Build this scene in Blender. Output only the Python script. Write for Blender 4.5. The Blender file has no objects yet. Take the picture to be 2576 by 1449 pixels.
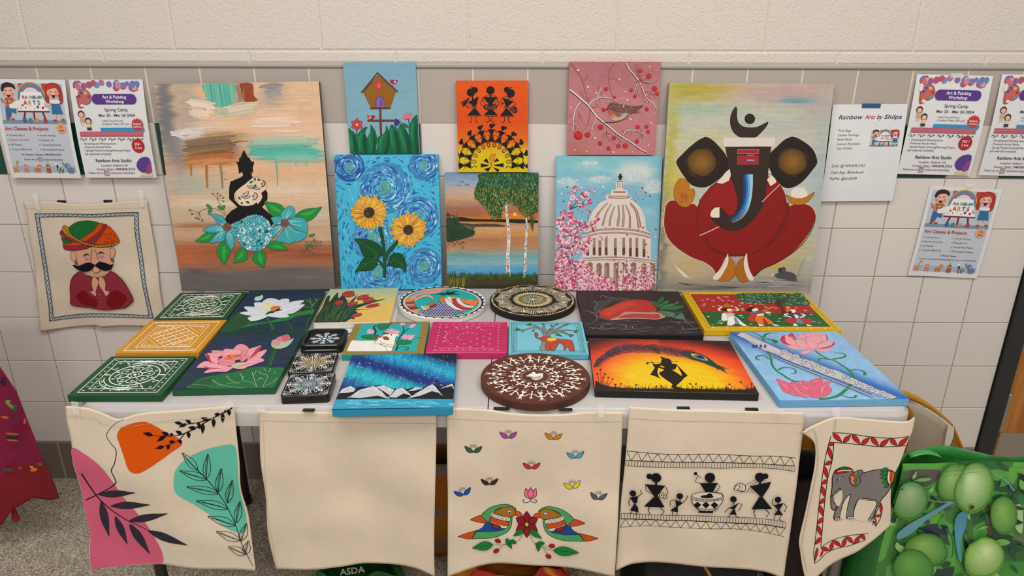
import bpy, bmesh, math, random
import numpy as np
from mathutils import Vector, Matrix, noise as mnoise
# ---------------------------------------------------------------- camera, world, lights, exposure
SC = bpy.context.scene
COL = SC.collection
SC.view_settings.view_transform = 'Standard'
SC.view_settings.look = 'None'
SC.view_settings.gamma = 1.0
SC.view_settings.use_curve_mapping = False
SC.view_settings.exposure = 0.22
CF, CX, CY, CZ, CYAW, CPIT, CROL = 1818.74, -0.026, -2.0894, 1.521, -0.0078, -0.3667, 0.0025
cam = bpy.data.cameras.new('camera')
cam.sensor_width = 36.0
cam.lens = 36.0 * CF / 2576.0
cam.clip_start = 0.05
camo = bpy.data.objects.new('camera', cam)
COL.objects.link(camo)
def cam_axes():
    a, b, c = CYAW, CPIT, CROL
    ca, sa, cb, sb = math.cos(a), math.sin(a), math.cos(b), math.sin(b)
    f = Vector((sa*cb, ca*cb, sb)); r = Vector((ca, -sa, 0)); u = r.cross(f)
    cc, sc = math.cos(c), math.sin(c)
    return r*cc + u*sc, -r*sc + u*cc, f
_r, _u, _f = cam_axes()
camo.matrix_world = Matrix(((_r.x, _u.x, -_f.x, CX), (_r.y, _u.y, -_f.y, CY), (_r.z, _u.z, -_f.z, CZ), (0, 0, 0, 1)))
SC.camera = camo
wd = bpy.data.worlds.new('room_ambient'); SC.world = wd; wd.use_nodes = True
wd.node_tree.nodes['Background'].inputs[0].default_value = (1.0, 0.975, 0.95, 1)
wd.node_tree.nodes['Background'].inputs[1].default_value = 0.38
for i, (x, y, e) in enumerate(((-.7, -1.45, 21), (.9, -1.45, 21), (-.9, -3.4, 26), (1.1, -3.4, 26))):
    l = bpy.data.lights.new('ceiling_troffer_light', 'AREA'); l.shape = 'RECTANGLE'; l.size = 1.2; l.size_y = 0.6
    l.energy = e; l.color = (1.0, 0.968, 0.932)
    o = bpy.data.objects.new('ceiling_troffer_light', l); o.location = (x, y, 2.72); COL.objects.link(o)

# ---------------------------------------------------------------- pixel <-> place helpers
def ray(x, y):
    return (_r*((x-1288)/CF) + _u*(-(y-724.5)/CF) + _f)
CAM = Vector((CX, CY, CZ))
def onZ(x, y, z):
    d = ray(x, y); return CAM + d*((z-CZ)/d.z)
def onY(x, y, yy):
    d = ray(x, y); return CAM + d*((yy-CY)/d.y)
def homog(src, dst):
    A = []; b = []
    for (x, y), (u, v) in zip(src, dst):
        A.append([x, y, 1, 0, 0, 0, -u*x, -u*y]); b.append(u)
        A.append([0, 0, 0, x, y, 1, -v*x, -v*y]); b.append(v)
    h = np.linalg.solve(np.array(A, float), np.array(b, float))
    return np.append(h, 1).reshape(3, 3)
def happ(H, p):
    p = np.asarray(p, float); q = np.c_[p, np.ones(len(p))] @ H.T
    return q[:, :2]/q[:, 2:3]

# ---------------------------------------------------------------- colours and materials
def lin(c):
    if isinstance(c, str):
        c = c.lstrip('#')
        if len(c) == 3: c = ''.join(k*2 for k in c)
        c = [int(c[i:i+2], 16)/255 for i in (0, 2, 4)]
    return np.array([v/12.92 if v <= .04045 else ((v+.055)/1.055)**2.4 for v in c])
def principled(name, color=(.8, .8, .8), rough=.5, metal=0, spec=.4, attr=None, nscale=0, nstr=0, var=0, vscale=5, **kw):
    m = bpy.data.materials.new(name); m.use_nodes = True
    nt = m.node_tree; N = nt.nodes; L = nt.links; b = N['Principled BSDF']
    b.inputs['Base Color'].default_value = (*[float(v) for v in color], 1)
    b.inputs['Roughness'].default_value = rough; b.inputs['Metallic'].default_value = metal
    b.inputs['Specular IOR Level'].default_value = spec
    for k, v in kw.items(): b.inputs[k.replace('_', ' ')].default_value = v
    tc = N.new('ShaderNodeTexCoord')
    src = None
    if attr:
        a = N.new('ShaderNodeAttribute'); a.attribute_name = attr; src = a.outputs['Color']
    if var:
        n = N.new('ShaderNodeTexNoise'); n.inputs['Scale'].default_value = vscale; n.inputs['Detail'].default_value = 4
        L.new(tc.outputs['Object'], n.inputs['Vector'])
        mr = N.new('ShaderNodeMapRange'); mr.inputs[3].default_value = 1-var; mr.inputs[4].default_value = 1+var
        mr.inputs[1].default_value = .25; mr.inputs[2].default_value = .75
        L.new(n.outputs['Fac'], mr.inputs[0])
        mx = N.new('ShaderNodeVectorMath'); mx.operation = 'MULTIPLY'
        if src: L.new(src, mx.inputs[0])
        else: mx.inputs[0].default_value = tuple(float(v) for v in color)
        L.new(mr.outputs[0], mx.inputs[1]); src = mx.outputs[0]
    if src: L.new(src, b.inputs['Base Color'])
    if nstr:
        n = N.new('ShaderNodeTexNoise'); n.inputs['Scale'].default_value = nscale; n.inputs['Detail'].default_value = 3
        L.new(tc.outputs['Object'], n.inputs['Vector'])
        bp = N.new('ShaderNodeBump'); bp.inputs['Strength'].default_value = nstr; bp.inputs['Distance'].default_value = .002
        L.new(n.outputs['Fac'], bp.inputs['Height']); L.new(bp.outputs[0], b.inputs['Normal'])
    return m
M = {}
M['paint'] = principled('acrylic_on_canvas', attr='Col', rough=.52, spec=.3, nscale=420, nstr=.22, var=.05, vscale=60)
M['clay'] = principled('glossy_clay_paint', attr='Col', rough=.32, spec=.5, nscale=300, nstr=.1)
M['mirror'] = principled('mirror_chips', lin('d4d4d8'), rough=.3, metal=.5)
M['cloth'] = principled('natural_cotton', attr='Col', rough=.92, spec=.1, nscale=900, nstr=.35, var=.035, vscale=9)
M['paper'] = principled('printed_paper', attr='Col', rough=.55, spec=.3)
M['black'] = principled('black_webbing', lin('1c1b1d'), rough=.8)
M['bluetape'] = principled('blue_tape', lin('2c5484'), rough=.6)
M['tape'] = principled('clear_tape', (.9, .9, .88), rough=.12, spec=.6, Alpha=.28)

# ---------------------------------------------------------------- object helpers
def tag(o, label=None, cat=None, group=None, kind=None):
    if label: o['label'] = label
    if cat: o['category'] = cat
    if group: o['group'] = group
    if kind: o['kind'] = kind
    return o
def link(name, me, mats, parent=None, mat=None):
    o = bpy.data.objects.new(name, me)
    for m in (mats if isinstance(mats, (list, tuple)) else [mats]): me.materials.append(m)
    COL.objects.link(o)
    if parent: o.parent = parent
    if mat is not None: o.matrix_world = mat
    return o
def mesh_from(name, V, F, mi=None, col=None, smooth=False):
    me = bpy.data.meshes.new(name)
    me.from_pydata([tuple(map(float, v)) for v in V], [], [tuple(map(int, f)) for f in F])
    if mi is not None: me.polygons.foreach_set('material_index', np.array(mi, dtype=np.int32))
    if col is not None:
        at = me.color_attributes.new('Col', 'FLOAT_COLOR', 'POINT')
        c = np.c_[np.asarray(col, float), np.ones(len(V))].astype(np.float32)
        at.data.foreach_set('color', c.ravel())
    if smooth: me.polygons.foreach_set('use_smooth', np.ones(len(me.polygons), dtype=bool))
    me.update(); return me
def box_bm(bm, lo, hi, mat=None, bev=0):
    r = bmesh.ops.create_cube(bm, size=1)
    vs = r['verts']
    for v in vs:
        v.co = Vector([lo[i] + (v.co[i]+.5)*(hi[i]-lo[i]) for i in range(3)])
    if bev:
        es = list({e for v in vs for e in v.link_edges})
        g = bmesh.ops.bevel(bm, geom=es, offset=bev, segments=3, affect='EDGES', profile=.5)
        vs = list({v for v in g['verts']} | {v for v in vs if v.is_valid})
    if mat is not None:
        bmesh.ops.transform(bm, matrix=mat, verts=[v for v in vs if v.is_valid])
def bm_obj(name, bm, mats, parent=None, mat=None, smooth=False):
    me = bpy.data.meshes.new(name); bm.to_mesh(me); bm.free()
    if smooth:
        me.polygons.foreach_set('use_smooth', np.ones(len(me.polygons), dtype=bool))
        try: me.set_sharp_from_angle(angle=math.radians(40))
        except Exception: pass
    return link(name, me, mats, parent, mat)
def tube(bm, pts, r, seg=8, caps=True):
    pts = [Vector(p) for p in pts]; rings = []
    for i, p in enumerate(pts):
        t = (pts[min(i+1, len(pts)-1)]-pts[max(i-1, 0)]).normalized()
        a = t.orthogonal().normalized() if i == 0 else (pa - t*pa.dot(t)).normalized()
        pa = a; b = t.cross(a); rr = r[i] if isinstance(r, (list, tuple)) else r
        rings.append([bm.verts.new(p + (a*math.cos(k*2*math.pi/seg) + b*math.sin(k*2*math.pi/seg))*rr) for k in range(seg)])
    for i in range(len(rings)-1):
        for k in range(seg):
            bm.faces.new((rings[i][k], rings[i][(k+1) % seg], rings[i+1][(k+1) % seg], rings[i+1][k]))
    if caps: bm.faces.new(rings[0][::-1]); bm.faces.new(rings[-1])

# ---------------------------------------------------------------- painting kit: painted shapes as thin paint films on a support
def vnoise(x, y, seed=0):
    xi = np.floor(x).astype(int); yi = np.floor(y).astype(int); fx = x-xi; fy = y-yi
    fx = fx*fx*(3-2*fx); fy = fy*fy*(3-2*fy)
    def h(a, b):
        n = (a*374761393 + b*668265263 + seed*974634777) & 0xffffffff
        n = ((n ^ (n >> 13))*1274126177) & 0xffffffff
        return ((n ^ (n >> 16)) & 0xffff)/65535.0
    return (h(xi, yi)*(1-fx)+h(xi+1, yi)*fx)*(1-fy) + (h(xi, yi+1)*(1-fx)+h(xi+1, yi+1)*fx)*fy
def crom(p, closed, n=4):
    p = np.asarray(p, float)
    if len(p) < 3: return p
    if closed: q = np.vstack([p[-1], p, p[0], p[1]]); m = len(p)
    else: q = np.vstack([2*p[0]-p[1], p, 2*p[-1]-p[-2]]); m = len(p)-1
    out = []
    for i in range(m):
        a, b, c, d = q[i:i+4]
        for k in range(n):
            t = k/n
            out.append(.5*((2*b)+(c-a)*t+(2*a-5*b+4*c-d)*t*t+(-a+3*b-3*c+d)*t**3))
    if not closed: out.append(p[-1])
    return np.array(out)
def pts(s):
    if isinstance(s, str): v = [float(k) for k in s.replace(',', ' ').split()]; return np.array(v).reshape(-1, 2)
    return np.asarray(s, float)
GAIN = 1.0
class Art:
    """A painted sheet. Drawing calls take photo coordinates (through a view), shapes live on the sheet in metres."""
    def __init__(s, corners, w, h, gain=1.0, deform=None, maxlen=None, seed=1):
        s.w, s.h = w, h; s.q = pts(corners)
        s.H = homog(s.q, [(-w/2, h/2), (w/2, h/2), (w/2, -h/2), (-w/2, -h/2)])
        s.V = []; s.F = []; s.C = []; s.MI = []; s.n = 0; s.z = 2e-4; s.dz = 5e-6; s.g = gain
        s.vw = (0, 0, 1); s.rg = random.Random(seed); s.def_ = deform; s.maxlen = maxlen; s.band = 0; s.clip = True; s.k = 0; s.dz = 3e-5 if maxlen else 3e-6
    def view(s, x0, y0, wpx, W=2576.0): s.vw = (x0, y0, W/wpx)
    def uvm(s): s.vw = None                                      # switch to sheet fractions: x 0..1 right, y 0..1 down
    def loc(s, p):
        p = pts(p)
        if s.vw is None: q = np.c_[(p[:, 0]-.5)*s.w, (.5-p[:, 1])*s.h]
        else:
            x0, y0, k = s.vw
            q = happ(s.H, np.c_[x0+p[:, 0]/k, y0+p[:, 1]/k])
        return q
    def scale(s):                                                 # metres per drawing unit
        if s.vw is None: return s.w
        return s.w/np.linalg.norm(s.q[1]-s.q[0])/s.vw[2]
    def nz(s):
        if s.band: s.k = (s.k+1) % s.band; return s.z + s.dz*s.k
        s.z += s.dz; return s.z
    def reset(s): s.z = s.z0
    def bands(s, n=10): s.z += s.dz*(s.band+1); s.band = n*6; s.k = 0
    def add(s, q, faces, c, mi=0, zz=None):
        if s.clip:
            q = q.copy(); q[:, 0] = np.clip(q[:, 0], -s.w/2+2e-4, s.w/2-2e-4); q[:, 1] = np.clip(q[:, 1], -s.h/2+2e-4, s.h/2-2e-4)
        z = s.nz(); zz = np.full(len(q), z) if zz is None else z+zz
        c = lin(c) if isinstance(c, str) else np.asarray(c, float)
        c = np.clip(c*s.g, 0, .95)
        if c.ndim == 1: c = np.tile(c, (len(q), 1))
        if s.maxlen:
            bm = bmesh.new(); vs = [bm.verts.new((a[0], a[1], b)) for a, b in zip(q, zz)]
            for f in faces:
                try: bm.faces.new([vs[i] for i in f])
                except ValueError: pass
            bm.normal_update(); bmesh.ops.triangulate(bm, faces=bm.faces[:])
            for _ in range(6):
                es = [e for e in bm.edges if e.calc_length() > s.maxlen]
                if not es: break
                bmesh.ops.subdivide_edges(bm, edges=es, cuts=1); bmesh.ops.triangulate(bm, faces=[f for f in bm.faces if len(f.verts) > 3])
            bm.verts.index_update(); q = np.array([v.co[:2] for v in bm.verts]); zz = np.array([v.co[2] for v in bm.verts])
            faces = [[v.index for v in f.verts] for f in bm.faces]; c = np.tile(c[0], (len(q), 1)); bm.free()
        b = s.n
        s.V.append(np.c_[q, zz]); s.C.append(c); s.n += len(q)
        for f in faces: s.F.append([i+b for i in f]); s.MI.append(mi)
    def P(s, c, p, sm=1, mi=0):
        q = s.loc(p)
        if sm: q = crom(q, True, 4 if len(q) < 40 else 2)
        a = .5*np.sum(q[:, 0]*np.roll(q[:, 1], -1)-np.roll(q[:, 0], -1)*q[:, 1])
        if a < 0: q = q[::-1]
        s.add(q, [list(range(len(q)))], c, mi)
    def L(s, c, w, p, t0=1, t1=1, sm=1, bead=0, close=0, mi=0, bulge=0):
        q = s.loc(p)
        if close: q = np.vstack([q, q[:1]])
        if sm and len(q) > 2: q = crom(q, False, 4)
        w = w*s.scale()/2; n = len(q)
        t = np.gradient(q, axis=0); t /= np.linalg.norm(t, axis=1)[:, None]+1e-12
        nn = np.c_[-t[:, 1], t[:, 0]]; u = np.linspace(0, 1, n)
        ww = w*(t0+(t1-t0)*u)
        if bulge: ww = w*(np.sin(np.pi*np.clip(u, .02, .98))**bulge*.97+.03)
        if bead:
            Q = np.vstack([q+nn*ww[:, None], q, q-nn*ww[:, None]])
            F = [[i, n+i, n+i+1, i+1] for i in range(n-1)]+[[n+i, 2*n+i, 2*n+i+1, n+i+1] for i in range(n-1)]
            s.add(Q, F, c, mi, np.r_[np.zeros(n), np.full(n, bead), np.zeros(n)])
        else:
            Q = np.vstack([q+nn*ww[:, None], q-nn*ww[:, None]])
            s.add(Q, [[i, n+i, n+i+1, i+1] for i in range(n-1)], c, mi)
    def PL(s, c, oc, w, p, sm=1): s.P(c, p, sm); s.L(oc, w, p, close=1, sm=sm)
    def D(s, c, x, y, r, ry=None, rot=0, n=20, mi=0, oc=None, ow=1):
        ry = ry or r; a = np.linspace(0, 2*np.pi, n, endpoint=False); ro = math.radians(rot)
        X = r*np.cos(a); Y = ry*np.sin(a)
        pp = np.c_[x+X*math.cos(ro)-Y*math.sin(ro), y+X*math.sin(ro)+Y*math.cos(ro)]
        s.P(c, pp, 0, mi)
        if oc: s.L(oc, ow, pp, close=1, sm=0)
    def ring(s, c, w, x, y, r, ry=None, a0=0, a1=360, n=40, **k):
        ry = ry or r; a = np.radians(np.linspace(a0, a1, n))
        s.L(c, w, np.c_[x+r*np.cos(a), y+ry*np.sin(a)], sm=0, **k)
    def leaf(s, c, x0, y0, x1, y1, wd, oc=None, ow=1, vein=None, cur=0):
        d = np.array([x1-x0, y1-y0], float); Ln = np.hypot(*d); nn = np.array([-d[1], d[0]])/Ln
        prof = [(.0, 0), (.12, .55), (.35, 1), (.6, .85), (.82, .4), (1, 0)]
        b = lambda t: cur*4*t*(1-t)*Ln
        up = [np.array([x0, y0])+d*t+nn*(b(t)+wd/2*k) for t, k in prof]; dn = [np.array([x0, y0])+d*t+nn*(b(t)-wd/2*k) for t, k in prof[::-1][1:-1]]
        p = np.array(up+dn)
        if c: s.P(c, p)
        if oc: s.L(oc, ow, p, close=1)
        if vein: s.L(vein, ow, [tuple(np.array([x0, y0])+d*t+nn*b(t)) for t in (0, .3, .6, .85)])
    def text(s, c, txt, x, y, h, ang=0, bold=0, shear=0, al='LEFT', wfit=None, sx=1.0):
        """cap height h and position in drawing units (y grows down)"""
        V, F = glyphs(txt, bold, shear)
        V = V.copy()
        if len(V) == 0: return
        V[:, 0] *= sx
        W = V[:, 0].max(); k = h/.7
        if wfit: V[:, 0] *= wfit/(W*k); W = wfit/k
        if al == 'CENTER': V[:, 0] -= W/2
        if al == 'RIGHT': V[:, 0] -= W
        a = math.radians(ang); X = V[:, 0]*k; Y = -V[:, 1]*k
        q = s.loc(np.c_[x+X*math.cos(a)-Y*math.sin(a), y+X*math.sin(a)+Y*math.cos(a)])
        s.add(q, F, c)
    def grid(s, fn, nx, ny):
        """paint the whole front: fn(u,v) -> linear rgb, u right, v down in 0..1"""
        u, v = np.meshgrid(np.linspace(0, 1, nx), np.linspace(0, 1, ny)); C = np.clip(fn(u, v)*s.g, 0, .95)
        q = np.c_[(u.ravel()-.5)*s.w, (.5-v.ravel())*s.h]; b = s.n
        s.V.append(np.c_[q, np.full(len(q), 1.2e-4)]); s.C.append(C.reshape(-1, 3)); s.n += len(q)
        i = np.arange(nx*ny).reshape(ny, nx)
        f = np.stack([i[1:, :-1].ravel(), i[1:, 1:].ravel(), i[:-1, 1:].ravel(), i[:-1, :-1].ravel()], 1)+b
        s.F.extend(f.tolist()); s.MI.extend([0]*len(f))
    def build(s, name, mats, matrix=None, t=.018, side='eeeeee', parent=None, body='box', edge=None, smooth=False):
        w, h = s.w, s.h; sc = np.clip(lin(side)*s.g, 0, .95) if isinstance(side, str) else side
        if body == 'box':
            bm = bmesh.new(); box_bm(bm, (-w/2, -h/2, -t), (w/2, h/2, 0), bev=min(.002, t*.3))
        elif body == 'disc':
            bm = bmesh.new(); n = 72; r = w/2; rb = .0015
            rings = [[bm.verts.new((rr*math.cos(k*2*math.pi/n), rr*math.sin(k*2*math.pi/n)*h/w, z)) for k in range(n)] for rr, z in ((r-rb, 0), (r, -rb), (r, -t+rb), (r-rb, -t))]
            for a in range(3):
                for k in range(n): bm.faces.new((rings[a+1][k], rings[a+1][(k+1) % n], rings[a][(k+1) % n], rings[a][k]))
            bm.faces.new(rings[0]); bm.faces.new(rings[3][::-1])
        else: bm = None
        if bm:
            bm.verts.index_update(); V = np.array([v.co[:] for v in bm.verts]); F = [[v.index for v in f.verts] for f in bm.faces]; bm.free()
            cc = np.tile(sc, (len(V), 1)) if not callable(sc) else sc(V)
            if s.def_: pass
            b = s.n; s.V.append(V); s.C.append(cc); s.n += len(V)
            for f in F: s.F.append([i+b for i in f]); s.MI.append(0)
        V = np.vstack(s.V); C = np.vstack(s.C)
        if s.def_: V = s.def_(V)
        me = mesh_from(name, V, s.F, s.MI, C, smooth)
        return link(name, me, mats, parent, matrix)
_gl = {}
def glyphs(txt, bold=0, shear=0):
    key = (txt, bold, shear)
    if key in _gl: return _gl[key]
    cu = bpy.data.curves.new('lettering', 'FONT'); cu.body = txt; cu.offset = .011*bold; cu.shear = shear
    cu.resolution_u = 2; cu.fill_mode = 'BOTH'
    o = bpy.data.objects.new('lettering', cu); COL.objects.link(o)
    dg = bpy.context.evaluated_depsgraph_get(); ev = o.evaluated_get(dg); me = ev.to_mesh()
    V = np.array([v.co[:2] for v in me.vertices]).reshape(-1, 2); F = [list(p.vertices) for p in me.polygons]
    ev.to_mesh_clear(); bpy.data.objects.remove(o); bpy.data.curves.remove(cu)
    _gl[key] = (V, F); return _gl[key]
def field(base, blobs):
    """soft colour field: blobs (u, v, ru, rv, colour, alpha[, power]) over a vertical ramp [(v, colour)...]"""
    bv = [b[0] for b in base]; bc = np.array([lin(b[1]) for b in base])
    def f(u, v):
        o = np.stack([np.interp(v, bv, bc[:, k]) for k in range(3)], -1)
        for b in blobs:
            x, y, rx, ry, c, a = b[:6]; pw = b[6] if len(b) > 6 else 2
            d = (np.abs((u-x)/rx)**pw+np.abs((v-y)/ry)**pw); al = (a*np.exp(-d*1.2))[..., None]
            o = o*(1-al)+lin(c)*al
        return o
    return f
def brushed(f, ang=0, amp=.03, fine=90, coarse=5, jit=.12, seed=0, asp=1):
    """drag a colour field along a brush direction"""
    ca, sa = math.cos(math.radians(ang)), math.sin(math.radians(ang))
    def g(u, v):
        a = u*ca+v*sa*asp; b = -u*sa+v*ca*asp
        n1 = vnoise(a*coarse, b*fine, seed)-.5; n2 = vnoise(a*coarse*1.7+9, b*fine*.45, seed+1)-.5
        n3 = vnoise(a*coarse*2.5, b*fine*1.3, seed+2)-.5
        c = f(u+n2*amp*2-sa*n1*amp, v+ca*n1*amp)
        return c*(1+jit*n3[..., None]*2)
    return g
def place(cx, cy, cz, yaw=0, tilt=0, roll=0):
    return Matrix.Translation((cx, cy, cz)) @ Matrix.Rotation(yaw, 4, 'Z') @ Matrix.Rotation(tilt, 4, 'X') @ Matrix.Rotation(roll, 4, 'Z')
# ---------------------------------------------------------------- the setting
TS = .1524
def struct(o): o['kind'] = 'structure'; return o
# glazed tile wainscot: one wall, every tile a low slab with soft edges over a grout bed
def slabs(rects, depth, bev, y0=0.0):
    V = []; F = []; C = []
    for x0, x1, z0, z1, c in rects:
        b = len(V)
        for (ins, yy) in ((0, y0+depth), (0, y0+depth*.45), (bev, y0)):
            V += [(x0+ins, yy, z0+ins), (x1-ins, yy, z0+ins), (x1-ins, yy, z1-ins), (x0+ins, yy, z1-ins)]
        C += [c]*12
        for k in (0, 4):
            for j in range(4): F.append((b+k+j, b+k+(j+1) % 4, b+k+4+(j+1) % 4, b+k+4+j))
        F.append((b+8, b+9, b+10, b+11))
    return V, F, C
M['tile'] = principled('glazed_tile', attr='Col', rough=.33, spec=.42, nscale=260, nstr=.1, var=.03, vscale=300)
M['grout'] = principled('grout', lin('b5a99c'), rough=.9, nscale=300, nstr=.3)
M['cmu'] = principled('painted_block', lin('d6ccc0'), rough=.36, spec=.4)
def cmu_nodes(m):
    nt = m.node_tree; N = nt.nodes; L = nt.links; b = N['Principled BSDF']; tc = [n for n in N if n.type == 'TEX_COORD'][0]
    n1 = N.new('ShaderNodeTexNoise'); n1.inputs['Scale'].default_value = 150; n1.inputs['Detail'].default_value = 5; n1.inputs['Distortion'].default_value = .1
    r = N.new('ShaderNodeValToRGB'); r.color_ramp.elements[0].position = .31; r.color_ramp.elements[1].position = .5
    n2 = N.new('ShaderNodeTexNoise'); n2.inputs['Scale'].default_value = 420; n2.inputs['Detail'].default_value = 2
    ad = N.new('ShaderNodeMath'); ad.operation = 'MULTIPLY_ADD'; ad.inputs[1].default_value = .4
    bp = N.new('ShaderNodeBump'); bp.inputs['Strength'].default_value = .42; bp.inputs['Distance'].default_value = .0022
    L.new(tc.outputs['Object'], n1.inputs['Vector']); L.new(tc.outputs['Object'], n2.inputs['Vector'])
    L.new(n1.outputs['Fac'], r.inputs[0]); L.new(n2.outputs['Fac'], ad.inputs[0]); L.new(r.outputs[0], ad.inputs[2])
    L.new(ad.outputs[0], bp.inputs['Height']); L.new(bp.outputs[0], b.inputs['Normal'])
cmu_nodes(M['cmu'])
rg = random.Random(4)
rects = []; g = .0007
XR = 1.516
for k in range(8):
    for i in range(-10, 20):
        x0 = (i-9)*TS; x1 = x0+TS; z1 = 1.3716-k*TS; z0 = z1-TS
        if x0 >= XR: continue
        x1 = min(x1, XR)
        c = lin('b0a59b') if k == 0 else lin('12433a') if (k == 1 and i % 2 == 0) else lin('dbd2ca')
        if k == 1 and i % 2 == 0: pass
        gg = .0018 if k == 0 else g
        rects.append((x0+gg, x1-gg, z0+g, z1-g, c*(1+rg.uniform(-.02, .02))))
bx = [-3.1, -2.85, -2.534, -2.218, -1.902, -1.586, -1.27, -.954] + [-.954+.299*k for k in range(1, 9)] + [XR]
for a, b in zip(bx[:-1], bx[1:]):
    rects.append((a+.003, b-.003, .004, TS-.004, lin('75695d')))
V, F, C = slabs(rects, .004, .0018)
for z0, z1, c in ((0, 1.2192, '9c9084'), (1.2192, 1.3716, 'd8cdc0')):
    V += [(-3.1, .0012, z0), (XR, .0012, z0), (XR, .0012, z1), (-3.1, .0012, z1)]; F.append((len(V)-4, len(V)-3, len(V)-2, len(V)-1)); C += [lin(c)]*4
mi = [0]*len(F)
struct(link('wall_back', mesh_from('wall_back', V, F, mi, C), [M['tile'], M['grout']]))
# painted block wall above, deep enough to be a solid wall
bl = []
for z0, z1, off in ((1.383, 1.4165, .2032), (1.4165, 1.6195, 0), (1.6195, 1.8225, .2032), (1.8225, 2.0255, 0), (2.0255, 2.2285, .2032), (2.2285, 2.4315, 0), (2.4315, 2.8, .2032)):
    x = -.976+off-.4064*5
    while x < 3.4:
        bl.append((x+.0015, x+.4064-.0015, z0+.0015, z1-.0015, lin('d9ccba'))); x += .4064
V, F, C = slabs(bl, .005, .004, .004)
V += [(-3.1, .0062, 1.37), (3.8, .0062, 1.37), (3.8, .0062, 2.8), (-3.1, .0062, 2.8)]; F.append((len(V)-4, len(V)-3, len(V)-2, len(V)-1))
V += [(-3.1, .2, 0), (3.8, .2, 0), (3.8, .2, 2.8), (-3.1, .2, 2.8)]; F.append((len(V)-1, len(V)-2, len(V)-3, len(V)-4))
struct(link('wall_upper', mesh_from('wall_upper', V, F), M['cmu']))
# bullnose coping between tile and block
bm = bmesh.new(); pr = [(.012, 1.372), (-.0045, 1.372), (-.0065, 1.3745), (-.0065, 1.379), (-.003, 1.3835), (.012, 1.3845)]
for a, b in ((-3.1, 3.8),):
    r0 = [bm.verts.new((a, y, z)) for y, z in pr]; r1 = [bm.verts.new((b, y, z)) for y, z in pr]
    for k in range(5): bm.faces.new((r0[k], r0[k+1], r1[k+1], r1[k]))
struct(bm_obj('trim_1', bm, principled('grey_coping', lin('a9a49d'), rough=.3, spec=.5), smooth=False))
# floor: pebble-pattern resilient sheet
M['floor'] = principled('pebble_floor', lin('b9ad9c'), rough=.42, spec=.35)
def floor_nodes(m):
    nt = m.node_tree; N = nt.nodes; L = nt.links; b = N['Principled BSDF']; tc = [n for n in N if n.type == 'TEX_COORD'][0]
    v = N.new('ShaderNodeTexVoronoi'); v.feature = 'DISTANCE_TO_EDGE'; v.inputs['Scale'].default_value = 105
    v2 = N.new('ShaderNodeTexVoronoi'); v2.inputs['Scale'].default_value = 105
    nz = N.new('ShaderNodeTexNoise'); nz.inputs['Scale'].default_value = 60
    mp = N.new('ShaderNodeMixRGB'); mp.blend_type = 'ADD'; mp.inputs[0].default_value = .02
    L.new(tc.outputs['Object'], mp.inputs[1]); L.new(nz.outputs['Color'], mp.inputs[2]); L.new(tc.outputs['Object'], nz.inputs['Vector'])
    L.new(mp.outputs[0], v.inputs['Vector']); L.new(mp.outputs[0], v2.inputs['Vector'])
    r = N.new('ShaderNodeValToRGB'); e = r.color_ramp.elements; e[0].position = .0; e[0].color = (*lin('8c8172'), 1); e[1].position = .12; e[1].color = (1, 1, 1, 1)
    r2 = N.new('ShaderNodeValToRGB'); e = r2.color_ramp.elements; e[0].color = (*lin('a89c8a'), 1); e[1].color = (*lin('cfc5b4'), 1)
    mx = N.new('ShaderNodeMixRGB'); mx.blend_type = 'MULTIPLY'; mx.inputs[0].default_value = 1
    L.new(v.outputs['Distance'], r.inputs[0]); L.new(v2.outputs['Color'], r2.inputs[0]); L.new(r.outputs[0], mx.inputs[1]); L.new(r2.outputs[0], mx.inputs[2]); L.new(mx.outputs[0], b.inputs['Base Color'])
floor_nodes(M['floor'])
struct(link('floor', mesh_from('floor', [(-3.1, -5.5, 0), (3.8, -5.5, 0), (3.8, .2, 0), (-3.1, .2, 0)], [(0, 1, 2, 3)]), M['floor']))
# door in a black steel frame at the right end of the wall
dr = struct(bpy.data.objects.new('door_1', None)); COL.objects.link(dr); dr.location = (1.52, 0, 0)
M['steel_black'] = principled('black_frame_paint', lin('2c2c2e'), rough=.42, spec=.4)
bm = bmesh.new(); box_bm(bm, (0, -.012, 0), (.052, .1, 2.13), bev=.002); box_bm(bm, (0, -.012, 2.13), (1.02, .1, 2.18), bev=.002); box_bm(bm, (.97, -.012, 0), (1.02, .1, 2.13), bev=.002)
o = bm_obj('door_frame', bm, M['steel_black'], dr)
M['wood'] = principled('varnished_wood', lin('a5652c'), rough=.38, spec=.4)
def wood_nodes(m):
    nt = m.node_tree; N = nt.nodes; L = nt.links; b = N['Principled BSDF']; tc = [n for n in N if n.type == 'TEX_COORD'][0]
    mp = N.new('ShaderNodeMapping'); mp.inputs['Scale'].default_value = (14, 14, 1.2)
    n = N.new('ShaderNodeTexNoise'); n.inputs['Scale'].default_value = 3; n.inputs['Detail'].default_value = 6; n.inputs['Distortion'].default_value = .8
    r = N.new('ShaderNodeValToRGB'); e = r.color_ramp.elements; e[0].position = .3; e[0].color = (*lin('8e5321'), 1); e[1].position = .7; e[1].color = (*lin('bb7837'), 1)
    L.new(tc.outputs['Object'], mp.inputs[0]); L.new(mp.outputs[0], n.inputs['Vector']); L.new(n.outputs['Fac'], r.inputs[0]); L.new(r.outputs[0], b.inputs['Base Color'])
wood_nodes(M['wood'])
bm = bmesh.new(); box_bm(bm, (.056, .004, .01), (.966, .048, 2.125), bev=.002)
o = bm_obj('door_leaf', bm, M['wood'], dr)
M['steel'] = principled('brushed_steel', lin('b0a79b'), rough=.38, metal=.75)
bm = bmesh.new(); box_bm(bm, (.067, .0015, .015), (.955, .0045, .208), bev=.0006)
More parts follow.
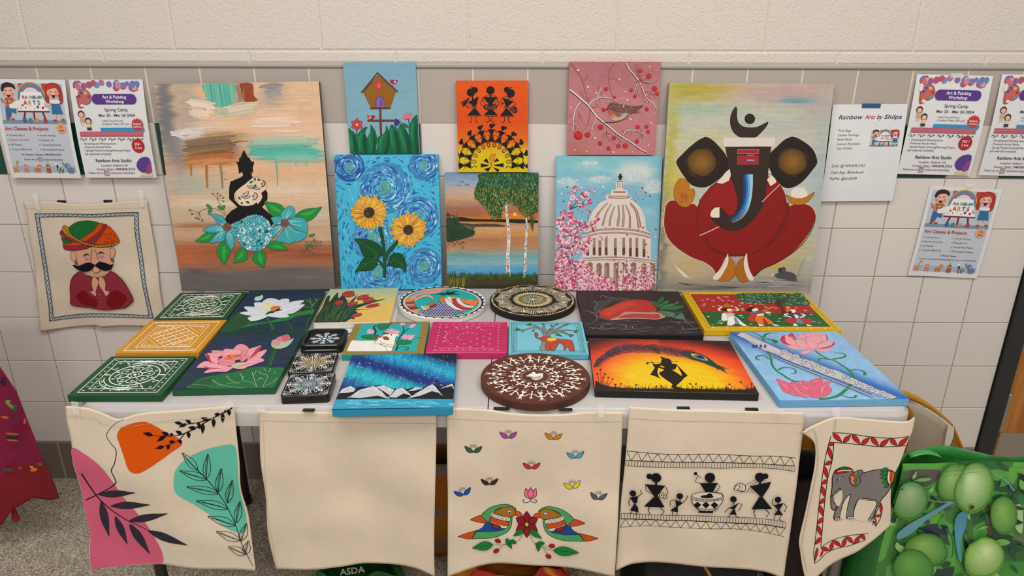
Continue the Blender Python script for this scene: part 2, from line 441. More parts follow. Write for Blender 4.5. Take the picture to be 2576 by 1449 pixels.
for x in (.075, .2, .4, .6, .8, .945):
    for z in (.2,): tube(bm, [(x, .002, z), (x, -.0005, z)], [.0035, .0025], 10)
bm_obj('kick_plate', bm, M['steel'], dr)
bm = bmesh.new()
for k in range(5):
    z = .226+k*.0262; tube(bm, [(.057, -.006, z), (.057, -.006, z+.0252)], .0078, 14)
tube(bm, [(.057, -.006, .219), (.057, -.006, .226)], [.005, .0075], 12); tube(bm, [(.057, -.006, .357), (.057, -.006, .364)], [.0075, .005], 12)
bm_obj('hinge', bm, M['steel'], dr)
# ---------------------------------------------------------------- folding table
M['plastic'] = principled('table_plastic', lin('b5b0ac'), rough=.34, spec=.4, nscale=900, nstr=.06)
M['legmetal'] = principled('dark_leg_metal', lin('35322f'), rough=.4, metal=.5)
M['leggrey'] = principled('grey_leg_metal', lin('77726c'), rough=.4, metal=.4)
TX0, TX1, TY0, TY1, TZ = -.966, .814, -.762, -.02, .737
tb = bpy.data.objects.new('folding_table', None); COL.objects.link(tb); tb.location = ((TX0+TX1)/2, (TY0+TY1)/2, 0)
tag(tb, 'white plastic folding table carrying all the flat paintings against the tiled wall', 'table')
def rrect(x0, y0, x1, y1, r, cs, n=6):
    out = []
    for cx, cy, a0, on in ((x1-r, y1-r, 0, cs[0]), (x0+r, y1-r, 90, cs[1]), (x0+r, y0+r, 180, cs[2]), (x1-r, y0+r, 270, cs[3])):
        if on: out += [(cx+r*math.cos(math.radians(a0+90*k/n)), cy+r*math.sin(math.radians(a0+90*k/n))) for k in range(n+1)]
        else: out.append(((x1 if a0 in (0, 270) else x0), (y1 if a0 in (0, 90) else y0)))
    return out
SEAM = -.0865
Mtb = Matrix.Translation(tb.location)
for (a, b, cs) in ((TX0, SEAM-.0011, (0, 1, 1, 0)), (SEAM+.0011, TX1, (1, 0, 0, 1))):
    bm = bmesh.new(); lv = []
    for ins, z in ((.016, TZ-.046), (0, TZ-.044), (0, TZ-.014), (.0015, TZ-.010), (.006, TZ-.007), (.0075, TZ-.003), (.011, TZ)):
        ia = ins if cs[1] else 0; ib = ins if cs[0] else 0
        p = rrect(a+ia, TY0+ins, b-ib, TY1-ins, .042-ins*.6, cs)
        lv.append([bm.verts.new((x, y, z)) for x, y in p])
    for k in range(len(lv)-1):
        n = len(lv[k])
        for j in range(n): bm.faces.new((lv[k][j], lv[k][(j+1) % n], lv[k+1][(j+1) % n], lv[k+1][j]))
    bm.faces.new(lv[-1]); bm.faces.new(lv[0][::-1])
    bmesh.ops.transform(bm, matrix=Mtb.inverted(), verts=bm.verts[:])
    bm_obj('tabletop_half', bm, M['plastic'], tb, None, True)
def leg(name, p0, p1, r, m):
    bm = bmesh.new(); tube(bm, [p0, p1], r, 14); tube(bm, [p1, (p1[0], p1[1], 0)], [r*1.25, r*1.25], 14)
    bmesh.ops.transform(bm, matrix=Mtb.inverted(), verts=bm.verts[:]); bm_obj(name, bm, m, tb, None, True)
for (x, y, m) in ((-.94, -.62, 'legmetal'), (-.918, -.12, 'legmetal'), (.785, -.62, 'leggrey'), (.77, -.12, 'leggrey')):
    leg('leg', (x, y, .69), (x, y, .025), .0145, M[m])
for x, z in ((-.93, .66), (.778, .66)):
    bm = bmesh.new(); tube(bm, [(x, -.62, z), (x, -.12, z)], .012, 10)
    bmesh.ops.transform(bm, matrix=Mtb.inverted(), verts=bm.verts[:]); bm_obj('leg_brace', bm, M['legmetal' if x < 0 else 'leggrey'], tb, None, True)
bm = bmesh.new()
for y in (-.66, -.09):
    box_bm(bm, (-.9, y-.012, .678), (.75, y+.012, .693), bev=.002)
bmesh.ops.transform(bm, matrix=Mtb.inverted(), verts=bm.verts[:]); bm_obj('frame_rail', bm, M['leggrey'], tb)
# ---------------------------------------------------------------- where each canvas lies or leans: x, y, z of its front centre, turn, tilt, roll, width, height, depth, photo corners
FL = {
'green_back': (-0.9019, -0.2367, 0.0653, 0.1914, 0.1965, 0.016, '454.4,737.6 621.1,734.1 570.4,801.8 383,804.9'),
'mustard': (-0.8914, -0.4387, 0.0339, 0.1987, 0.1964, 0.016, '380.9,808 570.4,804.5 500,885.7 287.7,889.8'),
'green_front': (-0.8852, -0.6481, 0.0191, 0.1997, 0.1879, 0.016, '282.5,895 491.7,898.5 406.8,993 166.2,997.5'),
'lotus_white': (-0.6900, -0.2626, 0.0708, 0.2186, 0.2956, 0.016, '624.6,729.3 821.1,728.2 764.1,832.7 550.3,836.8'),
'lotus_pink': (-0.6703, -0.5641, 0.0526, 0.2196, 0.2924, 0.016, '547.3,838.2 764,837 691.8,976.7 430.2,980.7'),
'tulip': (-0.4668, -0.2364, 0.0638, 0.1984, 0.2438, 0.0215, '830.4,727 1001.1,725.4 981.5,810.2 788,810.7'),
'tray': (-0.5071, -0.4572, 0.0783, 0.1031, 0.0983, 0.024, '771.7,827 871.7,827 862,870.4 750.4,868.3'),
'coaster_gold': (-0.5029, -0.5725, 0.0929, 0.1031, 0.0988, 0.012, '742.4,887.8 850.7,887.8 839,936.7 721.7,936.3'),
'coaster_blue': (-0.4806, -0.6930, 0.0856, 0.1024, 0.0999, 0.02, '726,939 846,939 827,995.4 706.5,995.4'),
'cow': (-0.3507, -0.4401, 0.0404, 0.1958, 0.1929, 0.016, '893.5,810.4 1081,809.2 1066,889.9 858.7,893'),
'pink': (-0.1491, -0.4350, 0.0104, 0.1959, 0.1882, 0.016, '1089.8,809.9 1275.3,809.9 1275.3,889 1068.6,889.4'),
'elephant': (0.0501, -0.4329, 0.0021, 0.1936, 0.1929, 0.016, '1281,809.2 1465,809.2 1482.3,891.4 1278.6,889.9'),
'aurora': (-0.2872, -0.6658, 0.0465, 0.2474, 0.2533, 0.018, '886.6,891.8 1148.6,890.5 1139.5,1026.8 835,1030.7'),
'krishna': (0.3230, -0.5818, -0.0356, 0.3502, 0.2666, 0.018, '1479,851 1835.2,858.2 1910.2,993.6 1497.7,979.6'),
'strawberry': (0.2964, -0.2691, 0.0053, 0.2993, 0.3039, 0.018, '1448.8,732 1707.4,733.6 1770.2,842.3 1473.3,843'),
'floral': (0.6322, -0.2508, 0.0047, 0.3537, 0.2708, 0.018, '1715,733.7 2019.7,734.2 2118.2,831 1771.8,829.3'),
'flute': (0.6609, -0.5697, 0.0369, 0.2774, 0.3463, 0.018, '1834,834 2104.1,835.8 2288.6,1003.5 1962.5,1007.3'),
}
LN = {
'meditation': (-0.8031, -0.0527, 1.0346, 0.0011, 1.4533, 0.0205, 0.4593, 0.5952, 0.018, '384.5,211.8 802,207.8 843.4,730.5 460.8,736.5'),
'elephant_god': (0.6171, -0.0526, 1.0361, -0.0016, 1.4545, -0.0030, 0.4537, 0.5981, 0.018, '1683.8,211.9 2098.3,210 2038.4,742 1652.8,734'),
'sunflower': (-0.4032, -0.0472, 0.9359, 0.0002, 1.4221, 0.0087, 0.3002, 0.3968, 0.018, '838.5,390.3 1101.8,390.3 1112,730 860.5,730'),
'birch': (-0.1008, -0.0364, 0.9099, 0.0006, 1.4514, 0.0067, 0.2722, 0.3445, 0.016, '1118.2,436.1 1355.6,434.6 1352.8,724.5 1126.7,726.6'),
'capitol': (0.2367, -0.0470, 0.9354, 0.0003, 1.4229, 0.0017, 0.3036, 0.3958, 0.018, '1400.4,393.7 1667,392.9 1650.8,732.3 1394.4,732.3'),
'birdhouse': (-0.4084, -0.0155, 1.2593, 0.0000, 1.5584, 0.0041, 0.1997, 0.2507, 0.014, '862.6,158.8 1044.7,158.8 1056.3,389 881.4,389'),
'warli_orange': (-0.0985, -0.0179, 1.2103, 0.0001, 1.5402, 0.0052, 0.2000, 0.2537, 0.014, '1146.2,205.8 1328.9,203.7 1326.8,434.3 1153.8,434.6'),
'robin': (0.2391, -0.0179, 1.2612, 0.0001, 1.5402, 0.0021, 0.2511, 0.2539, 0.014, '1432.4,157.9 1662.6,156.7 1646.9,391.2 1425.3,391.7'),
}
def art(key, **k):
    if key in FL:
        x, y, yaw, w, h, t, c = FL[key]; a = Art(c, w, h, **k); a.m = place(x, y, TZ+t, yaw); a.t = t
    else:
        x, y, z, yaw, tl, ro, w, h, t, c = LN[key]; a = Art(c, w, h, **k); a.m = place(x, y, z+.0015, yaw, tl, ro); a.t = t
    return a
def done(a, name, label, cat, side='e8e4dc', group=None, **k):
    o = a.build(name, [M['paint'], M['mirror'], M['clay']], a.m, k.pop('th', a.t-.0006), side, **k)
    return tag(o, label, cat, group)
# ---------------------------------------------------------------- leaning canvases
def paint_meditation():
    a = art('meditation', seed=3)
    f = field([(0, 'dcb795'), (.3, 'e2b896'), (.42, 'dcb08c'), (.55, 'd8b896'), (.63, 'c8a88a'), (.72, 'c09c7c'), (.775, 'a8623e'), (.83, 'a45c3c'), (.88, '98684c'), (.91, '6c625c'), (.95, '6c625c'), (1, '66605c')],
      [(.05, .12, .07, .32, '6e7074', .95, 3), (.1, .32, .09, .12, '7c7c80', .8), (.19, .1, .08, .2, 'b2a292', .95, 3), (.31, .03, .035, .13, 'e6ac86', .9, 3),
       (.52, .04, .045, .1, 'a08a6c', .9, 3), (.73, .03, .07, .05, '6d727c', .9), (.7, .09, .08, .03, '908f90', .6), (.9, .07, .14, .09, 'd6b48c', .8),
       (.82, .27, .16, .035, 'e4c6ac', .9), (.3, .23, .12, .05, 'deccb8', .7), (.8, .31, .21, .055, '9cbca6', .9, 3), (.78, .33, .19, .04, '3caa98', .95, 3), (.34, .285, .16, .024, '54423e', .9, 3), (.34, .315, .16, .022, '7c5a3c', .9, 3), (.36, .345, .17, .018, 'a8562a', .9, 3), (.34, .37, .15, .016, 'c4773c', .9, 3), (.42, .385, .1, .01, 'dca266', .8, 3),
       (.38, .25, .2, .03, 'b08c62', .85, 3), (.03, .44, .06, .08, 'dca88a', .6), (.12, .46, .25, .05, 'a8ac9c', .85), (.2, .5, .2, .02, '8ea8a0', .6),
       (.75, .5, .3, .03, 'dccab2', .7), (.25, .566, .2, .02, 'e0d2c2', .6), (.1, .6, .2, .03, 'b8ac90', .7), (.16, .667, .2, .016, '9c5234', .85), (.92, .63, .1, .03, 'c0bfa8', .8),
       (.95, .74, .1, .03, 'c8a88a', .8), (.9, .78, .06, .015, '6a625e', .7), (.07, .82, .1, .05, 'c0683c', .7), (.5, .8, .3, .015, '8a3c20', .55), (.9, .83, .2, .012, '843a20', .7), (.65, .85, .4, .02, 'a66e4e', .7),
       (.1, .9, .1, .02, '444a5a', .7), (.7, .9, .25, .02, '545866', .6), (.1, .95, .25, .03, '5e5a5a', .6), (.85, .93, .15, .02, '7a6e62', .6)])
    a.grid(brushed(f, 0, .03, 150, 4, .08, 2, 1.3), 330, 430)
    a.view(370, 190, 520)
    # vertical strokes at the top, drips, daubs
    a.bands(14)
    R = a.rg
    def daub(c, x0, y0, x1, y1, w, n, spread, jw=.4, dark=.12):
        for _ in range(int(n*.8)):
            t = R.gauss(0, spread); k = 1+R.uniform(-dark, dark); dx = R.uniform(-.12, .12)*(x1-x0); L = R.uniform(.6, 1)
            q = a.loc([(x0+dx+(x1-x0)*.5, (y0+y1)/2+t)])[0]; u_ = np.array([q[0]/a.w+.5]); v_ = np.array([.5-q[1]/a.h])
            a.L((lin(c)*.6+f(u_, v_)[0]*.4)*k, w*1.2*R.uniform(1-jw, 1+jw), [(x0+dx, y0+t), ((x0+x1)/2, (y0+y1)/2+t+R.uniform(-6, 2)), (x0+dx+(x1-x0)*L, y0+(y1-y0)*L+t)], bulge=.35)
    a.P('62b39b', '690 115 1075 115 1070 380 960 440 870 460 800 400 740 260', 1)
    for k in range(34):
        x = 700+R.random()*360; a.L(lin(['6cb8a0', '4fae98', '7cb79a', '45a592', '86b8a0'][k % 5]), R.uniform(10, 26), [(x, 116), (x+20, 240), (x+40, R.uniform(320, 430))], bulge=.3)
    a.P('93421f', '1150 115 1310 115 1330 260 1380 320 1290 345 1210 330 1195 220', 1)
    for k in range(16):
        x = 1160+R.random()*140; a.L(['a24a24', '82381b', '9c5330'][k % 3], R.uniform(8, 20), [(x, 116), (x+12, 200), (x+30, R.uniform(270, 340))], bulge=.3)
    for k in range(14):
        x = 1085+R.random()*60; a.L(['a98e72', '8c7a60', 'b79a80'][k % 3], R.uniform(8, 18), [(x, 118), (x+25, 220), (x+55, 330)], bulge=.3)
    a.bands(14)
    daub('e8dccb', 500, 350, 840, 410, 26, 14, 26); daub('e4d3be', 540, 450, 860, 500, 26, 18, 36); daub('eee9e2', 490, 352, 860, 405, 10, 4, 10)
    daub('c9cfbc', 870, 480, 1450, 380, 16, 14, 26); daub('e6d8c6', 950, 430, 1490, 360, 12, 10, 26); daub('a7bfa8', 850, 440, 1060, 500, 24, 8, 20)
    daub('e9d6c3', 1300, 610, 1900, 600, 26, 14, 36); daub('ecdccb', 1500, 700, 1980, 712, 10, 5, 12); daub('ead9c6', 1850, 340, 2100, 345, 12, 4, 12)
    daub('8b8d92', 1420, 150, 1720, 130, 14, 12, 22); daub('a9a9ac', 1480, 230, 1700, 190, 12, 10, 26)
    daub('dcccbb', 450, 690, 900, 640, 10, 14, 40); daub('e8e6e8', 310, 735, 720, 700, 12, 16, 26); daub('f2f1f3', 300, 725, 470, 790, 12, 9, 20); daub('dfd3d3', 430, 800, 800, 740, 12, 10, 18)
    daub('a98658', 700, 770, 1170, 730, 16, 12, 26); daub('5e4c48', 520, 890, 1120, 820, 26, 26, 26, .5); daub('4a4048', 560, 900, 900, 850, 20, 7, 12); daub('8a6a44', 490, 950, 1130, 890, 22, 22, 26, .5)
    daub('a08458', 480, 1010, 1100, 930, 20, 14, 26); daub('8c5028', 560, 1040, 1120, 960, 26, 22, 20, .5); daub('b86a34', 500, 1060, 1120, 1000, 22, 20, 22, .5); daub('c47a42', 500, 1110, 900, 1060, 24, 16, 22); daub('d89a5e', 720, 1100, 1100, 1060, 16, 8, 16)
    daub('58544c', 1100, 830, 1370, 830, 6, 2, 2)
    daub('94bda5', 1340, 830, 2150, 810, 22, 20, 28); daub('3fab98', 1320, 930, 2060, 900, 26, 34, 34, .5); daub('5ab8a2', 1400, 1000, 2190, 1000, 22, 28, 34, .5); daub('86bda8', 1600, 1060, 2200, 1070, 18, 16, 26); daub('2f9d8c', 1340, 920, 1900, 880, 14, 9, 24); daub('4fa596', 1620, 800, 2180, 830, 8, 6, 14)
    a.bands(3)
    for c, w, p in (('b2793f', 34, '545 1120 550 1200 555 1270'), ('b5773c', 42, '745 1130 750 1300 758 1420'), ('9c8468', 40, '915 1110 935 1280 948 1430'), ('7fb0a0', 26, '1610 1070 1625 1230 1632 1400'), ('8dbda8', 22, '1855 1090 1855 1135'), ('93bda8', 20, '1990 1095 1990 1155')):
        a.L(c, w, p, 1, .55); a.L(lin(c)*.75, w*.3, p, 1, .6)
    for p in ('940 1110 1070 1110', '940 1235 985 1236', '960 1312 1030 1315'): a.L('7a5c3c', 7, p, 1, .2)
    # seated figure
    K = '0b0b0c'
    a.bands(0)
    a.P(K, '1210 945 1245 1010 1262 1040 1288 1050 1290 1075 1305 1082 1310 1100 1335 1088 1338 1110 1322 1170 1326 1215 1316 1242 1302 1222 1290 1245 1300 1270 1330 1290 1250 1370 1150 1447 1030 1447 1042 1370 1080 1330 1160 1298 1195 1275 1205 1250 1190 1222 1170 1235 1150 1245 1145 1190 1132 1130 1113 1098 1140 1095 1150 1100 1152 1052 1172 1040 1185 1000', 0)
    a.view(370, 460, 520)
    a.P(K, '1045 0 1270 0 1180 70 1110 130 1092 190 1100 240 1160 300 1250 312 1330 300 1375 265 1385 290 1430 240 1440 200 1428 150 1485 108 1508 150 1505 230 1470 290 1440 325 1490 370 1580 450 1605 500 1560 560 1520 545 1440 470 1350 440 1250 440 1180 480 1080 540 1010 530 980 470 1000 430 1060 370 1135 325 1080 270 1030 220 1028 110', 0)
    a.P(K, '1200 -60 1200 -110 1288 -110 1310 -70 1250 0 1180 60 1060 80 1032 80 1042 32 1080 -8 1120 -25 1165 -42', 1); a.P(K, '1195 -60 1290 -60 1330 -45 1280 0 1200 60 1120 120 1050 120', 0)
    a.P('e4c6ab', '1335 -52 1370 -48 1405 -36 1440 -16 1468 10 1490 40 1500 62 1500 85 1490 105 1460 125 1428 150 1438 175 1442 205 1425 245 1385 290 1375 265 1330 295 1290 305 1250 310 1200 308 1160 300 1130 270 1110 235 1095 210 1092 185 1098 150 1112 130 1145 100 1180 70 1225 40 1270 0 1300 -22', 0)
    a.P('ead2bc', '1270 150 1380 130 1360 240 1280 290 1180 280 1140 200', 1)
    a.L('b07a4e', 5, '1335 -52 1405 -36 1468 10 1500 62 1490 105'); a.L('a8683c', 6, '1112 130 1110 200 1140 260')
    G = '1f6b2c'
    def umbel(cx, cy, pts_, c='3c6f62', r=9, base=None):
        for x, y in pts_: a.L('4c3a30', 3, [(cx, cy), ((cx*.6+x*.4), (cy*.45+y*.55)), (x, y)])
        if base: a.L('5a4a3c', 3, [(cx, cy), base])
        for x, y in pts_: a.D('33332f', x, y, r+2); a.D(c, x, y, r-2)
    for cx, cy, n, r0, s in ((1310, 80, 7, 52, 30), (1430, 62, 8, 48, -60), (1375, 100, 6, 46, 40), (1210, 180, 7, 60, -20), (1240, 210, 6, 50, 10), (1320, 215, 8, 62, -60)):
        umbel(cx, cy-30, [(cx+r0*math.cos(math.radians(s+i*160/n)), cy-30+r0*.8*math.sin(math.radians(s+i*160/n))) for i in range(n)], '41554a', 6)
    for t in ('1285 22 1325 0', '1350 -40 1350 0', '1380 -22 1422 -8', '1145 195 1175 235', '1180 260 1200 285', '1240 255 1290 275', '1350 40 1360 80'):
        v = [float(k) for k in t.split()]; a.leaf(G, *v, 26, '14301a', 2)
    a.leaf(G, 1290, 15, 1330, 2, 24)
    umbel(880, 225, [(827, 157), (886, 153), (923, 177), (957, 207), (960, 250)], '5a8a82', base=(920, 305))
    umbel(662, 385, [(541, 363), (567, 407), (617, 458), (652, 470), (699, 490)], '3f9aa0', 11)
    a.L('6a4a34', 4, '662 385 720 350 820 335 900 360 960 400 985 430'); a.L('6a4a34', 4, '900 260 950 330 990 420')
    umbel(2088, 725, [(1990, 765), (2010, 805), (2070, 825), (2120, 808), (2165, 795), (2172, 755)], '74908a'); umbel(2005, 835, [(1908, 852), (1935, 875), (1952, 898), (2000, 922), (2048, 912), (2082, 900)], '8aa59c'); a.L('5a4034', 3, '1990 645 2030 670 2088 725')
    O = '3c2a28'
    def lf(x0, y0, x1, y1, w, cur=0, c='1c8a35'): a.leaf(c, x0, y0, x1, y1, w, '1d4a24', 4, '14602a', cur); a.leaf('3da34c', x0+(x1-x0)*.2, y0+(y1-y0)*.2, x1-(x1-x0)*.15, y1-(y1-y0)*.15, w*.28, None, cur=cur)
    for q in ((745, 290, 822, 345, 34), (770, 390, 822, 340, 44), (890, 310, 950, 358, 34), (975, 300, 945, 358, 36), (2098, 660, 2020, 690, 26), (2030, 700, 2050, 660, 20), (1970, 805, 2030, 815, 26), (2035, 780, 2060, 830, 26)): lf(*q)
    lf(1740, 420, 1470, 255, 170, -.05); lf(1850, 440, 2180, 325, 150, .1); lf(870, 640, 615, 748, 120, -.05); lf(975, 740, 975, 1040, 170, .03); lf(1240, 830, 1090, 1015, 150, -.1); lf(1400, 850, 1468, 1070, 170, .1); lf(1500, 800, 1768, 862, 120, -.1)
    T = '3fa6ab'; D_ = '1d5560'
    def petal(p, hl):
        a.PL(T, D_, 5, p)
        q = pts(p); c = q.mean(0)
        for i in range(9):
            e = q[(i*3+1) % len(q)]*.75+np.array(hl)*.25; a.L(['7cc6ca', 'c7dde0', '2b7f8e', '9fd2d6', '1f6f80'][i % 5], 7, [tuple(np.array(hl)*.75+e*.25), tuple((np.array(hl)+e)/2+R.uniform(-8, 8)), tuple(e)], bulge=.5)
    petal('985 540 900 530 850 470 820 430 765 405 850 412 940 430 975 470 1000 520', (1000, 545)); petal('960 575 880 540 800 550 705 610 800 640 880 640 960 600', (985, 575))
    petal('965 610 890 640 840 700 795 768 880 760 960 745 990 690 1000 620', (990, 600)); petal('1010 620 990 700 1010 780 1070 855 1100 790 1105 720 1060 650', (1010, 600)); petal('1040 600 1060 650 1110 700 1205 708 1180 640 1120 590', (1030, 590)); petal('1055 555 1100 515 1160 495 1250 500 1180 560 1150 600', (1040, 560))
    petal('1680 480 1670 410 1720 350 1790 310 1835 340 1850 400 1830 450 1770 480', (1730, 500)); petal('1680 520 1610 545 1570 500 1555 455 1620 440 1690 450', (1700, 510)); petal('1770 500 1850 460 1920 452 1990 500 2005 570 1995 640 1900 620 1800 570', (1750, 520))
    petal('1760 560 1850 610 1940 630 1990 650 1985 700 1900 750 1830 755 1790 782 1700 760 1620 745 1650 680 1720 600', (1730, 550)); petal('1700 560 1640 640 1600 700 1565 690 1550 620 1545 580 1620 550 1690 545', (1700, 545))
    for x, y, r in ((1010, 570, 52), (1722, 523, 50)):
        a.D('3a2524', x, y, r); a.D('7d5149', x, y, r-4); a.L('3a2524', 4, [(x+(r*.6-k*2.2)*math.cos(k*.9), y+(r*.6-k*2.2)*math.sin(k*.9)) for k in range(12)])
    # hydrangea ball
    a.bands(12)
    a.D('2b8794', 1350, 640, 205, 215)
    for ring_ in range(9):
        rr = 205-ring_*23
        for k in range(max(1, int(2*math.pi*rr/34))):
            t = k*34/max(rr, 1)+ring_*.4; x = 1350+rr*math.cos(t)+R.uniform(-5, 5); y = 645+rr*1.03*math.sin(t)+R.uniform(-5, 5)
            a.D('1d6470', x, y, 20, 21); a.D(R.choice(['46a9b4', '5ab8c0', '3a9cab', '52b3ba', '8fd0d4', '4aa8b5', 'd5e6e6']), x, y, 17, 18); a.leaf(R.choice(['9fd6d8', '74c3c8', 'd8ecec']), x-9, y+4, x+7, y-8, 9)
    done(a, 'canvas_painting', 'large canvas of a black seated meditating figure above turquoise flowers, leaning at left', 'painting', '5a504a')
paint_meditation()
def paint_birdhouse():
    a = art('birdhouse', seed=5); a.grid(brushed(field([(0, '7ba6b8'), (1, '86b0c0')], []), 0, .02, 60, 3, .05), 40, 50)
    a.view(850, 140, 220, 1226)
    O = '3b1a16'
    a.PL('905f12', O, 5, '560 275 808 520 735 740 465 740 358 525', 0)
    a.L('4a2420', 26, '330 530 450 385 553 248 700 390 838 520', sm=0); a.L('6b3a2c', 18, '334 524 450 384 553 252 700 390 830 514', sm=0)
    a.PL('cf3a48', 'b02838', 4, '560 382 595 372 614 400 610 440 568 502 530 455 508 400 530 378'); a.D('e05560', 575, 430, 22, 40)
    a.PL('7b56a4', '3a2056', 5, '530 730 528 660 545 600 580 578 625 600 650 660 656 730 600 733'); a.L('9a78bc', 12, '560 720 565 640 585 600'); a.L('5c3c88', 10, '610 720 615 650'); a.L('b79bd0', 4, '545 728 650 728')
    a.L(O, 24, '452 748 740 748'); a.L('5e3326', 15, '458 748 735 748')
    a.L(O, 32, '595 752 600 950 608 1130'); a.L('6b3a2c', 24, '595 752 600 950 608 1128'); a.L(O, 32, '415 922 795 922'); a.L('6b3a2c', 23, '418 922 792 922')
    for m, x, y in ((1, 785, 375), (-1, 465, 875)):
        q = lambda s: [(x+m*px, y+py) for px, py in pts(s)]
        a.PL('a8232e', '4a1018', 3, q('-55 -8 -40 -28 -15 -30 10 -15 48 -25 45 0 20 25 -10 30 -40 15')); a.P('ecc4c4', q('-8 0 12 -10 32 -5 15 18')); a.L('cf3a48', 4, q('0 6 12 4 20 -2')); a.P('3a2a2a', q('-55 -8 -42 -14 -42 0'), 0)
    a.L('222', 4, '770 405 773 435'); a.L('222', 4, '790 405 788 440')
    gr = ['0f6b45', '17804f', '0c5a3a']
    a.L('0f6b45', 16, '258 1050 268 1100 275 1200'); a.leaf('14734a', 268, 1150, 200, 1060, 24, O and '0a3a26', 3); a.leaf('14734a', 272, 1150, 320, 1060, 24)
    a.L('0f6b45', 16, '815 980 818 1060 830 1120'); a.leaf('14734a', 812, 1080, 765, 980, 26); a.leaf('14734a', 822, 1080, 858, 1000, 20)
    a.L('0f6b45', 18, '990 900 1005 990 1000 1080'); a.leaf('14734a', 1002, 1030, 892, 942, 40, '0a3a26', 3)
    def blade(p, hl, dk):
        a.PL('0d6742', '0a3f2a', 4, p); a.P('0a4a31', dk); a.L('1c8a58', 22, hl, 1, .3, bulge=.5); a.L('178052', 14, [(x+22, y+10) for x, y in pts(hl)], bulge=.5)
    blade('150 1030 200 1070 250 1140 275 1220 282 1387 172 1387 155 1200', '168 1090 178 1220 190 1370', '215 1120 262 1200 272 1385 240 1385')
    blade('1115 852 1060 880 1025 940 1005 1030 1000 1130 1020 1240 1060 1387 1145 1387 1130 1150', '1060 930 1030 1060 1050 1200', '1095 900 1110 1000 1120 1200 1140 1380 1095 1380 1080 1100')
    blade('458 975 490 1010 530 1080 548 1180 540 1300 525 1387 440 1387 420 1250 412 1170 445 1100 460 1040', '465 1060 440 1180 460 1340', '500 1060 530 1180 520 1385 490 1385 505 1200')
    blade('415 1015 390 1012 330 1045 300 1110 285 1180 290 1387 445 1387 440 1250 400 1150 385 1080', '340 1070 305 1180 310 1350', '370 1100 400 1200 420 1385 370 1385 350 1200')
    blade('762 975 800 1010 850 1100 880 1200 905 1387 735 1387 740 1200 725 1080 735 1000', '755 1010 745 1120 765 1300', '800 1050 860 1180 880 1385 830 1385 810 1200')
    blade('680 985 710 1050 735 1150 740 1250 720 1387 535 1387 560 1290 555 1180 580 1140 640 1110 670 1060', '660 1120 600 1180 590 1360', '695 1060 725 1180 725 1290 690 1387 640 1387 690 1230')
    blade('872 965 920 990 970 1070 1010 1160 1030 1250 1055 1387 905 1387 880 1250 835 1130 850 1060', '862 1010 880 1120 950 1340', '930 1040 1000 1160 1040 1385 985 1385 960 1200')
    for i in range(7):
        t = math.radians(i*60-90)
        if i < 6: a.leaf('c93a48', 268+18*math.cos(t), 975+20*math.sin(t), 268+92*math.cos(t), 975+94*math.sin(t), 58, '8c1c2c', 4); a.L('e77a80', 9, [(268+35*math.cos(t), 975+36*math.sin(t)), (268+72*math.cos(t), 975+74*math.sin(t))], bulge=.5)
    a.D('e3d23c', 268, 977, 22, oc='6b4a14', ow=3); a.L('6b4a14', 3, '258 980 270 988 280 980')
    a.PL('3a2a78', '1c1248', 4, '800 915 815 888 835 915 850 895 858 925 882 925 862 960 835 990 800 985 792 950'); a.L('5a48a0', 5, '815 930 818 970'); a.L('5a48a0', 5, '845 935 838 970')
    for x, y in ((900, 880), (925, 832), (977, 802), (1025, 815), (1052, 850)): a.leaf('e2788c', 975, 900, x, y, 40, '9c2848', 3); a.L('b83a58', 4, [(975, 898), ((975+x)/2, (900+y)/2)])
    a.L('8c1c3c', 6, '930 895 975 905 1010 892')
    done(a, 'canvas_painting', 'small canvas of a yellow birdhouse and tulips on pale blue, standing on the sunflower canvas', 'painting', '8fb9c8')
paint_birdhouse()
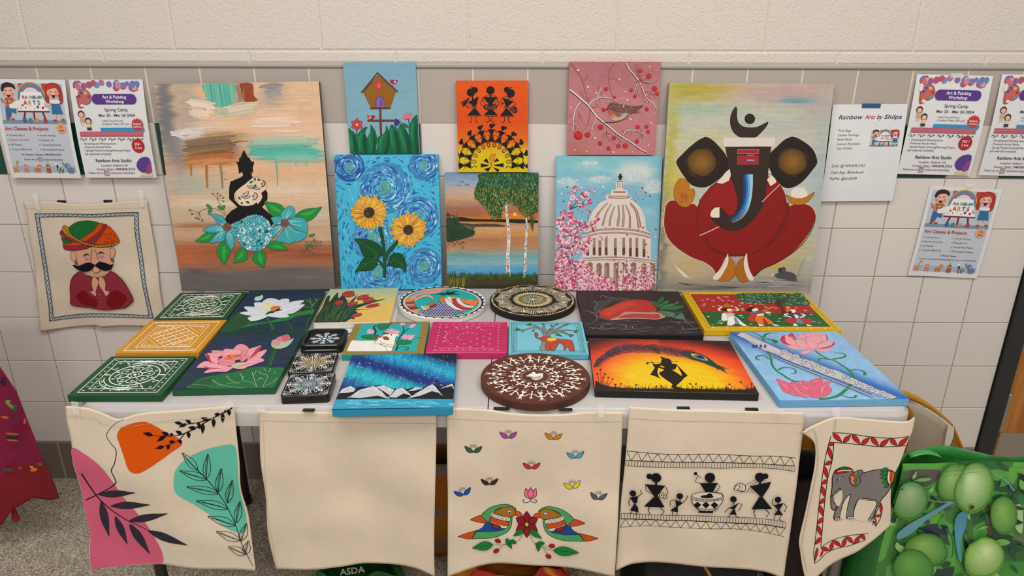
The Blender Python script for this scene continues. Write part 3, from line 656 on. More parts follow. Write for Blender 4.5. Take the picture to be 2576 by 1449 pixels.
def paint_sunflower():
    a = art('sunflower', seed=8); a.view(825, 380, 300, 1225); R = a.rg
    a.grid(brushed(field([(0, '48b4d0'), (1, '3fb0d0')], []), 30, .02, 60, 8, .08), 60, 80)
    sw = [(220, 165, 150, '244f9e'), (585, 385, 260, '3a86bd'), (985, 150, 150, '3b78b0'), (925, 690, 210, '3a80bc'), (460, 900, 210, '4a92be'), (995, 1185, 180, '3a82b8'), (530, 1250, 220, '4590c4')]
    cols = ['2c62ac', '3f8fc4', '58b0d6', '234f96', '4a9ccc', '6cc0de', '2f74b8', '3a7fc0', '1f478c', '9fcfe4', '4aa6cf']
    a.bands(40)
    for _ in range(900):
        x = R.uniform(70, 1165); y = R.uniform(60, 1425)
        if min(math.hypot(x-s[0], y-s[1])/s[2] for s in sw) < 1.0: continue
        # flow around the nearest whorl
        s = min(sw, key=lambda s: math.hypot(x-s[0], y-s[1])/s[2]); t = math.atan2(y-s[1], x-s[0]); L = R.uniform(14, 34); d = t+math.pi/2
        a.L(R.choice(['2c62b0', '244f9e', '3f9fd0', '62c4e2', '2a70b8', '4ab4d8', '3a9ad0']), R.uniform(7, 16), [(x-L*math.cos(d), y-L*math.sin(d)), (x+R.uniform(-4, 4), y+R.uniform(-4, 4)), (x+L*math.cos(d), y+L*math.sin(d))], bulge=.5)
    for cx, cy, r0, c in sorted(sw, key=lambda s: -s[2]):
        a.bands(12)
        a.D(c, cx, cy, r0, r0*1.02, n=40)
        n = int(r0*r0/95)
        for k in range(n):
            rr = r0*(1.02-.95*(k/n)**.8)*R.uniform(.93, 1.05); t = R.uniform(0, 6.28); dt = R.uniform(24, 70)/max(rr, 25)
            p = [(cx+rr*math.cos(t+dt*u)*(1-.05*u), cy+rr*math.sin(t+dt*u)*(1-.05*u)) for u in (0, .33, .66, 1)]
            cc = R.choice(cols) if rr > r0*.3 else R.choice(['5aa8a8', '4f9a94', '6cb8a0', '3f88a8', '58a0b8'])
            a.L(cc, R.uniform(6, 15)*(r0/220)**.4, p, bulge=.4)
        for k in range(5):
            rr = r0*R.uniform(.25, .9); t = R.uniform(-1.2, .9); a.L('d6e8f0', R.uniform(8, 15), [(cx+rr*math.cos(t+u*.35), cy+rr*math.sin(t+u*.35)) for u in (0, .5, 1, 1.4)], bulge=.6)
        a.D('5aa08c', cx, cy, r0*.13); a.ring('3f8c80', 6, cx, cy, r0*.09, a1=280)
    a.bands(0)
    for w, c in ((46, '0a3a20'), (34, '0e4f2a')):
        a.L(c, w, '535 790 565 920 580 1060 585 1200 588 1310', .9, .6); a.L(c, w*.9, '735 915 680 980 620 1050 590 1130', .8, 1); a.L(c, w*.7, '510 1100 550 1160 578 1210', .8, .8); a.L(c, w*.6, '640 1160 610 1190')
    def big(p, v):
        a.PL('0d4a24', '072a16', 5, p)
        q = pts(v)
        for i in range(len(q)-1): a.L('2c6a34', 5, [q[i], q[i+1]])
        for i in range(24):
            u = R.random(); j = R.randrange(len(q)-1); b = q[j]*(1-u)+q[j+1]*u; a.L(R.choice(['1f6230', '083a1c', '4a8048']), 5, [b, b+np.array([R.uniform(-50, 30), R.uniform(-45, 45)])], bulge=.4)
    big('275 908 400 912 500 950 560 1010 562 1070 520 1095 450 1085 390 1095 355 1060 330 980', '290 915 380 960 460 1030 520 1080')
    big('280 1252 320 1190 360 1120 420 1085 500 1110 512 1160 470 1220 400 1235 330 1235', '300 1240 380 1180 440 1140 500 1130')
    big('628 1130 650 1080 700 1055 760 1065 790 1120 808 1180 795 1255 770 1210 700 1200 640 1180', '640 1150 700 1120 760 1160 790 1230')
    def flower(cx, cy, R0, n, cr):
        for ly in range(3):
            for k in range(n):
                t = 2*math.pi*(k+.5*ly)/n+R.uniform(-.06, .06); rr = R0*R.uniform(.86, 1.05)*(1-.13*ly)
                x1, y1 = cx+rr*math.cos(t), cy+rr*.98*math.sin(t)
                a.leaf(['d9921c', 'e2a42a', 'eab83c'][ly], cx+cr*.7*math.cos(t), cy+cr*.7*math.sin(t), x1, y1, R0*.4, 'e8c84a', 4)
        a.bands(10)
        for k in range(150):
            t = R.uniform(0, 6.28); r1 = cr*1.05; r2 = R0*R.uniform(.5, .92)
            a.L(R.choice(['c4761a', 'edc65a', 'b86a1c', 'f0d070', 'dd9a28', 'caa07a']), R.uniform(3, 7), [(cx+r1*math.cos(t), cy+r1*math.sin(t)), (cx+(r1+r2)/2*math.cos(t+.05), cy+(r1+r2)/2*math.sin(t+.05)), (cx+r2*math.cos(t+R.uniform(-.05, .12)), cy+r2*math.sin(t+.04))], bulge=.5, bead=.0006)
        a.bands(0); a.D('4a2c1c', cx, cy, cr); a.D('33211a', cx, cy, cr*.72)
        for k in range(30): t = R.uniform(0, 6.28); u = R.uniform(.1, .95)*cr; a.D(R.choice(['22160f', '5c3c26', '6e5038']), cx+u*math.cos(t), cy+u*math.sin(t), 6)
    flower(425, 640, 205, 15, 58); flower(828, 818, 198, 15, 54)
    done(a, 'canvas_painting', 'canvas with two yellow sunflowers on swirling blue brushwork, leaning below the birdhouse canvas', 'painting', '49b2cc')
paint_sunflower()
def warli(a, c, x, y, s, rot=0, arms=1, skirt=1, fr=1, bun=1, hs=1.0):
    """folk stick dancer: origin at the waist, s = torso height, head up before turning by rot degrees"""
    t = math.radians(rot); q = lambda p: [(x+(px*math.cos(t)-py*math.sin(t))*s, y+(px*math.sin(t)+py*math.cos(t))*s) for px, py in p]
    a.P(c, q([(-.62, -1), (.62, -1), (0.02, 0.05), (-.02, .05)]), 0)
    a.P(c, q([(0, -.15), (.62, 1), (-.62, 1)]), 0)
    a.L(c, .16*s, q([(0, -.95), (0, -1.35)])); hx, hy = q([(0, -1.62)])[0]; a.D(c, hx, hy, .36*s*hs)
    if bun: bx_, by_ = q([(.42*bun, -1.78)])[0]; a.D(c, bx_, by_, .2*s*hs)
    for m in (-1, 1):
        a.L(c, .1*s, q([(m*.3, .95), (m*.42, 1.35), (m*.22, 1.6), (m*.38, 1.95), (m*.62, 1.92)]), sm=0)
    return q
def paint_warli_orange():
    a = art('warli_orange', seed=4); a.grid(brushed(field([(0, 'df5510'), (.45, 'd94c0c'), (.66, 'dd6a10'), (.76, 'dcae18'), (.85, 'd9bf14'), (1, 'd8ba12')], []), 0, .012, 90, 3, .05), 50, 120)
    a.view(1130, 190, 220, 1250); K = '14100f'
    H = 'e8813a'
    for x, m, b in ((0, -1, 1), (1, 0, 0), (2, 1, -1)):
        if x == 0:
            a.D(K, 308, 255, 60); a.D(K, 362, 220, 46); a.L(K, 20, '325 300 335 360'); a.P(K, '418 312 265 395 355 462 372 462 400 400', 0); a.P(K, '362 465 455 583 258 583', 0)
            a.L(K, 7, '300 165 325 185 330 205'); a.L(K, 7, '322 160 330 190'); a.L(K, 7, '270 400 250 430 270 480 340 470'); a.L(K, 7, '300 430 265 470 200 430')
            a.P(K, '290 320 285 350 230 440 200 465 165 430 160 400 180 390', 0); 
            for k in range(8): a.L('d9703a', 3, [(282-k*13, 335+k*12), (262-k*13, 325+k*13)]); 
            a.D('d9703a', 180, 425, 14, 20, -30); a.D(K, 180, 425, 9, 15, -30)
        elif x == 1:
            a.D(K, 588, 222, 60); a.L(K, 20, '585 270 588 320'); a.P(K, '485 318 685 318 590 450 580 450', 0); a.P(K, '590 470 692 578 495 578', 0)
            a.L(K, 6, '500 310 585 295 680 310'); a.L(K, 9, '485 320 450 415 500 460 515 440'); a.L(K, 7, '498 330 490 370 520 440'); a.L(K, 9, '675 320 710 415 665 460'); a.L(K, 7, '670 330 672 380 650 430')
            a.PL('1e1210', K, 5, '505 430 660 425 665 490 510 500', 1)
            for k in range(13): a.L('d9703a', 3, [(512+k*12, 435 if k % 2 else 495), (518+k*12, 495 if k % 2 else 435)])
            a.P(K, '560 425 620 425 590 470', 0)
        else:
            a.D(K, 880, 262, 60); a.D(K, 825, 212, 44); a.L(K, 20, '860 310 850 350'); a.P(K, '760 320 920 385 825 462 812 462', 0); a.P(K, '818 465 920 583 730 583', 0)
            a.L(K, 6, '790 315 850 310 930 380'); a.L(K, 7, '765 330 730 385 765 412'); a.D(K, 765, 408, 12); a.L(K, 7, '765 408 735 455'); a.L(K, 7, '925 385 950 405 930 450'); a.L(K, 7, '885 165 870 195'); a.L(K, 7, '903 172 880 190')
            a.PL('1e1210', K, 6, '860 480 920 440 965 480 970 530 930 545 885 520'); a.D('d9703a', 902, 468, 32, 16, -35); a.D(K, 902, 468, 26, 11, -35)
            for k in range(14): a.D('d9703a', 895+k % 5*15, 500+k//5*14, 4)
        cx = (356, 593, 824)[x]
        for k in range(30): a.L(K, 3, [(cx-98+k*6.6, 583), (cx-98+k*6.6, 603)])
        for m2, lx in ((-1, cx-45), (1, cx+32)):
            a.L(K, 9, [(lx, 590), (lx+m2*(-18 if x == 1 else -12), 625), (lx-m2*14+(20 if x == 1 else 0)*-m2, 650), (lx+m2*5, 685), (lx+m2*24, 675)], sm=0)
        for m2 in (-1, 1):
            for j in (0, 14): a.L(K, 5, [(cx+m2*8, 455), (cx+m2*28, 452+j), (cx+m2*42, 462+j)])
    n = 11
    for k in range(n):
        t = math.radians(-180-4+k*188/(n-1)); R0 = 385; x = 602+R0*math.cos(t)*.985; y = 1265+R0*math.sin(t)*1.03
        q = warli(a, K, x, y, 84, math.degrees(t)+90, bun=1 if k < 8 else -1)
        if k < n-1:
            t2 = math.radians(-180-4+(k+.5)*188/(n-1)); a.L(K, 9, [q([(.6, -.95)])[0], (602+(R0+62)*math.cos(t2), 1265+(R0+58)*math.sin(t2)*1.02), (602+(R0+96)*math.cos(t2+.16), 1265+(R0+96)*math.sin(t2+.16)*1.02)], sm=0)
        for m2 in (-1, 1):
            a.L(K, 5, q([(m2*.1, 0), (m2*.35, -.08), (m2*.55, .08)])); a.L(K, 5, q([(m2*.1, .02), (m2*.3, .12), (m2*.4, .3)]))
        for j in range(9): a.L(K, 4, q([(-.6+j*.15, 1), (-.55+j*.15, 1.14)]))
    for p in ('490 1228 535 1190 572 1270', '452 1265 560 1288 560 1298 455 1322', '598 1315 555 1382 500 1345', '638 1250 675 1190 715 1225', '640 1285 775 1262 775 1318 640 1294', '622 1315 720 1355 690 1390'): a.P(K, p, 0)
    for x, y, r in ((585, 1190, 14), (612, 1145, 9), (648, 1145, 10), (630, 1205, 14), (600, 1272, 15)): a.leaf('d8742a', x, y+r*2.6, x+2, y-r*2.8, r*2, 'b04a18', 3)
    done(a, 'canvas_painting', 'small orange to yellow canvas of black folk stick dancers round a fire', 'painting', 'dd5a12')
paint_warli_orange()
def paint_birch():
    a = art('birch', seed=6); R = a.rg
    f = field([(0, '6a8cae'), (.1, '93a3b4'), (.14, 'b9a79a'), (.22, 'c39878'), (.3, '9c6c56'), (.35, 'a05e3c'), (.4, 'c8781e'), (.43, 'b88050'), (.47, 'c29678'), (.52, 'c8904c'), (.56, 'b07a58'), (.62, 'b27c4e'), (.67, '9c9078'), (.72, '6fa0a4'), (.78, '84acb0'), (.82, '5a9cc0'), (.87, '4f9ac8'), (.89, '4a6030'), (.93, '3f3c1c'), (1, '2f2e16')],
      [(.7, .37, .3, .04, 'd07c1c', .8), (.05, .3, .3, .01, '7a4c58', .5), (.3, .58, .3, .015, '8c5c4c', .6), (.2, .7, .2, .015, '5a8c8c', .7), (.1, .94, .12, .04, '7a7030', .6), (.6, .95, .5, .02, '55401e', .6), (.5, .66, .2, .012, 'b07040', .6)])
    a.grid(brushed(f, 3, .03, 120, 4, .12, 5, 1.2), 150, 190)
    a.view(1100, 425, 280, 1309); K = '1d2014'
    for x, y, s in ((285, 158, 1), (345, 200, 1), (245, 205, .8)): a.L('1c2028', 6*s, [(x-22*s, y-12*s), (x-5*s, y+2), (x+2, y+10*s)], 1, .6); a.L('1c2028', 6*s, [(x-2, y+8*s), (x+10*s, y-8*s), (x+30*s, y-6*s)])
    a.D('e8a834', 915, 543, 25); a.D('f0bc4c', 915, 543, 17)
    a.P('1c2114', '110 590 200 590 290 575 360 590 480 600 700 600 880 598 1010 600 1110 608 1185 612 1185 640 1100 640 980 648 860 640 700 632 500 630 300 630 110 620')
    a.P('4a3a24', '280 650 450 660 620 655 800 672 760 688 600 690 450 690 330 675')
    a.bands(16)
    for _ in range(60): x = R.uniform(280, 780); a.L(R.choice(['352c1c', '7a5a3c', '544028']), 6, [(x, 650+R.random()*40), (x+R.uniform(20, 70), 650+R.random()*40)], bulge=.5)
    a.P('213a22', '108 600 150 600 215 585 260 640 330 690 440 745 400 800 320 830 200 860 112 850')
    for _ in range(420):
        u = R.random()**1.3; x = 110+330*u; y0 = 850-230*(1-u)-10; y = R.uniform(700-110*(1-u)-(60 if x < 260 else 0), 860-60*u)
        if y > 860: continue
        a.D(R.choice(['24402a', '2f5234', '1c3220', '3a6038', '2a4a2c', '203626']), x+R.uniform(-8, 8), y, R.uniform(5, 12), R.uniform(4, 8), R.uniform(0, 90), 6)
    for cx, top in ((228, 515), (148, 545)):
        for k in range(50): v = k/50; w = 6+34*v; a.L(R.choice(['2c4c34', '1e3624', '3c6a44']), 6, [(cx-w*R.random(), top+v*130), (cx+w*R.random(), top+v*130+8)], bulge=.5)
    for _ in range(60): a.D(R.choice(['2c3420', '4a4228']), R.uniform(120, 320), 860+abs(R.gauss(0, 40)), R.uniform(4, 9), 4, 0, 6)
    # trunks
    for p, w in (('812 390 820 560 838 700 842 860 830 1000 830 1120 838 1262', 44), ('1035 560 1052 640 1050 760 1042 880 1035 1010 1035 1130 1028 1270', 32)):
        a.bands(0); a.L('e0dcd4', w, p, .55, 1.15); q = crom(pts(p), False, 8); a.bands(12)
        for k in range(110):
            j = R.randrange(len(q)); x, y = q[j]; ww = w*(.28+.3*j/len(q)); a.L(R.choice(['1c1a1a', '3a3634', '0f0e0e', '6a6460', 'f4f0ea']), R.uniform(3, 8), [(x+R.uniform(-ww, ww), y), (x+R.uniform(-ww, ww)*.9, y+R.uniform(8, 24))], .9, .6)
    a.L('cfcac2', 10, '808 540 785 528 770 518', 1, .5); a.L('cfcac2', 8, '1045 590 1020 570 1003 548', 1, .5)
    for p in ('815 440 790 400 720 360 640 310 560 298', '822 420 860 380 880 350 900 330', '1045 580 1010 520 960 480 930 430', '1055 570 1110 500 1150 440 1180 400', '1045 560 1035 460 1040 380 1070 300', '812 390 810 300 795 220'): a.L('241e1a', 9, p, 1, .3)
    # hanging foliage
    a.bands(0); a.P('2c4426', '540 60 490 130 470 200 440 270 450 340 500 400 560 450 620 520 650 590 700 560 750 590 760 500 790 400 870 390 930 440 980 480 1040 480 1080 560 1150 520 1188 470 1190 60', 1)
    a.bands(40)
    def inside(x, y):
        edge = np.interp(x, [436, 470, 560, 640, 740, 770, 800, 870, 960, 1010, 1075, 1190], [340, 380, 440, 590, 600, 520, 400, 400, 470, 560, 540, 470]); top = np.interp(x, [436, 480, 540, 1200], [250, 150, 55, 50])
        return top < y < edge
    n = 0
    while n < 1900:
        x, y = R.uniform(436, 1192), R.uniform(52, 640)
        if not inside(x, y): continue
        n += 1; d = (y-50)/500
        c = R.choice(['2a6a3c', '3a7a40', '17382a', '4c7c3c', '24543c', '5c9a78'] if d < .35 else ['3f6a2c', '5a8034', '24421e', '6c8a3c', '33481c', 'a09a5c'])
        a.L(c, R.uniform(7, 12), [(x, y), (x+R.uniform(-4, 2), y+R.uniform(14, 30))], .9, .5)
    for _ in range(90): x = R.gauss(1118, 16); a.L('3f5420', 6, [(x, R.uniform(560, 740)-abs(x-1118)*3), (x, R.uniform(600, 770)-abs(x-1118)*3)], bulge=.5)
    a.bands(12)
    for _ in range(420):
        x = R.uniform(125, 1178); y = R.uniform(1215, 1300); a.L(R.choice(['2c4c26', '3c6432', '1f3a1c', '55602a', '2a5a34']), R.uniform(5, 9), [(x, y+30), (x+R.uniform(-8, 8), y-R.uniform(0, 22))], 1, .1)
    for _ in range(110): x = R.uniform(125, 320); a.L(R.choice(['8c8438', 'a89a4c', '6a5c24', '4c4a1c']), 6, [(x, R.uniform(1300, 1405)), (x+R.uniform(-10, 14), R.uniform(1260, 1340))], 1, .3)
    for _ in range(60): x = R.uniform(350, 1150); a.L(R.choice(['6a5a3c', '24200f', '4a4a24']), 4, [(x, R.uniform(1300, 1400)), (x+R.uniform(30, 120), R.uniform(1300, 1395))], bulge=.5)
    done(a, 'canvas_painting', 'canvas of two birch trees beside a sunset lake, leaning below the orange dancers', 'painting', '7a8c98')
paint_birch()
def paint_robin():
    a = art('robin', seed=7); R = a.rg
    a.grid(brushed(field([(0, 'b06f72'), (.4, 'bb777b'), (1, 'b87474')], [(.4, .1, .3, .2, 'a3646a', .6), (.75, .1, .2, .15, 'a26a64', .7), (.1, .95, .15, .1, 'ad6c5c', .6), (.5, .55, .3, .2, 'c2807f', .5), (.9, .9, .2, .2, 'bd7c80', .5)]), 20, .03, 30, 6, .06), 80, 80)
    a.view(1410, 145, 270, 1505)
    for w, p in ((36, '130 90 210 170 300 320 345 480 385 620'), (30, '375 250 340 340'), (24, '270 480 320 560 375 620'), (26, '750 95 690 190 675 320 700 480 740 560'), (16, '700 310 800 330 890 430'), (28, '1075 95 1060 180 1110 280 1150 400'), (20, '1130 400 1150 560 1190 640'), (14, '980 240 930 300'), (22, '410 740 400 850 370 970 310 1040')): a.L('9d5c52', w, p, .9, .5)
    def branch(w, p, t1=.6):
        a.L('241512', w, p, 1, t1); q = pts(p)
        a.L('e4dcdc', w*.62, [(x+2, y-w*.24) for x, y in q], 1, t1)
        for _ in range(int(len(q)*7)):
            j = R.randrange(len(q)-1); u = R.random(); x, y = q[j]*(1-u)+q[j+1]*u; a.D(R.choice(['efe8e8', 'cfc4c6', 'dfd6d8']), x+R.uniform(-4, 4), y-w*.25+R.uniform(-w*.15, w*.2), R.uniform(3, w*.22), n=7)
    def twig(p, w=7, c='3c1412'): a.L(c, w, p, 1, .25)
    for p in ('115 800 160 800', '110 850 165 815', '110 1040 160 1000', '120 960 165 930', '185 895 240 910 280 940', '250 760 270 860 345 955', '255 800 310 870', '190 960 230 990 260 1030', '200 960 215 1040', '400 955 450 950', '470 990 520 965', '480 1010 540 1030', '400 1050 440 1010', '385 640 400 590 440 560 500 565', '490 640 520 690 580 710', '540 600 560 640', '500 575 560 520 620 470', '520 470 545 380', '635 640 650 660', '620 1060 570 1130', '640 1040 650 1120 700 1170 770 1240', '650 1015 640 1080 590 1170', '650 1070 700 1080 730 1110', '690 1170 650 1200', '800 1130 825 1200 830 1220', '830 1160 870 1210', '1110 1050 1180 985', '1130 1080 1135 1150', '1080 1150 1115 1120', '1130 1110 1160 1150', '870 1020 880 1080', '930 1060 940 1090', '990 1050 980 1090', '1010 1020 1060 990', '1030 260 1130 260 1160 240', '1085 250 1090 210', '1160 340 1210 290', '1150 350 1260 360 1370 320', '1180 350 1230 395', '1100 360 1040 350', '1080 370 1020 430', '1050 470 1050 520', '1060 460 1120 570', '1210 560 1260 510 1290 460', '1260 520 1340 505', '1180 490 1260 490', '1290 520 1330 580', '1230 560 1270 580', '1240 630 1220 690', '1150 320 1110 330', '400 700 480 710 530 690'): twig(p)
    branch(30, '130 470 200 520 300 610 400 700 480 810 540 870 650 960 780 1070 900 1150 1010 1220 1110 1290 1200 1340', .6)
    branch(24, '280 635 225 710 190 800 175 920 165 1050'); branch(18, '395 680 470 600 560 570 660 575 780 610'); branch(16, '490 840 490 900 450 970 430 1060 465 1150', .3); branch(13, '520 570 545 500 560 430')
    branch(20, '920 90 960 170 1030 250 1100 340 1140 430 1180 530 1230 600 1300 650 1345 740', .5); branch(12, '1085 360 1045 430 1065 500 1110 560', .4); branch(11, '1160 345 1240 355 1330 350', .4); branch(18, '870 1090 920 1040 980 1025 1080 1040 1190 1110', .4)
    for x, y, r in ((635, 448, 29), (752, 565, 24), (603, 738, 29), (560, 983, 38), (375, 1090, 38), (245, 1100, 60), (547, 1210, 32), (668, 1280, 29), (745, 1132, 31), (807, 1245, 30), (905, 1243, 36), (1068, 1180, 28), (1080, 977, 28), (1204, 974, 26), (1224, 1043, 26), (1207, 727, 28), (1038, 547, 26), (990, 462, 26), (1118, 322, 22), (1115, 188, 30), (1235, 265, 37), (1318, 440, 36), (1355, 510, 30)):
        a.D('a01d20', x, y, r); a.D('bf2a2a', x+r*.1, y-r*.1, r*.8, r*.78); a.L('d65a50', 4, [(x-r*.5, y-r*.4), (x-r*.1, y-r*.6)])
    B = '70493e'
    a.P(B, '660 740 658 690 690 645 750 632 810 650 860 690 950 690 1040 685 1170 675 1100 710 1140 700 1060 750 1000 770 1040 770 960 810 900 840 850 875 770 888 720 870 680 810')
    a.P('b35a42', '665 745 690 735 740 760 790 800 820 830 790 870 740 870 700 830 680 800'); a.P('c7a98c', '690 820 730 850 790 850 860 810 940 790 900 840 850 875 770 892 720 875')
    a.bands(8)
    for k in range(34): y = 640+k*3.4; a.L(R.choice(['7c5446', '5c3c34', '8a6452', '674236']), 7, [(700+k*3, y), (800+k*3, y+14), (930+k*2+R.uniform(0, 160), 700+k*2.6)], bulge=.5)
    for k in range(24): a.L(R.choice(['d0b49a', 'b88a6c', 'a8563c', 'dcc8b0']), 6, [(700+k*5, 800+k*2), (770+k*6, 850-k*1.5), (860+k*5, 830-k*2)], bulge=.5)
    for k in range(10): a.L(R.choice(['5f9ab0', '8cb8c4', '4a8098']), 9, [(775+k*5, 765+k*3), (830+k*4, 790+k*1), (900+k*4, 780-k)], bulge=.5)
    a.bands(0); a.P('2a1c1c', '662 715 632 725 640 738 664 740', 0); a.D('17110f', 706, 708, 15); a.D('f0e8e4', 704, 706, 7); a.L('33180f', 13, '615 915 700 915 800 905 880 875 950 840', .8, .4)
    a.bands(6)
    for _ in range(150): a.D('e8cfcf', R.uniform(130, 1380), R.uniform(90, 1350), R.choice([2, 3, 3, 4, 5]), n=8)
    for x, y, r in ((246, 188, 17), (386, 420, 16), (502, 504, 14), (937, 600, 15), (484, 1137, 16), (980, 867, 14), (883, 685, 13), (905, 484, 12), (737, 1332, 14), (363, 1330, 12), (203, 1305, 10), (1233, 1232, 11), (1006, 1328, 10), (1270, 920, 12), (1250, 135, 11), (825, 310, 12), (855, 585, 10), (1310, 788, 10)): a.D('ecdcd8', x, y, r*.85)
    for i, (x, y) in enumerate(((135, 700), (150, 700), (140, 720), (150, 735))): a.L('e6d4d4', 6, [(x, y), (x+8, y+12)])
    done(a, 'canvas_painting', 'square dusty pink canvas of a robin on a snowy berry branch', 'painting', 'b4696c')
paint_robin()
def paint_capitol():
    a = art('capitol', seed=9); R = a.rg
    a.grid(brushed(field([(0, '7fb8c4'), (.3, '76b0c4'), (1, '8ab8cc')], [(.3, .04, .3, .04, '7cc0b8', .7), (.5, .1, .4, .03, '8cc4cc', .6), (.3, .07, .12, .03, 'b4ccc8', .6), (.75, .12, .17, .075, 'd2d0c4', .95, 3), (.93, .22, .1, .045, 'cfccc0', .9, 3), (.4, .18, .12, .03, 'aecacc', .8), (.1, .2, .12, .035, 'b0ccd0', .8), (.9, .41, .1, .04, '9cc0cc', .7)]), 5, .03, 70, 6, .05), 120, 150)
    a.view(1380, 380, 300, 1208); W = 'd9cbc0'; Bq = '8a6a5c'; B2 = '5c3c34'
    a.bands(12)
    for cx, cy, rx, ry in ((880, 200, 150, 60), (860, 260, 100, 50), (1060, 340, 80, 40), (1060, 400, 90, 30), (420, 130, 90, 22), (520, 290, 110, 35), (190, 310, 110, 35)):
        for _ in range(90): t = R.uniform(0, 6.28); u = R.random()**.6; a.D(R.choice(['b4ccd0', 'c4d2d0', 'd0d6d0', 'a4c6d0'] if rx < 120 else ['c8d2ce', 'd8d8ce', 'bccfd0']), min(cx+rx*u*math.cos(t), 1135), cy+ry*u*math.sin(t), R.uniform(5, 13), R.uniform(3, 8), R.uniform(-30, 30), 8)
    a.bands(0)
    a.P('141415', '715 240 728 230 740 240 738 258 752 262 750 270 740 274 738 298 712 298 715 274 702 270 702 262 715 258', 0)
    a.P(W, '690 305 760 305 760 320 755 330 755 395 790 400 805 420 800 445 835 455 840 480 830 495 880 520 940 590 970 660 982 740 985 800 1030 830 1035 880 1035 1100 1090 1110 1088 1418 300 1418 300 1110 340 1080 340 890 350 850 400 800 410 700 450 610 520 530 590 495 575 470 595 445 630 440 640 400 680 395 682 330', 0)
    for p, w in (('690 314 756 314', 14), ('700 325 700 380', 9), ('724 330 722 382', 9), ('748 325 748 380', 9), ('655 420 780 420', 18), ('605 478 680 470 760 470 828 476', 36)): a.L('c4ab9c' if w > 30 else Bq, w, p, .8, .8); 
    a.L(Bq, 7, '600 470 680 485 760 485 830 466'); a.L(Bq, 6, '605 458 720 462 830 458')
    for p, w0 in (('600 530 540 590 475 680', 14), ('635 540 580 640 545 765', 14), ('670 560 630 670 615 765', 15), ('705 550 712 650 698 770', 17), ('750 550 760 660 750 775', 17), ('780 550 820 650 822 785', 15), ('825 530 890 620 922 780', 24)):
        a.L(Bq, w0*1.5, p, .6, 1.1); a.L('b39a8c', w0*.7, p, .6, 1)
    for p, w in (('350 850 480 810 650 795 820 800 960 825 1030 850', 22), ('345 882 480 845 650 830 820 838 960 860 1030 882', 20), ('340 1095 500 1085 700 1080 900 1095 1088 1120', 16), ('345 1115 500 1108 700 1105 900 1118 1088 1145', 12)):
        a.L(Bq, w, p, .9, .9); a.L('bba79a', w*.35, p)
    for x, t, b in ((395, 975, 1065), (460, 885, 1060), (518, 880, 1065), (582, 880, 1060), (675, 885, 1062), (760, 880, 1060), (828, 882, 1072), (893, 880, 1075), (965, 895, 1078)):
        a.L('9a7c6c', 30, [(x, t), (x, b)], sm=0); a.L(B2, 27, [(x, (t+b)/2+10), (x, b)], sm=0)
    for x, t in ((420, 1150), (510, 1160), (590, 1155), (683, 1152), (775, 1150), (862, 1150), (965, 1160), (1055, 1165)):
        a.L('8c6c5e', 52, [(x, t), (x-3, 1416)], sm=0); a.D('8c6c5e', x, t, 26, 20); a.L('a5897a', 18, [(x-10, t+20), (x-12, 1410)], sm=0)
    K = '1c1a1e'
    for p, w in (('62 1320 62 1250 75 1150 110 1080 140 1010 90 880', 20), ('75 1260 110 1220 170 1215 250 1220', 9), ('80 800 130 720 190 640 250 560 330 480', 12), ('230 590 320 550 370 500', 9), ('130 1020 170 960 230 880 330 800 440 720', 10), ('120 1090 200 1020 330 960 430 900', 8), ('150 1080 260 1060', 7), ('200 800 230 680', 7), ('220 600 230 500', 7), ('395 700 405 640', 6), ('480 1230 560 1160', 5), ('870 1380 830 1300 790 1220', 7), ('1050 1416 980 1350 920 1280', 9)): a.L(K, w, p, 1, .4)
    a.bands(60); cs = ['c8607c', 'd98aa0', 'e4b4c0', 'b83a58', 'ecd0d4', 'd06e8e', 'a82c48', 'e6c4c8']
    def pet(x, y, big=1): a.D(R.choice(cs), x, y, R.uniform(9, 17)*big, R.uniform(7, 12)*big, R.uniform(0, 180), 8)
    for x, y, r, n in ((270, 400, 36, 14), (370, 440, 50, 18), (240, 480, 26, 8), (400, 520, 36, 12), (300, 510, 32, 9), (330, 555, 26, 8), (210, 545, 24, 7), (150, 640, 38, 16), (220, 640, 36, 16), (400, 620, 18, 6), (110, 720, 40, 16), (240, 710, 40, 18), (170, 780, 90, 50), (340, 770, 60, 26), (430, 760, 50, 16), (490, 700, 28, 9), (240, 830, 60, 24), (120, 900, 60, 30), (270, 920, 70, 36), (400, 920, 50, 18), (200, 990, 90, 44), (340, 1000, 60, 20), (110, 1030, 60, 26), (460, 415, 16, 5), (520, 890, 20, 4)):
        for _ in range(int(n*1.5)): t = R.uniform(0, 6.28); u = R.random()**.6*r; pet(x+u*math.cos(t), y+u*math.sin(t))
    for _ in range(1150):
        x = 62+R.random()**1.35*620; top = np.interp(x, [60, 350, 480, 650, 700], [1060, 1120, 1250, 1300, 1420]); y = R.uniform(top, 1416)
        pet(x, y, .95)
    for cx, w in ((800, 80), (980, 90)):
        for _ in range(190): x = R.gauss(cx, w*.6); y = 1416-abs(R.gauss(0, 1))*130; pet(min(x, 1085), y, .85)
    for x, y in ((428, 352), (552, 368), (550, 432), (190, 372), (132, 440), (202, 430), (152, 515), (335, 375), (885, 436), (950, 378), (982, 424), (1026, 460), (910, 483), (955, 490), (880, 512), (556, 620), (500, 520), (1000, 764), (1085, 795), (655, 785), (580, 785), (520, 800), (500, 845), (735, 835), (795, 852), (840, 800), (907, 800), (955, 780), (590, 870), (640, 1055), (680, 1070), (620, 1105), (660, 1110), (710, 1130), (750, 1140), (540, 900), (340, 620), (300, 600), (300, 712), (1085, 870)): pet(x, y, .85)
    done(a, 'canvas_painting', 'canvas of a white domed building behind pink cherry blossom, leaning right of centre', 'painting', '86bccb')
paint_capitol()
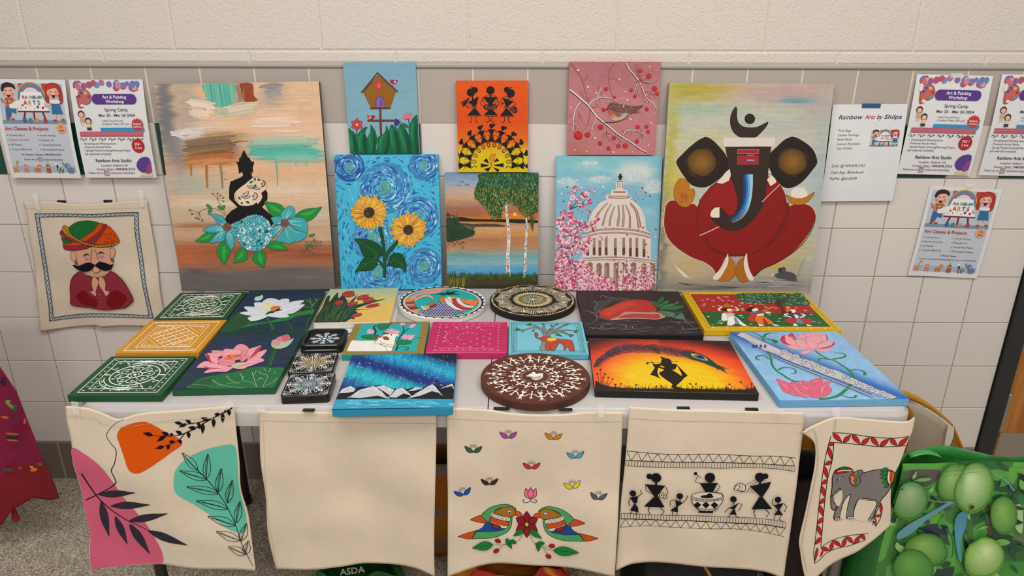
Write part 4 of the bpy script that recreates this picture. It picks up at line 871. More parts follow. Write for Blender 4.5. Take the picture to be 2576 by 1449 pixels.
def paint_elephant_god():
    a = art('elephant_god', seed=10); R = a.rg
    a.grid(brushed(field([(0, 'c0b08c'), (.15, 'b4b8a8'), (.3, 'c0bda8'), (.5, 'b4b8b0'), (.75, 'c0b490'), (.9, 'a8a08c'), (.96, '8c867c'), (1, '98938a')],
      [(.15, .03, .22, .06, 'aaa038', .95, 3), (.33, .03, .12, .03, 'b89c30', .8), (.7, .04, .35, .05, 'b79a98', .9, 3), (.8, .08, .14, .02, '5a8ca0', .9), (.95, .12, .12, .1, 'b4a2a0', .7), (.03, .3, .05, .4, 'b0a848', .85, 3), (.1, .45, .1, .12, 'c4b43c', .8), (.3, .28, .2, .08, 'c0b878', .6), (.2, .12, .2, .03, '94ac90', .7), (.75, .2, .25, .03, '9cacac', .7), (.8, .25, .3, .1, 'c0b8a8', .5), (.75, .35, .2, .05, '98a8b0', .5), (.97, .5, .05, .4, '9cb0b0', .7), (.9, .4, .1, .1, 'a8b4bc', .6), (.2, .85, .15, .1, 'c0a878', .9), (.72, .86, .2, .02, 'c8a83c', .0), (.85, .75, .1, .05, 'c8aa3c', .9), (.72, .86, .14, .035, 'c4a244', .8), (.02, .8, .03, .3, '6a6458', .8), (.35, .97, .3, .01, '3c363a', .7), (.75, .95, .15, .015, '6a646a', .7), (.12, .93, .1, .015, '8c8880', .5)]), 0, .025, 110, 5, .08, 4, 1.3), 200, 270)
    a.view(1640, 200, 470); D = '33221a'; K = '17100e'
    def ear(p, cx, cy):
        a.PL('241710', K, 8, p)
        for k in range(16):
            s = 1-k/16; c = lin('241710')*s+lin('8c5f1e')*(1-s); a.D(c, cx, cy, 30+330*s*.72, 30+300*s*.75, n=28) if s < .75 else None
        a.bands(8)
        for k in range(50): r = R.uniform(30, 230); t = R.uniform(0, 6.28); s = r/250; a.L((lin('2a1b12')*s+lin('96691f')*(1-s))*R.uniform(.8, 1.15), 9, [(cx+r*math.cos(t+j*.25), cy+r*.95*math.sin(t+j*.25)) for j in range(4)], bulge=.4)
        a.bands(0)
    ear('725 805 800 830 900 920 1000 1040 1030 1120 1050 1240 960 1340 830 1440 720 1490 600 1480 520 1440 440 1340 370 1230 335 1140 400 1060 500 960 620 860', 680, 1150)
    ear('1920 795 2010 820 2150 910 2230 1000 2268 1110 2265 1170 2200 1260 2080 1400 1960 1480 1850 1500 1740 1440 1650 1330 1610 1210 1620 1040 1700 950 1820 840', 1930, 1140)
    a.PL(D, K, 6, '1147 383 1160 420 1160 520 1180 600 1240 655 1330 672 1430 665 1520 625 1590 592 1560 660 1480 750 1400 810 1300 825 1200 800 1120 740 1080 660 1070 580 1080 500 1110 430')
    a.D('17110f', 1338, 550, 72); a.D('2a1e18', 1338, 550, 50)
    a.view(1640, 440, 470, 2197); RD = '86140f'; RK = '5a1210'
    a.PL(RD, 'c9bba0', 10, '155 370 190 320 250 300 340 330 420 350 490 340 530 375 620 340 1500 340 1600 370 1680 345 1780 345 1860 370 1915 440 1920 520 1880 640 1780 790 1640 930 1440 1050 1290 1120 1200 1190 1180 1215 1090 1100 1000 1000 880 960 800 1100 740 1165 700 1100 600 1030 470 980 310 880 190 760 140 620 140 480')
    a.L('3c1210', 16, '1920 480 1900 600 1800 780 1640 930 1440 1050 1290 1115 1190 1200', .5, 1)
    a.P(RD, '720 110 640 190 560 300 520 480 530 640 590 760 690 880 830 950 960 970 1090 965 1180 930 1320 850 1450 710 1540 560 1580 430 1570 280 1530 170 1450 60 1340 20 900 20')
    a.L('6c110e', 60, '600 700 690 840 830 925 980 945 1090 940', .3, .3); a.L('6c110e', 70, '1590 330 1600 440 1560 580 1470 730 1340 870', .3, .3); a.L(RK, 22, '560 290 520 480 530 640 590 760 690 880 830 945 980 968 1090 965', .4, .5); a.L('4a1010', 30, '1560 300 1575 430 1535 560 1445 715 1315 850 1170 930', .3, .3)
    a.P('8e1814', '860 60 930 60 990 300 980 440 930 490 870 480 790 380 700 360 640 500 600 400 700 180'); a.L('7a1614', 10, '930 70 985 250 990 400 950 470')
    a.view(1640, 200, 470)
    a.P('d8ccc2', '975 808 1690 808 1690 850 1680 930 975 932', 0)
    a.P(D, '998 938 1635 930 1620 1040 1600 1300 1560 1447 1120 1447 1060 1290 1030 1100', 0)
    for y, r in ((1000, 1), (1085, 0), (1150, 0)):
        a.L('b5838a', 66, [(1165, y), (1465, y)], sm=0) if r else a.L('8c5058', 60, [(1165, y), (1458, y)], sm=0); a.L('a5202a', 50, [(1170, y), (1460, y)], sm=0)
    a.L('8c94c0', 10, '1300 1048 1400 1048'); a.L('a8b0d8', 12, '1300 1120 1400 1120')
    a.P('e4d2c4', '1075 1310 1060 1240 1000 1290 940 1370 885 1430 960 1445 1050 1400', 0); a.P('e4d2c4', '1640 1320 1700 1400 1690 1440 1610 1447 1575 1390', 0); a.L('c9a24a', 10, '1000 1295 1070 1318'); a.L('c9a24a', 10, '1640 1320 1590 1370'); a.P('d0c4b8', '1600 1225 1640 1300 1590 1300', 0)
    a.view(1640, 440, 470, 2197)
    a.P(D, '905 10 1350 10 1340 160 1310 320 1260 440 1190 530 1090 620 990 665 880 660 800 625 730 570 680 515 780 512 790 380 810 390 850 440 900 485 960 470 990 400 1000 300 975 200 940 100', 0)
    for c, w, p in (('0f3c78', 70, '1090 0 1095 150 1075 300 1040 400 970 480 900 535'), ('2a6aa8', 54, '1110 0 1118 150 1098 300 1060 400 990 490 900 545'), ('5c9cc8', 44, '1130 0 1138 160 1118 310 1080 410 1010 500 920 555'), ('8fc0dc', 34, '1150 0 1154 160 1140 300 1100 420 1030 510 940 562'), ('a8cce0', 14, '1170 0 1168 160 1150 310 1110 430 1040 520 930 570')): a.L(c, w, p, 1, .08)
    a.P('e2d8c0', '785 385 785 500 770 508 700 505 675 480 690 430 730 390', 0)
    a.P('e4d2c4', '765 90 830 40 860 -10 915 0 900 50 840 95 790 100'); a.P('e4d2c4', '1345 60 1400 10 1440 50 1455 90 1385 140', 0)
    a.L('ddc8bc', 9, '1285 325 1400 210 1500 115'); a.L('ddc8bc', 10, '552 715 660 670 780 612')
    O = 'b4701a'
    a.PL(O, '7a4a14', 5, '345 48 310 60 270 130 255 210 265 290 320 360 370 382 430 370 480 300 498 220 490 180 465 165 440 180 430 120 400 65')
    for p in ('320 240 345 228 360 245 340 265 362 285 350 320 320 318', '362 262 385 258 400 270', '380 262 402 262 395 318', '380 235 393 248 410 230'): a.L('8c1a18', 7, p)
    a.D('8c1a18', 395, 225, 5)
    a.D('cfc4b0', 1725, 225, 105, 82); a.D('e2d6c8', 1725, 228, 98, 76); a.PL(O, '7a4a14', 5, '1570 238 1640 270 1720 285 1800 270 1870 230 1905 208 1900 240 1850 300 1790 345 1710 360 1630 340 1590 290')
    a.P('a09c94', '900 965 1080 965 1020 1060 980 1110 940 1030', 0)
    a.PL('b06c18', '7a4a14', 5, '890 962 950 1020 975 1090 970 1170 930 1230 860 1255 790 1250 760 1230 820 1140 870 1030'); a.PL('a5641a', '7a4a14', 5, '1075 970 1010 1020 975 1100 975 1180 1020 1250 1060 1270 1130 1245 1090 1180 1065 1060')
    a.P('e2d2c6', '877 935 888 960 885 1040 850 1120 800 1200 760 1238 720 1235 708 1210 735 1170 800 1110 850 1020', 1); a.P('e2d2c6', '1105 928 1080 980 1068 1060 1090 1160 1130 1240 1180 1250 1180 1210 1140 1130 1115 1030', 1)
    a.P('4c4a4c', '1432 1190 1480 1160 1530 1145 1600 1150 1650 1165 1690 1200 1690 1262 1620 1258 1540 1235 1470 1225', 1); a.D('3a383a', 1505, 1130, 30); a.D('3a383a', 1540, 1128, 26, 34); a.D('585558', 1538, 1130, 16, 22); a.L('4c4a4c', 5, '1690 1200 1720 1190 1725 1140 1760 1060 1808 985', 1, .5); a.D('d8ccc0', 1408, 1184, 12); a.D('17110f', 1465, 1170, 4)
    a.bands(6)
    for k in range(34): y = R.uniform(1255, 1330); x = R.uniform(1180, 1500); a.L(R.choice(['5c565c', '8c868c', '3c363c', 'c0bab8', 'a09a9c']), 7, [(x, y+R.uniform(-6, 6)), (x+150, y-8), (x+R.uniform(200, 340), y+4)], bulge=.6)
    for p in ('750 1310 900 1325 1030 1328', '300 1260 380 1280 450 1298', '860 1340 960 1342'): a.L('2e2a30', 9, p, bulge=.6)
    for k in range(10): a.L('dcd4c0', 8, [(240+k*8, 1030+k*12), (290+k*10, 1090+k*12), (370+k*9, 1150+k*8)], bulge=.6)
    done(a, 'canvas_painting', 'large canvas of a dark elephant-headed figure in red with a grey mouse, leaning at right', 'painting', '9a9488')
paint_elephant_god()
# ---------------------------------------------------------------- canvases lying on the table
def mirror(a, x, y, r, kind=0):
    rot = a.rg.uniform(0, 90)
    if kind: a.D('e8e8ea', x, y, r*1.25, n=4, rot=rot, mi=1)
    else: a.D('e8e8ea', x, y, r, n=12, mi=1)
def clay(a, p, w=.011, c='ece8dc', **k): a.L(c, w, p, bead=.0009, mi=2, **k)
def lippan_disc(key, label, line='ece8dc', base='1b4a2c', flip=0):
    a = art(key, seed=12+flip); a.clip = True; a.grid(brushed(field([(0, base), (1, base)], []), 0, .02, 60, 5, .08), 12, 12); a.uvm(); R = a.rg
    sq = lambda m: [(m, m), (1-m, m), (1-m, 1-m), (m, 1-m)]
    clay(a, sq(.075), close=1, sm=0); clay(a, sq(.155), close=1, sm=0)
    c = .5; f = lambda x, y: (1-x if flip else x, y)
    for r, w in ((.26, .013), (.075, .012)): clay(a, [(c+r*math.cos(t), c+r*math.sin(t)) for t in np.linspace(0, 6.283, 40)], w, sm=0)
    for r, a0, a1 in ((.315, 195, 300), (.36, 205, 290), (.315, 15, 120), (.36, 25, 110)): clay(a, [f(c+r*math.cos(math.radians(t)), c+r*math.sin(math.radians(t))) for t in np.linspace(a0, a1, 24)], .011, sm=0)
    pt = []
    for k in range(8):
        t = k*math.pi/4+.2; clay(a, [(c+.075*math.cos(t), c+.075*math.sin(t)), (c+.13*math.cos(t), c+.13*math.sin(t))], .009, sm=0)
        for u in (-.3, 0, .3): pt.append((c+(.185 if u else .21)*math.cos(t+math.pi/8+u), c+(.185 if u else .21)*math.sin(t+math.pi/8+u)))
        pt.append((c+.13*math.cos(t+math.pi/4), c+.13*math.sin(t+math.pi/4)))
        mirror(a, c+.15*math.cos(t+math.pi/8), c+.15*math.sin(t+math.pi/8), .02, 1)
    clay(a, pt, .009, close=1, sm=0)
    for t in (-80, -55, 0, -25, 100, 125, 180, 155, 60, 240): 
        ct, st = math.cos(math.radians(t)), math.sin(math.radians(t)); e = .34/max(abs(ct), abs(st)); s0 = .27 if t not in (60, 240) else .37
        if e > s0: clay(a, [f(c+s0*ct, c+s0*st), f(c+e*ct, c+e*st)], .009, sm=0)
    for k in range(9):
        for q in ((.12+k*.095, .115), (.12+k*.095, .885), (.115, .12+k*.095), (.885, .12+k*.095)): mirror(a, *q, .013, (k+1) % 2)
    for k in range(8): t = k*math.pi/4+.3; mirror(a, c+.225*math.cos(t), c+.225*math.sin(t), .021)
    for q in ((.2, .2), (.3, .21), (.22, .33), (.8, .8), (.7, .79), (.78, .67), (.8, .22), (.7, .24), (.78, .34), (.2, .8), (.3, .77), (.22, .67), (.5, .19), (.19, .5), (.81, .5), (.5, .81)): mirror(a, *q, .017, 1)
    for r in (.338, .385):
        for s0 in (205, 25):
            for k in range(9): t = math.radians(s0+k*10); mirror(a, *f(c+r*math.cos(t), c+r*math.sin(t)), .009)
    for k in range(6): t = k*math.pi/3; a.D('ece8dc', c+.045*math.cos(t), c+.045*math.sin(t), .009, mi=2)
    a.D('f2eee4', c, c, .019, mi=2)
    done(a, 'mirror_work_canvas', label, 'painting', base, 'small square mirror-work canvases')
lippan_disc('green_back', 'dark green mirror-work canvas behind the mustard one, beside the white lotus canvas')
lippan_disc('green_front', 'dark green mirror-work canvas with white clay rings, at the front left table corner', flip=1)
def paint_mustard():
    a = art('mustard', seed=14); a.grid(brushed(field([(0, 'c4851c'), (1, 'c98a1e')], []), 0, .02, 60, 5, .06), 12, 12); a.uvm()
    for m, r in ((.07, 1), (.17, 1)): clay(a, [(m, m), (1-m, m), (1-m, 1-m), (m, 1-m)], .011, close=1, sm=0)
    dm = [(.5, .2), (.8, .5), (.5, .8), (.2, .5)]; clay(a, dm, .01, close=1, sm=0)
    for k in (1, 2, 3):
        u = k/4; L = lambda p, q: (p[0]*(1-u)+q[0]*u, p[1]*(1-u)+q[1]*u)
        clay(a, [L(dm[0], dm[1]), L(dm[3], dm[2])], .008, sm=0); clay(a, [L(dm[0], dm[3]), L(dm[1], dm[2])], .008, sm=0)
    for i in range(4):
        for j in range(4): mirror(a, .5+(i-j)*.075, .2+(i+j+1)*.075, .015, 1)
    for sx, sy in ((0, 0), (1, 0), (0, 1), (1, 1)):
        f = lambda x, y: (abs(sx-x), abs(sy-y)); clay(a, [f(.215, .215), f(.42, .215), f(.215, .42)], .009, close=1, sm=0)
        for q in ((.25, .25), (.31, .24), (.24, .31)): mirror(a, *f(*q), .014, 1)
    for k in range(10):
        for q in ((.12+k*.085, .12), (.12+k*.085, .88), (.12, .12+k*.085), (.88, .12+k*.085)): mirror(a, *q, .012, k % 2)
    done(a, 'mirror_work_canvas', 'mustard yellow mirror-work canvas with white clay lattice, between the two green ones', 'painting', 'c88a20', 'small square mirror-work canvases')
paint_mustard()
def paint_pink():
    a = art('pink', seed=15); B = 'b8265c'; a.grid(brushed(field([(0, B), (1, B)], []), 0, .02, 60, 5, .06), 12, 12); a.uvm()
    C = lambda p, w=.012, **k: clay(a, p, w, 'c02c64', **k)
    for m in (.02, .075, .15): C([(m, m), (1-m, m), (1-m, 1-m), (m, 1-m)], close=1, sm=0)
    C([(.15, .9), (.9, .12)], .014, sm=0)
    for r in (.33, .25, .17, .1): C([(.5+r*math.cos(t), .5+r*math.sin(t)) for t in np.linspace(math.radians(130), math.radians(322), 30)], .012, sm=0)
    for k in range(15):
        t = math.radians(135+k*13)
        if k % 2: C([(.5+.18*math.cos(t), .5+.18*math.sin(t)), (.5+.24*math.cos(t), .5+.24*math.sin(t))], .012, sm=0)
        mirror(a, .5+.29*math.cos(t), .5+.29*math.sin(t), .013)
        if k % 2 == 0: mirror(a, .5+.135*math.cos(t), .5+.135*math.sin(t), .012)
    for i in range(9):
        for j in range(9):
            x, y = .22+i*.08, .24+j*.08
            if x+y > 1.16 and x < .86 and y < .86:
                if (i+j) % 2: mirror(a, x, y, .014)
                else:
                    for d in ((.022, .022), (-.022, .022)): C([(x-d[0], y-d[1]), (x+d[0], y+d[1])], .011, sm=0)
    for k in range(10):
        for q in ((.11+k*.087, .11 if k < 9 else .11), (.11+k*.087, .89), (.11, .11+k*.087), (.89, .11+k*.087)): mirror(a, *q, .011, k % 2)
    for p in ([(.16, .16), (.3, .3)], [(.16, .42), (.24, .45)], [(.16, .7), (.25, .66)], [(.55, .16), (.54, .24)], [(.75, .16), (.68, .28)]): C(p, sm=0)
    for q in ((.2, .2), (.33, .2), (.47, .19), (.62, .2), (.2, .34), (.2, .52), (.2, .64)): mirror(a, *q, .017, 1)
    done(a, 'mirror_work_canvas', 'bright pink mirror-work canvas in the middle row, right of the white cow canvas', 'painting', 'b8285c', 'small square mirror-work canvases')
paint_pink()
def paint_lotus(key):
    W = key == 'lotus_white'; a = art(key, seed=16+W); R = a.rg
    a.grid(brushed(field([(0, '18303c'), (.5, '1c2c44'), (1, '16303c')], [(.2, .3, .2, .2, '202c5c', .7), (.7, .2, .2, .1, '20305c', .6), (.5, .6, .3, .1, '22305c', .5)]), -12, .04, 60, 4, .3), 70, 90)
    a.view(420, 715, 460, 2259)
    a.bands(12); cs = ['1c3468', '142638', '22406c', '123440', '2a4a88', '1a4a50', '101c30']
    for _ in range(330):
        if W: x, y = R.uniform(650, 1960), R.uniform(75, 590)
        else: x, y = R.uniform(60, 1690), R.uniform(600, 1290)
        a.L(R.choice(cs), R.uniform(6, 13), [(x, y), (x+R.uniform(30, 90), y-R.uniform(6, 24))], bulge=.5)
    a.bands(0)
    def petals(ps, base, hi, lo, oc):
        for p in ps:
            a.PL(base, oc, 3, p); q = pts(p); tip = q[0]; c = q.mean(0); b = 2*c-tip
            for k in range(6): a.L([hi, lo][k % 2], 8, [tip*.85+c*.15, c+np.array([R.uniform(-1, 1), R.uniform(-1, 1)])*.14*np.linalg.norm(tip-c), b*.8+c*.2], bulge=.6)
    def veins(c, lst, w=4):
        for p in lst: a.L(c, w, p, 1, .4)
    if W:
        a.P('1c4a2c', '800 420 880 350 960 340 1060 380 1080 440 1020 500 920 560 800 590 680 590 760 470'); a.P('17402c', '1700 190 1900 180 1890 300 1700 340 1640 300'); a.P('1f6e36', '920 545 1060 490 1250 470 1420 420 1540 370 1700 340 1840 330 1820 380 1640 400 1480 460 1320 480 1150 500 1000 530')
        a.L('2c8a44', 16, '950 540 1200 500 1450 430 1600 380 1830 345', .3, 1); a.L('1b5a30', 46, '1240 410 1255 470 1300 520 1310 570', .8, .8); a.L('123c24', 10, '1225 420 1240 480 1285 540'); a.L('1b4a2c', 30, '1460 480 1520 520 1540 575'); a.L('1f5a34', 14, '1830 350 1750 440 1700 560')
        veins('4c9c60', ('1000 520 1050 470 1090 450', '1480 370 1500 400 1560 430', '1620 310 1640 350 1700 380', '1740 345 1770 360 1800 390'), 4)
        veins('c4d0b4', ('1720 200 1760 230 1800 220', '1770 190 1775 230 1790 290', '1790 290 1830 240 1880 190', '1700 290 1770 300 1800 330', '1840 190 1850 215 1870 220', '1800 260 1820 280'), 4); veins('6a9a78', ('830 435 880 410 950 400', '880 400 860 370', '940 440 1000 425'), 3)
        a.PL('a9c8c0', '7ea098', 3, '1070 185 1090 155 1130 150 1165 133 1182 150 1175 180 1140 205 1090 210'); a.L('e8ecea', 12, '1100 190 1130 160 1160 145'); a.L('1f5a4a', 8, '1095 205 1085 225')
        petals(['1165 245 1200 200 1280 175 1400 210 1400 260 1300 290 1200 280', '1395 200 1460 185 1510 195 1500 240 1420 300 1380 300 1370 260', '1070 245 1090 230 1170 230 1240 260 1290 310 1200 350 1100 330', '945 285 1050 285 1180 300 1250 340 1200 380 1080 370 1000 340', '1700 212 1600 215 1490 240 1410 290 1400 320 1500 330 1600 290', '1705 265 1620 270 1480 320 1340 350 1320 390 1450 385 1580 360', '890 365 980 345 1100 350 1220 370 1160 410 1050 400 960 385', '1500 415 1480 380 1400 370 1280 370 1240 400 1380 425', '1000 425 1060 400 1160 390 1260 390 1200 430 1100 460 1035 462'], 'd3d7da', 'e9ebec', 'b9c4d4', 'a9b4c0')
        a.P('dcd6b0', '1165 300 1200 240 1290 225 1340 260 1290 340 1200 340'); a.P('c8773c', '1290 290 1340 278 1410 290 1360 320 1320 345 1280 330'); 
        for _ in range(26): a.D(R.choice(['e09040', 'a8501c', 'd8a468']), R.uniform(1295, 1390), R.uniform(285, 325), 6, 4)
        lab = 'dark blue canvas of a white lotus, lying behind the pink lotus canvas'
    else:
        a.P('1d6238', '300 1290 330 1220 420 1160 600 1120 850 1080 1000 1040 1150 1020 1300 1030 1450 1050 1330 1285'); a.P('18502f', '300 1290 340 1225 430 1180 560 1160 520 1290', 1); a.L('17452c', 60, '1330 790 1300 890 1260 1020', .9, .9); a.L('22603a', 14, '1350 800 1320 890 1280 1010')
        veins('b4d4bc', ('565 1180 640 1230 760 1260 950 1285', '740 1130 800 1190 900 1230', '905 1100 940 1150 950 1190 1060 1220 1120 1275', '1060 1090 1080 1160 1120 1275', '1140 1075 1180 1110 1250 1130 1215 1220 1190 1270', '1370 1165 1300 1220 1190 1270', '325 1240 450 1245 560 1260', '620 1250 720 1245', '750 1225 850 1220 920 1205', '1160 1160 1210 1180', '1110 1070 1070 1140', '1200 1040 1240 1080', '1290 1040 1260 1090', '960 1135 940 1160', '1160 1155 1120 1200', '1350 1080 1330 1110'), 5)
        a.PL('a3b89a', '7e9078', 3, '1300 700 1340 690 1430 720 1500 700 1562 675 1500 760 1420 795 1340 795 1290 760'); a.P('c78a90', '1300 705 1350 700 1400 720 1380 760 1310 760 1288 740'); a.PL('c75a70', 'e8a8b0', 5, '1390 655 1450 635 1490 632 1515 680 1430 720 1400 690'); a.PL('d27084', 'e8b0b8', 5, '1335 690 1385 655 1415 680 1420 722 1360 705')
        petals(['825 800 880 745 960 745 1020 800 960 850 860 830', '555 820 570 812 700 820 720 850 600 870'], 'd78a98', 'e6a4ae', 'c46a7c', 'a84458')
        petals(['1172 760 1100 775 1010 810 980 900 1010 930 1080 890 1130 840', '1240 812 1130 840 1050 900 980 960 1060 950 1160 910', '480 855 540 950 560 980 640 975 640 900 740 860 650 845', '1210 945 1140 905 1030 940 960 970 1040 980 1120 970', '715 800 690 880 720 930 830 880 900 870 940 840 900 810 800 800', '370 1025 440 960 520 950 640 985 760 1010 680 1045 560 1035 450 1030', '1205 948 1100 985 1000 1020 950 1045 850 1040 900 990 1020 970', '465 1095 520 1050 640 1045 760 1020 830 1020 740 1080 620 1080'], 'dd98a2', 'ecb4ba', 'cc6e80', 'b04a5c')
        a.P('a8283c', '490 850 530 880 550 950 600 975 530 960 500 910'); a.P('b03a4c', '1172 762 1140 830 1080 890 1010 930 1060 870 1110 800'); a.P('b8505e', '470 1010 560 1030 700 1040 560 1048 480 1030')
        a.P('c2502c', '720 905 780 870 900 875 910 900 860 930 780 940 730 930')
        for _ in range(60): a.D(R.choice(['e0803c', 'b83c1c', 'd86a38', 'e8a46c']), R.uniform(730, 900), R.uniform(880, 932), 8, 6)
        petals(['940 960 890 930 830 950 840 910 900 890 1000 880 1010 900', '640 940 700 900 740 930 830 930 850 970 800 1005 700 1005 640 970', '910 870 930 830 980 815 1005 840 980 870 930 900'], 'd67e90', 'e59aa6', 'c05a70', 'a83c50')
        a.P('b8b496', '800 1010 860 975 930 965 1000 970 930 1000 850 1040', 1); lab = 'dark blue canvas of a pink lotus and bud, lying at the front beside the coasters'
    done(a, 'canvas_painting', lab, 'painting', '1c5434', 'lotus canvases')
paint_lotus('lotus_white'); paint_lotus('lotus_pink')
def paint_tulip():
    a = art('tulip', seed=18); R = a.rg; a.grid(brushed(field([(0, 'a8bc9c'), (.3, 'c8c078'), (.6, 'dcb860'), (1, 'd8b45c')], [(0, .1, .3, .25, 'a4bc9c', .9), (.9, .05, .4, .2, 'b4bc90', .6)]), 10, .03, 50, 5, .05), 40, 50)
    a.view(700, 715, 310, 1426); G = '20382a'
    a.P(G, '405 438 430 380 500 280 560 150 600 130 590 200 650 130 690 95 695 160 740 130 790 180 800 220 860 170 915 125 880 180 850 230 900 240 1100 195 1240 175 1100 215 960 260 900 290 1080 290 900 305 830 340 800 380 740 436 600 440')
    a.P(G, '800 330 880 310 915 330 870 360 880 410 840 400 780 436 740 436'); a.L(G, 10, '700 180 730 140 745 110'); a.bands(12)
    for _ in range(90): x = R.uniform(420, 740); a.L(R.choice(['16281c', '2c4c34', '38583c', '1c3024', '45643c']), R.uniform(5, 11), [(x, 432), (x+R.uniform(20, 90), R.uniform(260, 400)), (x+R.uniform(80, 200), R.uniform(180, 300))], bulge=.5)
    a.bands(0)
    def tul(p, hl): a.PL('a8342c', '6e1c1c', 4, p); [a.L(R.choice(['c8564a', '8c2422', 'd06a5c']), 8, h, bulge=.6) for h in hl]
    tul('735 110 780 85 870 80 862 98 885 100 870 118 888 125 840 150 770 150 735 130', ('750 120 800 100 860 95', '760 135 820 125 870 122')); tul('650 205 690 185 745 190 750 215 710 238 665 238', ('660 215 700 205 740 205',)); tul('905 170 930 140 1000 125 1045 125 1030 142 1060 150 1020 175 960 185 915 185', ('930 165 980 145 1030 140',)); tul('975 200 1010 170 1090 155 1085 175 1120 180 1060 215 1000 218', ('1000 200 1050 180 1090 180',)); tul('795 235 830 205 900 205 912 225 870 250 810 258', ('820 235 860 220 900 220',)); tul('1005 270 1050 240 1165 225 1150 238 1170 250 1110 270 1050 278', ('1030 262 1080 250 1140 242',)); tul('835 378 880 345 960 335 950 350 970 358 930 378 870 385', ('860 370 900 355 950 355',))
    a.L('1c3024', 7, '820 225 900 240 1000 215 1200 178', 1, .2)
    done(a, 'canvas_painting', 'canvas of red tulips on a pale yellow ground, lying left of the white fish disc', 'painting', 'd9d4cc', th=.0178)
paint_tulip()
def disc_art(cx, cy, w, h, t, box, seed):

    W4 = [(cx-w/2, cy+h/2), (cx+w/2, cy+h/2), (cx+w/2, cy-h/2), (cx-w/2, cy-h/2)]; q = []
    for x, y in W4:
        d = Vector((x, y, TZ+t))-CAM; k = d.dot(_f); q.append((1288+CF*d.dot(_r)/k, 724.5-CF*d.dot(_u)/k))
    a = Art(q, w, h, seed=seed); a.m = place(cx, cy, TZ+t); a.t = t; return a
def ringpts(r, k, n, ph=0): t = 2*math.pi*(k+ph)/n; return .5+r*math.cos(t), .5+r*math.sin(t)
def paint_fish():
    a = disc_art(-.2364, -.2045, .243, .239, .018, 0, 21); a.view(990, 705, 480); R = a.rg
    EL = lambda k, n=60: [(657+k*582*math.cos(t)*.995, 300+k*215*math.sin(t)) for t in np.linspace(0, 6.283, n, endpoint=False)]
    a.P('e6e2dc', EL(1), 0); a.P('15151a', EL(.965), 0); a.P('e6e2dc', EL(.92), 0)
    for k in range(64):
        t = k*.0982; a.D('e6e2dc' if k % 2 else '15151a', 657+582*.975*math.cos(t), 300+215*.975*math.sin(t), 13, 7, n=8)
    a.L('15151a', 4, EL(.905), close=1, sm=0); a.L('15151a', 3, EL(.885), close=1, sm=0); a.P('1fa8a0', EL(.865), 0)
    P_ = 'd9a183'; K = '17151a'
    a.PL(P_, K, 4, '730 112 600 105 480 125 350 165 250 210 180 255 165 285 200 290 300 245 340 210 430 190 560 180 650 155 700 140')
    for k in range(30): x = 200+k*17; y = np.interp(x, [200, 350, 500, 720], [245, 165, 122, 112]); a.L(K, 2, [(x, y+6), (x+8, y+46-k*.4)])
    a.PL('e08a2c', K, 3, '170 268 280 258 290 280 170 300', 0); a.PL('a8282c', K, 3, '165 300 280 285 275 320 165 320', 0); a.PL('c08a80', K, 3, '165 322 278 320 285 345 180 350', 0); a.PL('b83c30', K, 3, '185 352 290 345 310 365 205 380', 0); a.PL('8c1c2c', K, 3, '205 382 310 365 340 385 235 400', 0); a.PL('d8a028', K, 3, '240 402 340 385 375 395 330 432 300 432', 0)
    a.PL(P_, K, 4, '300 245 380 205 470 195 525 215 540 245 520 272 500 240 450 225 380 240 330 262 290 300 280 262'); a.PL('22a8a0', K, 4, '290 300 330 262 390 242 450 235 500 255 520 278 500 300 470 325 440 350 400 345 365 345 370 380 320 365 285 335')
    a.PL('c46a2c', K, 3, '475 325 520 290 545 315 600 310 560 330 500 335'); a.PL('c8c8c8', K, 3, '365 340 400 350 440 385 460 400 410 405 375 375'); a.PL('d8a838', K, 3, '400 350 450 345 540 335 500 370 460 390 430 375')
    a.PL('8c1c2c', K, 3, '490 345 580 320 560 345 520 370 480 365', 0)
    a.PL('8f86b0', K, 4, '640 300 700 290 730 330 800 380 900 405 970 410 890 445 760 475 600 485 470 470 330 440 400 410 480 400 560 350 600 310')
    for k in range(9):
        for j in range(14):
            x, y = 400+j*40+(k % 2)*20, 315+k*20
            if .8 > ((x-657)/582)**2+((y-300)/215)**2 and y > np.interp(x, [330, 560, 640, 730, 970], [440, 340, 300, 330, 412])+4: a.D(K, x, y, 12, 7, n=5); a.D('b4aecc', x+17, y+3, 8, 5, n=6)
    a.PL('d8702a', K, 4, '645 205 690 240 720 225 690 290 620 300 610 270 640 240'); a.PL('e0dcd6', K, 4, '700 235 780 228 820 250 800 300 830 350 900 390 980 408 940 415 840 400 750 350 700 300')
    for k in range(16): u = k/15; x = 715+u*240; y = 240+u*165+25*math.sin(u*3); a.D(K, x, y, 9, 5, 40, 6)
    a.PL('d8a82c', K, 3, '775 230 830 228 850 250 790 262'); a.PL('b82c30', K, 3, '785 262 850 250 870 300 930 350 1010 375 1060 380 1030 400 920 395 840 350 800 300'); a.PL('d8d4d0', K, 3, '850 240 910 255 930 300 980 335 1080 350 1100 345 1060 375 960 365 880 320 850 280'); a.PL('e0782a', K, 4, '905 256 1000 262 1140 270 1148 300 1110 345 1040 340 960 315 920 290')
    a.D('e8e4de', 1035, 278, 26, 11, oc=K, ow=3); a.D(K, 1038, 278, 10, 7); a.ring(K, 3, 1105, 275, 12, 8, 0, 200)
    for p in ('500 205 650 180 700 185', '550 190 640 200'): a.L('123a30', 5, p)
    for x1, y1 in ((880, 150), (830, 175), (900, 195), (760, 145), (700, 215), (640, 210), (590, 190), (780, 205)): a.leaf('0f2e26', 700, 185, x1, y1, 16)
    done(a, 'round_painting', 'round white-edged canvas of a patterned fish on turquoise, lying in the back row', 'painting', 'dedad2', body='disc')
paint_fish()
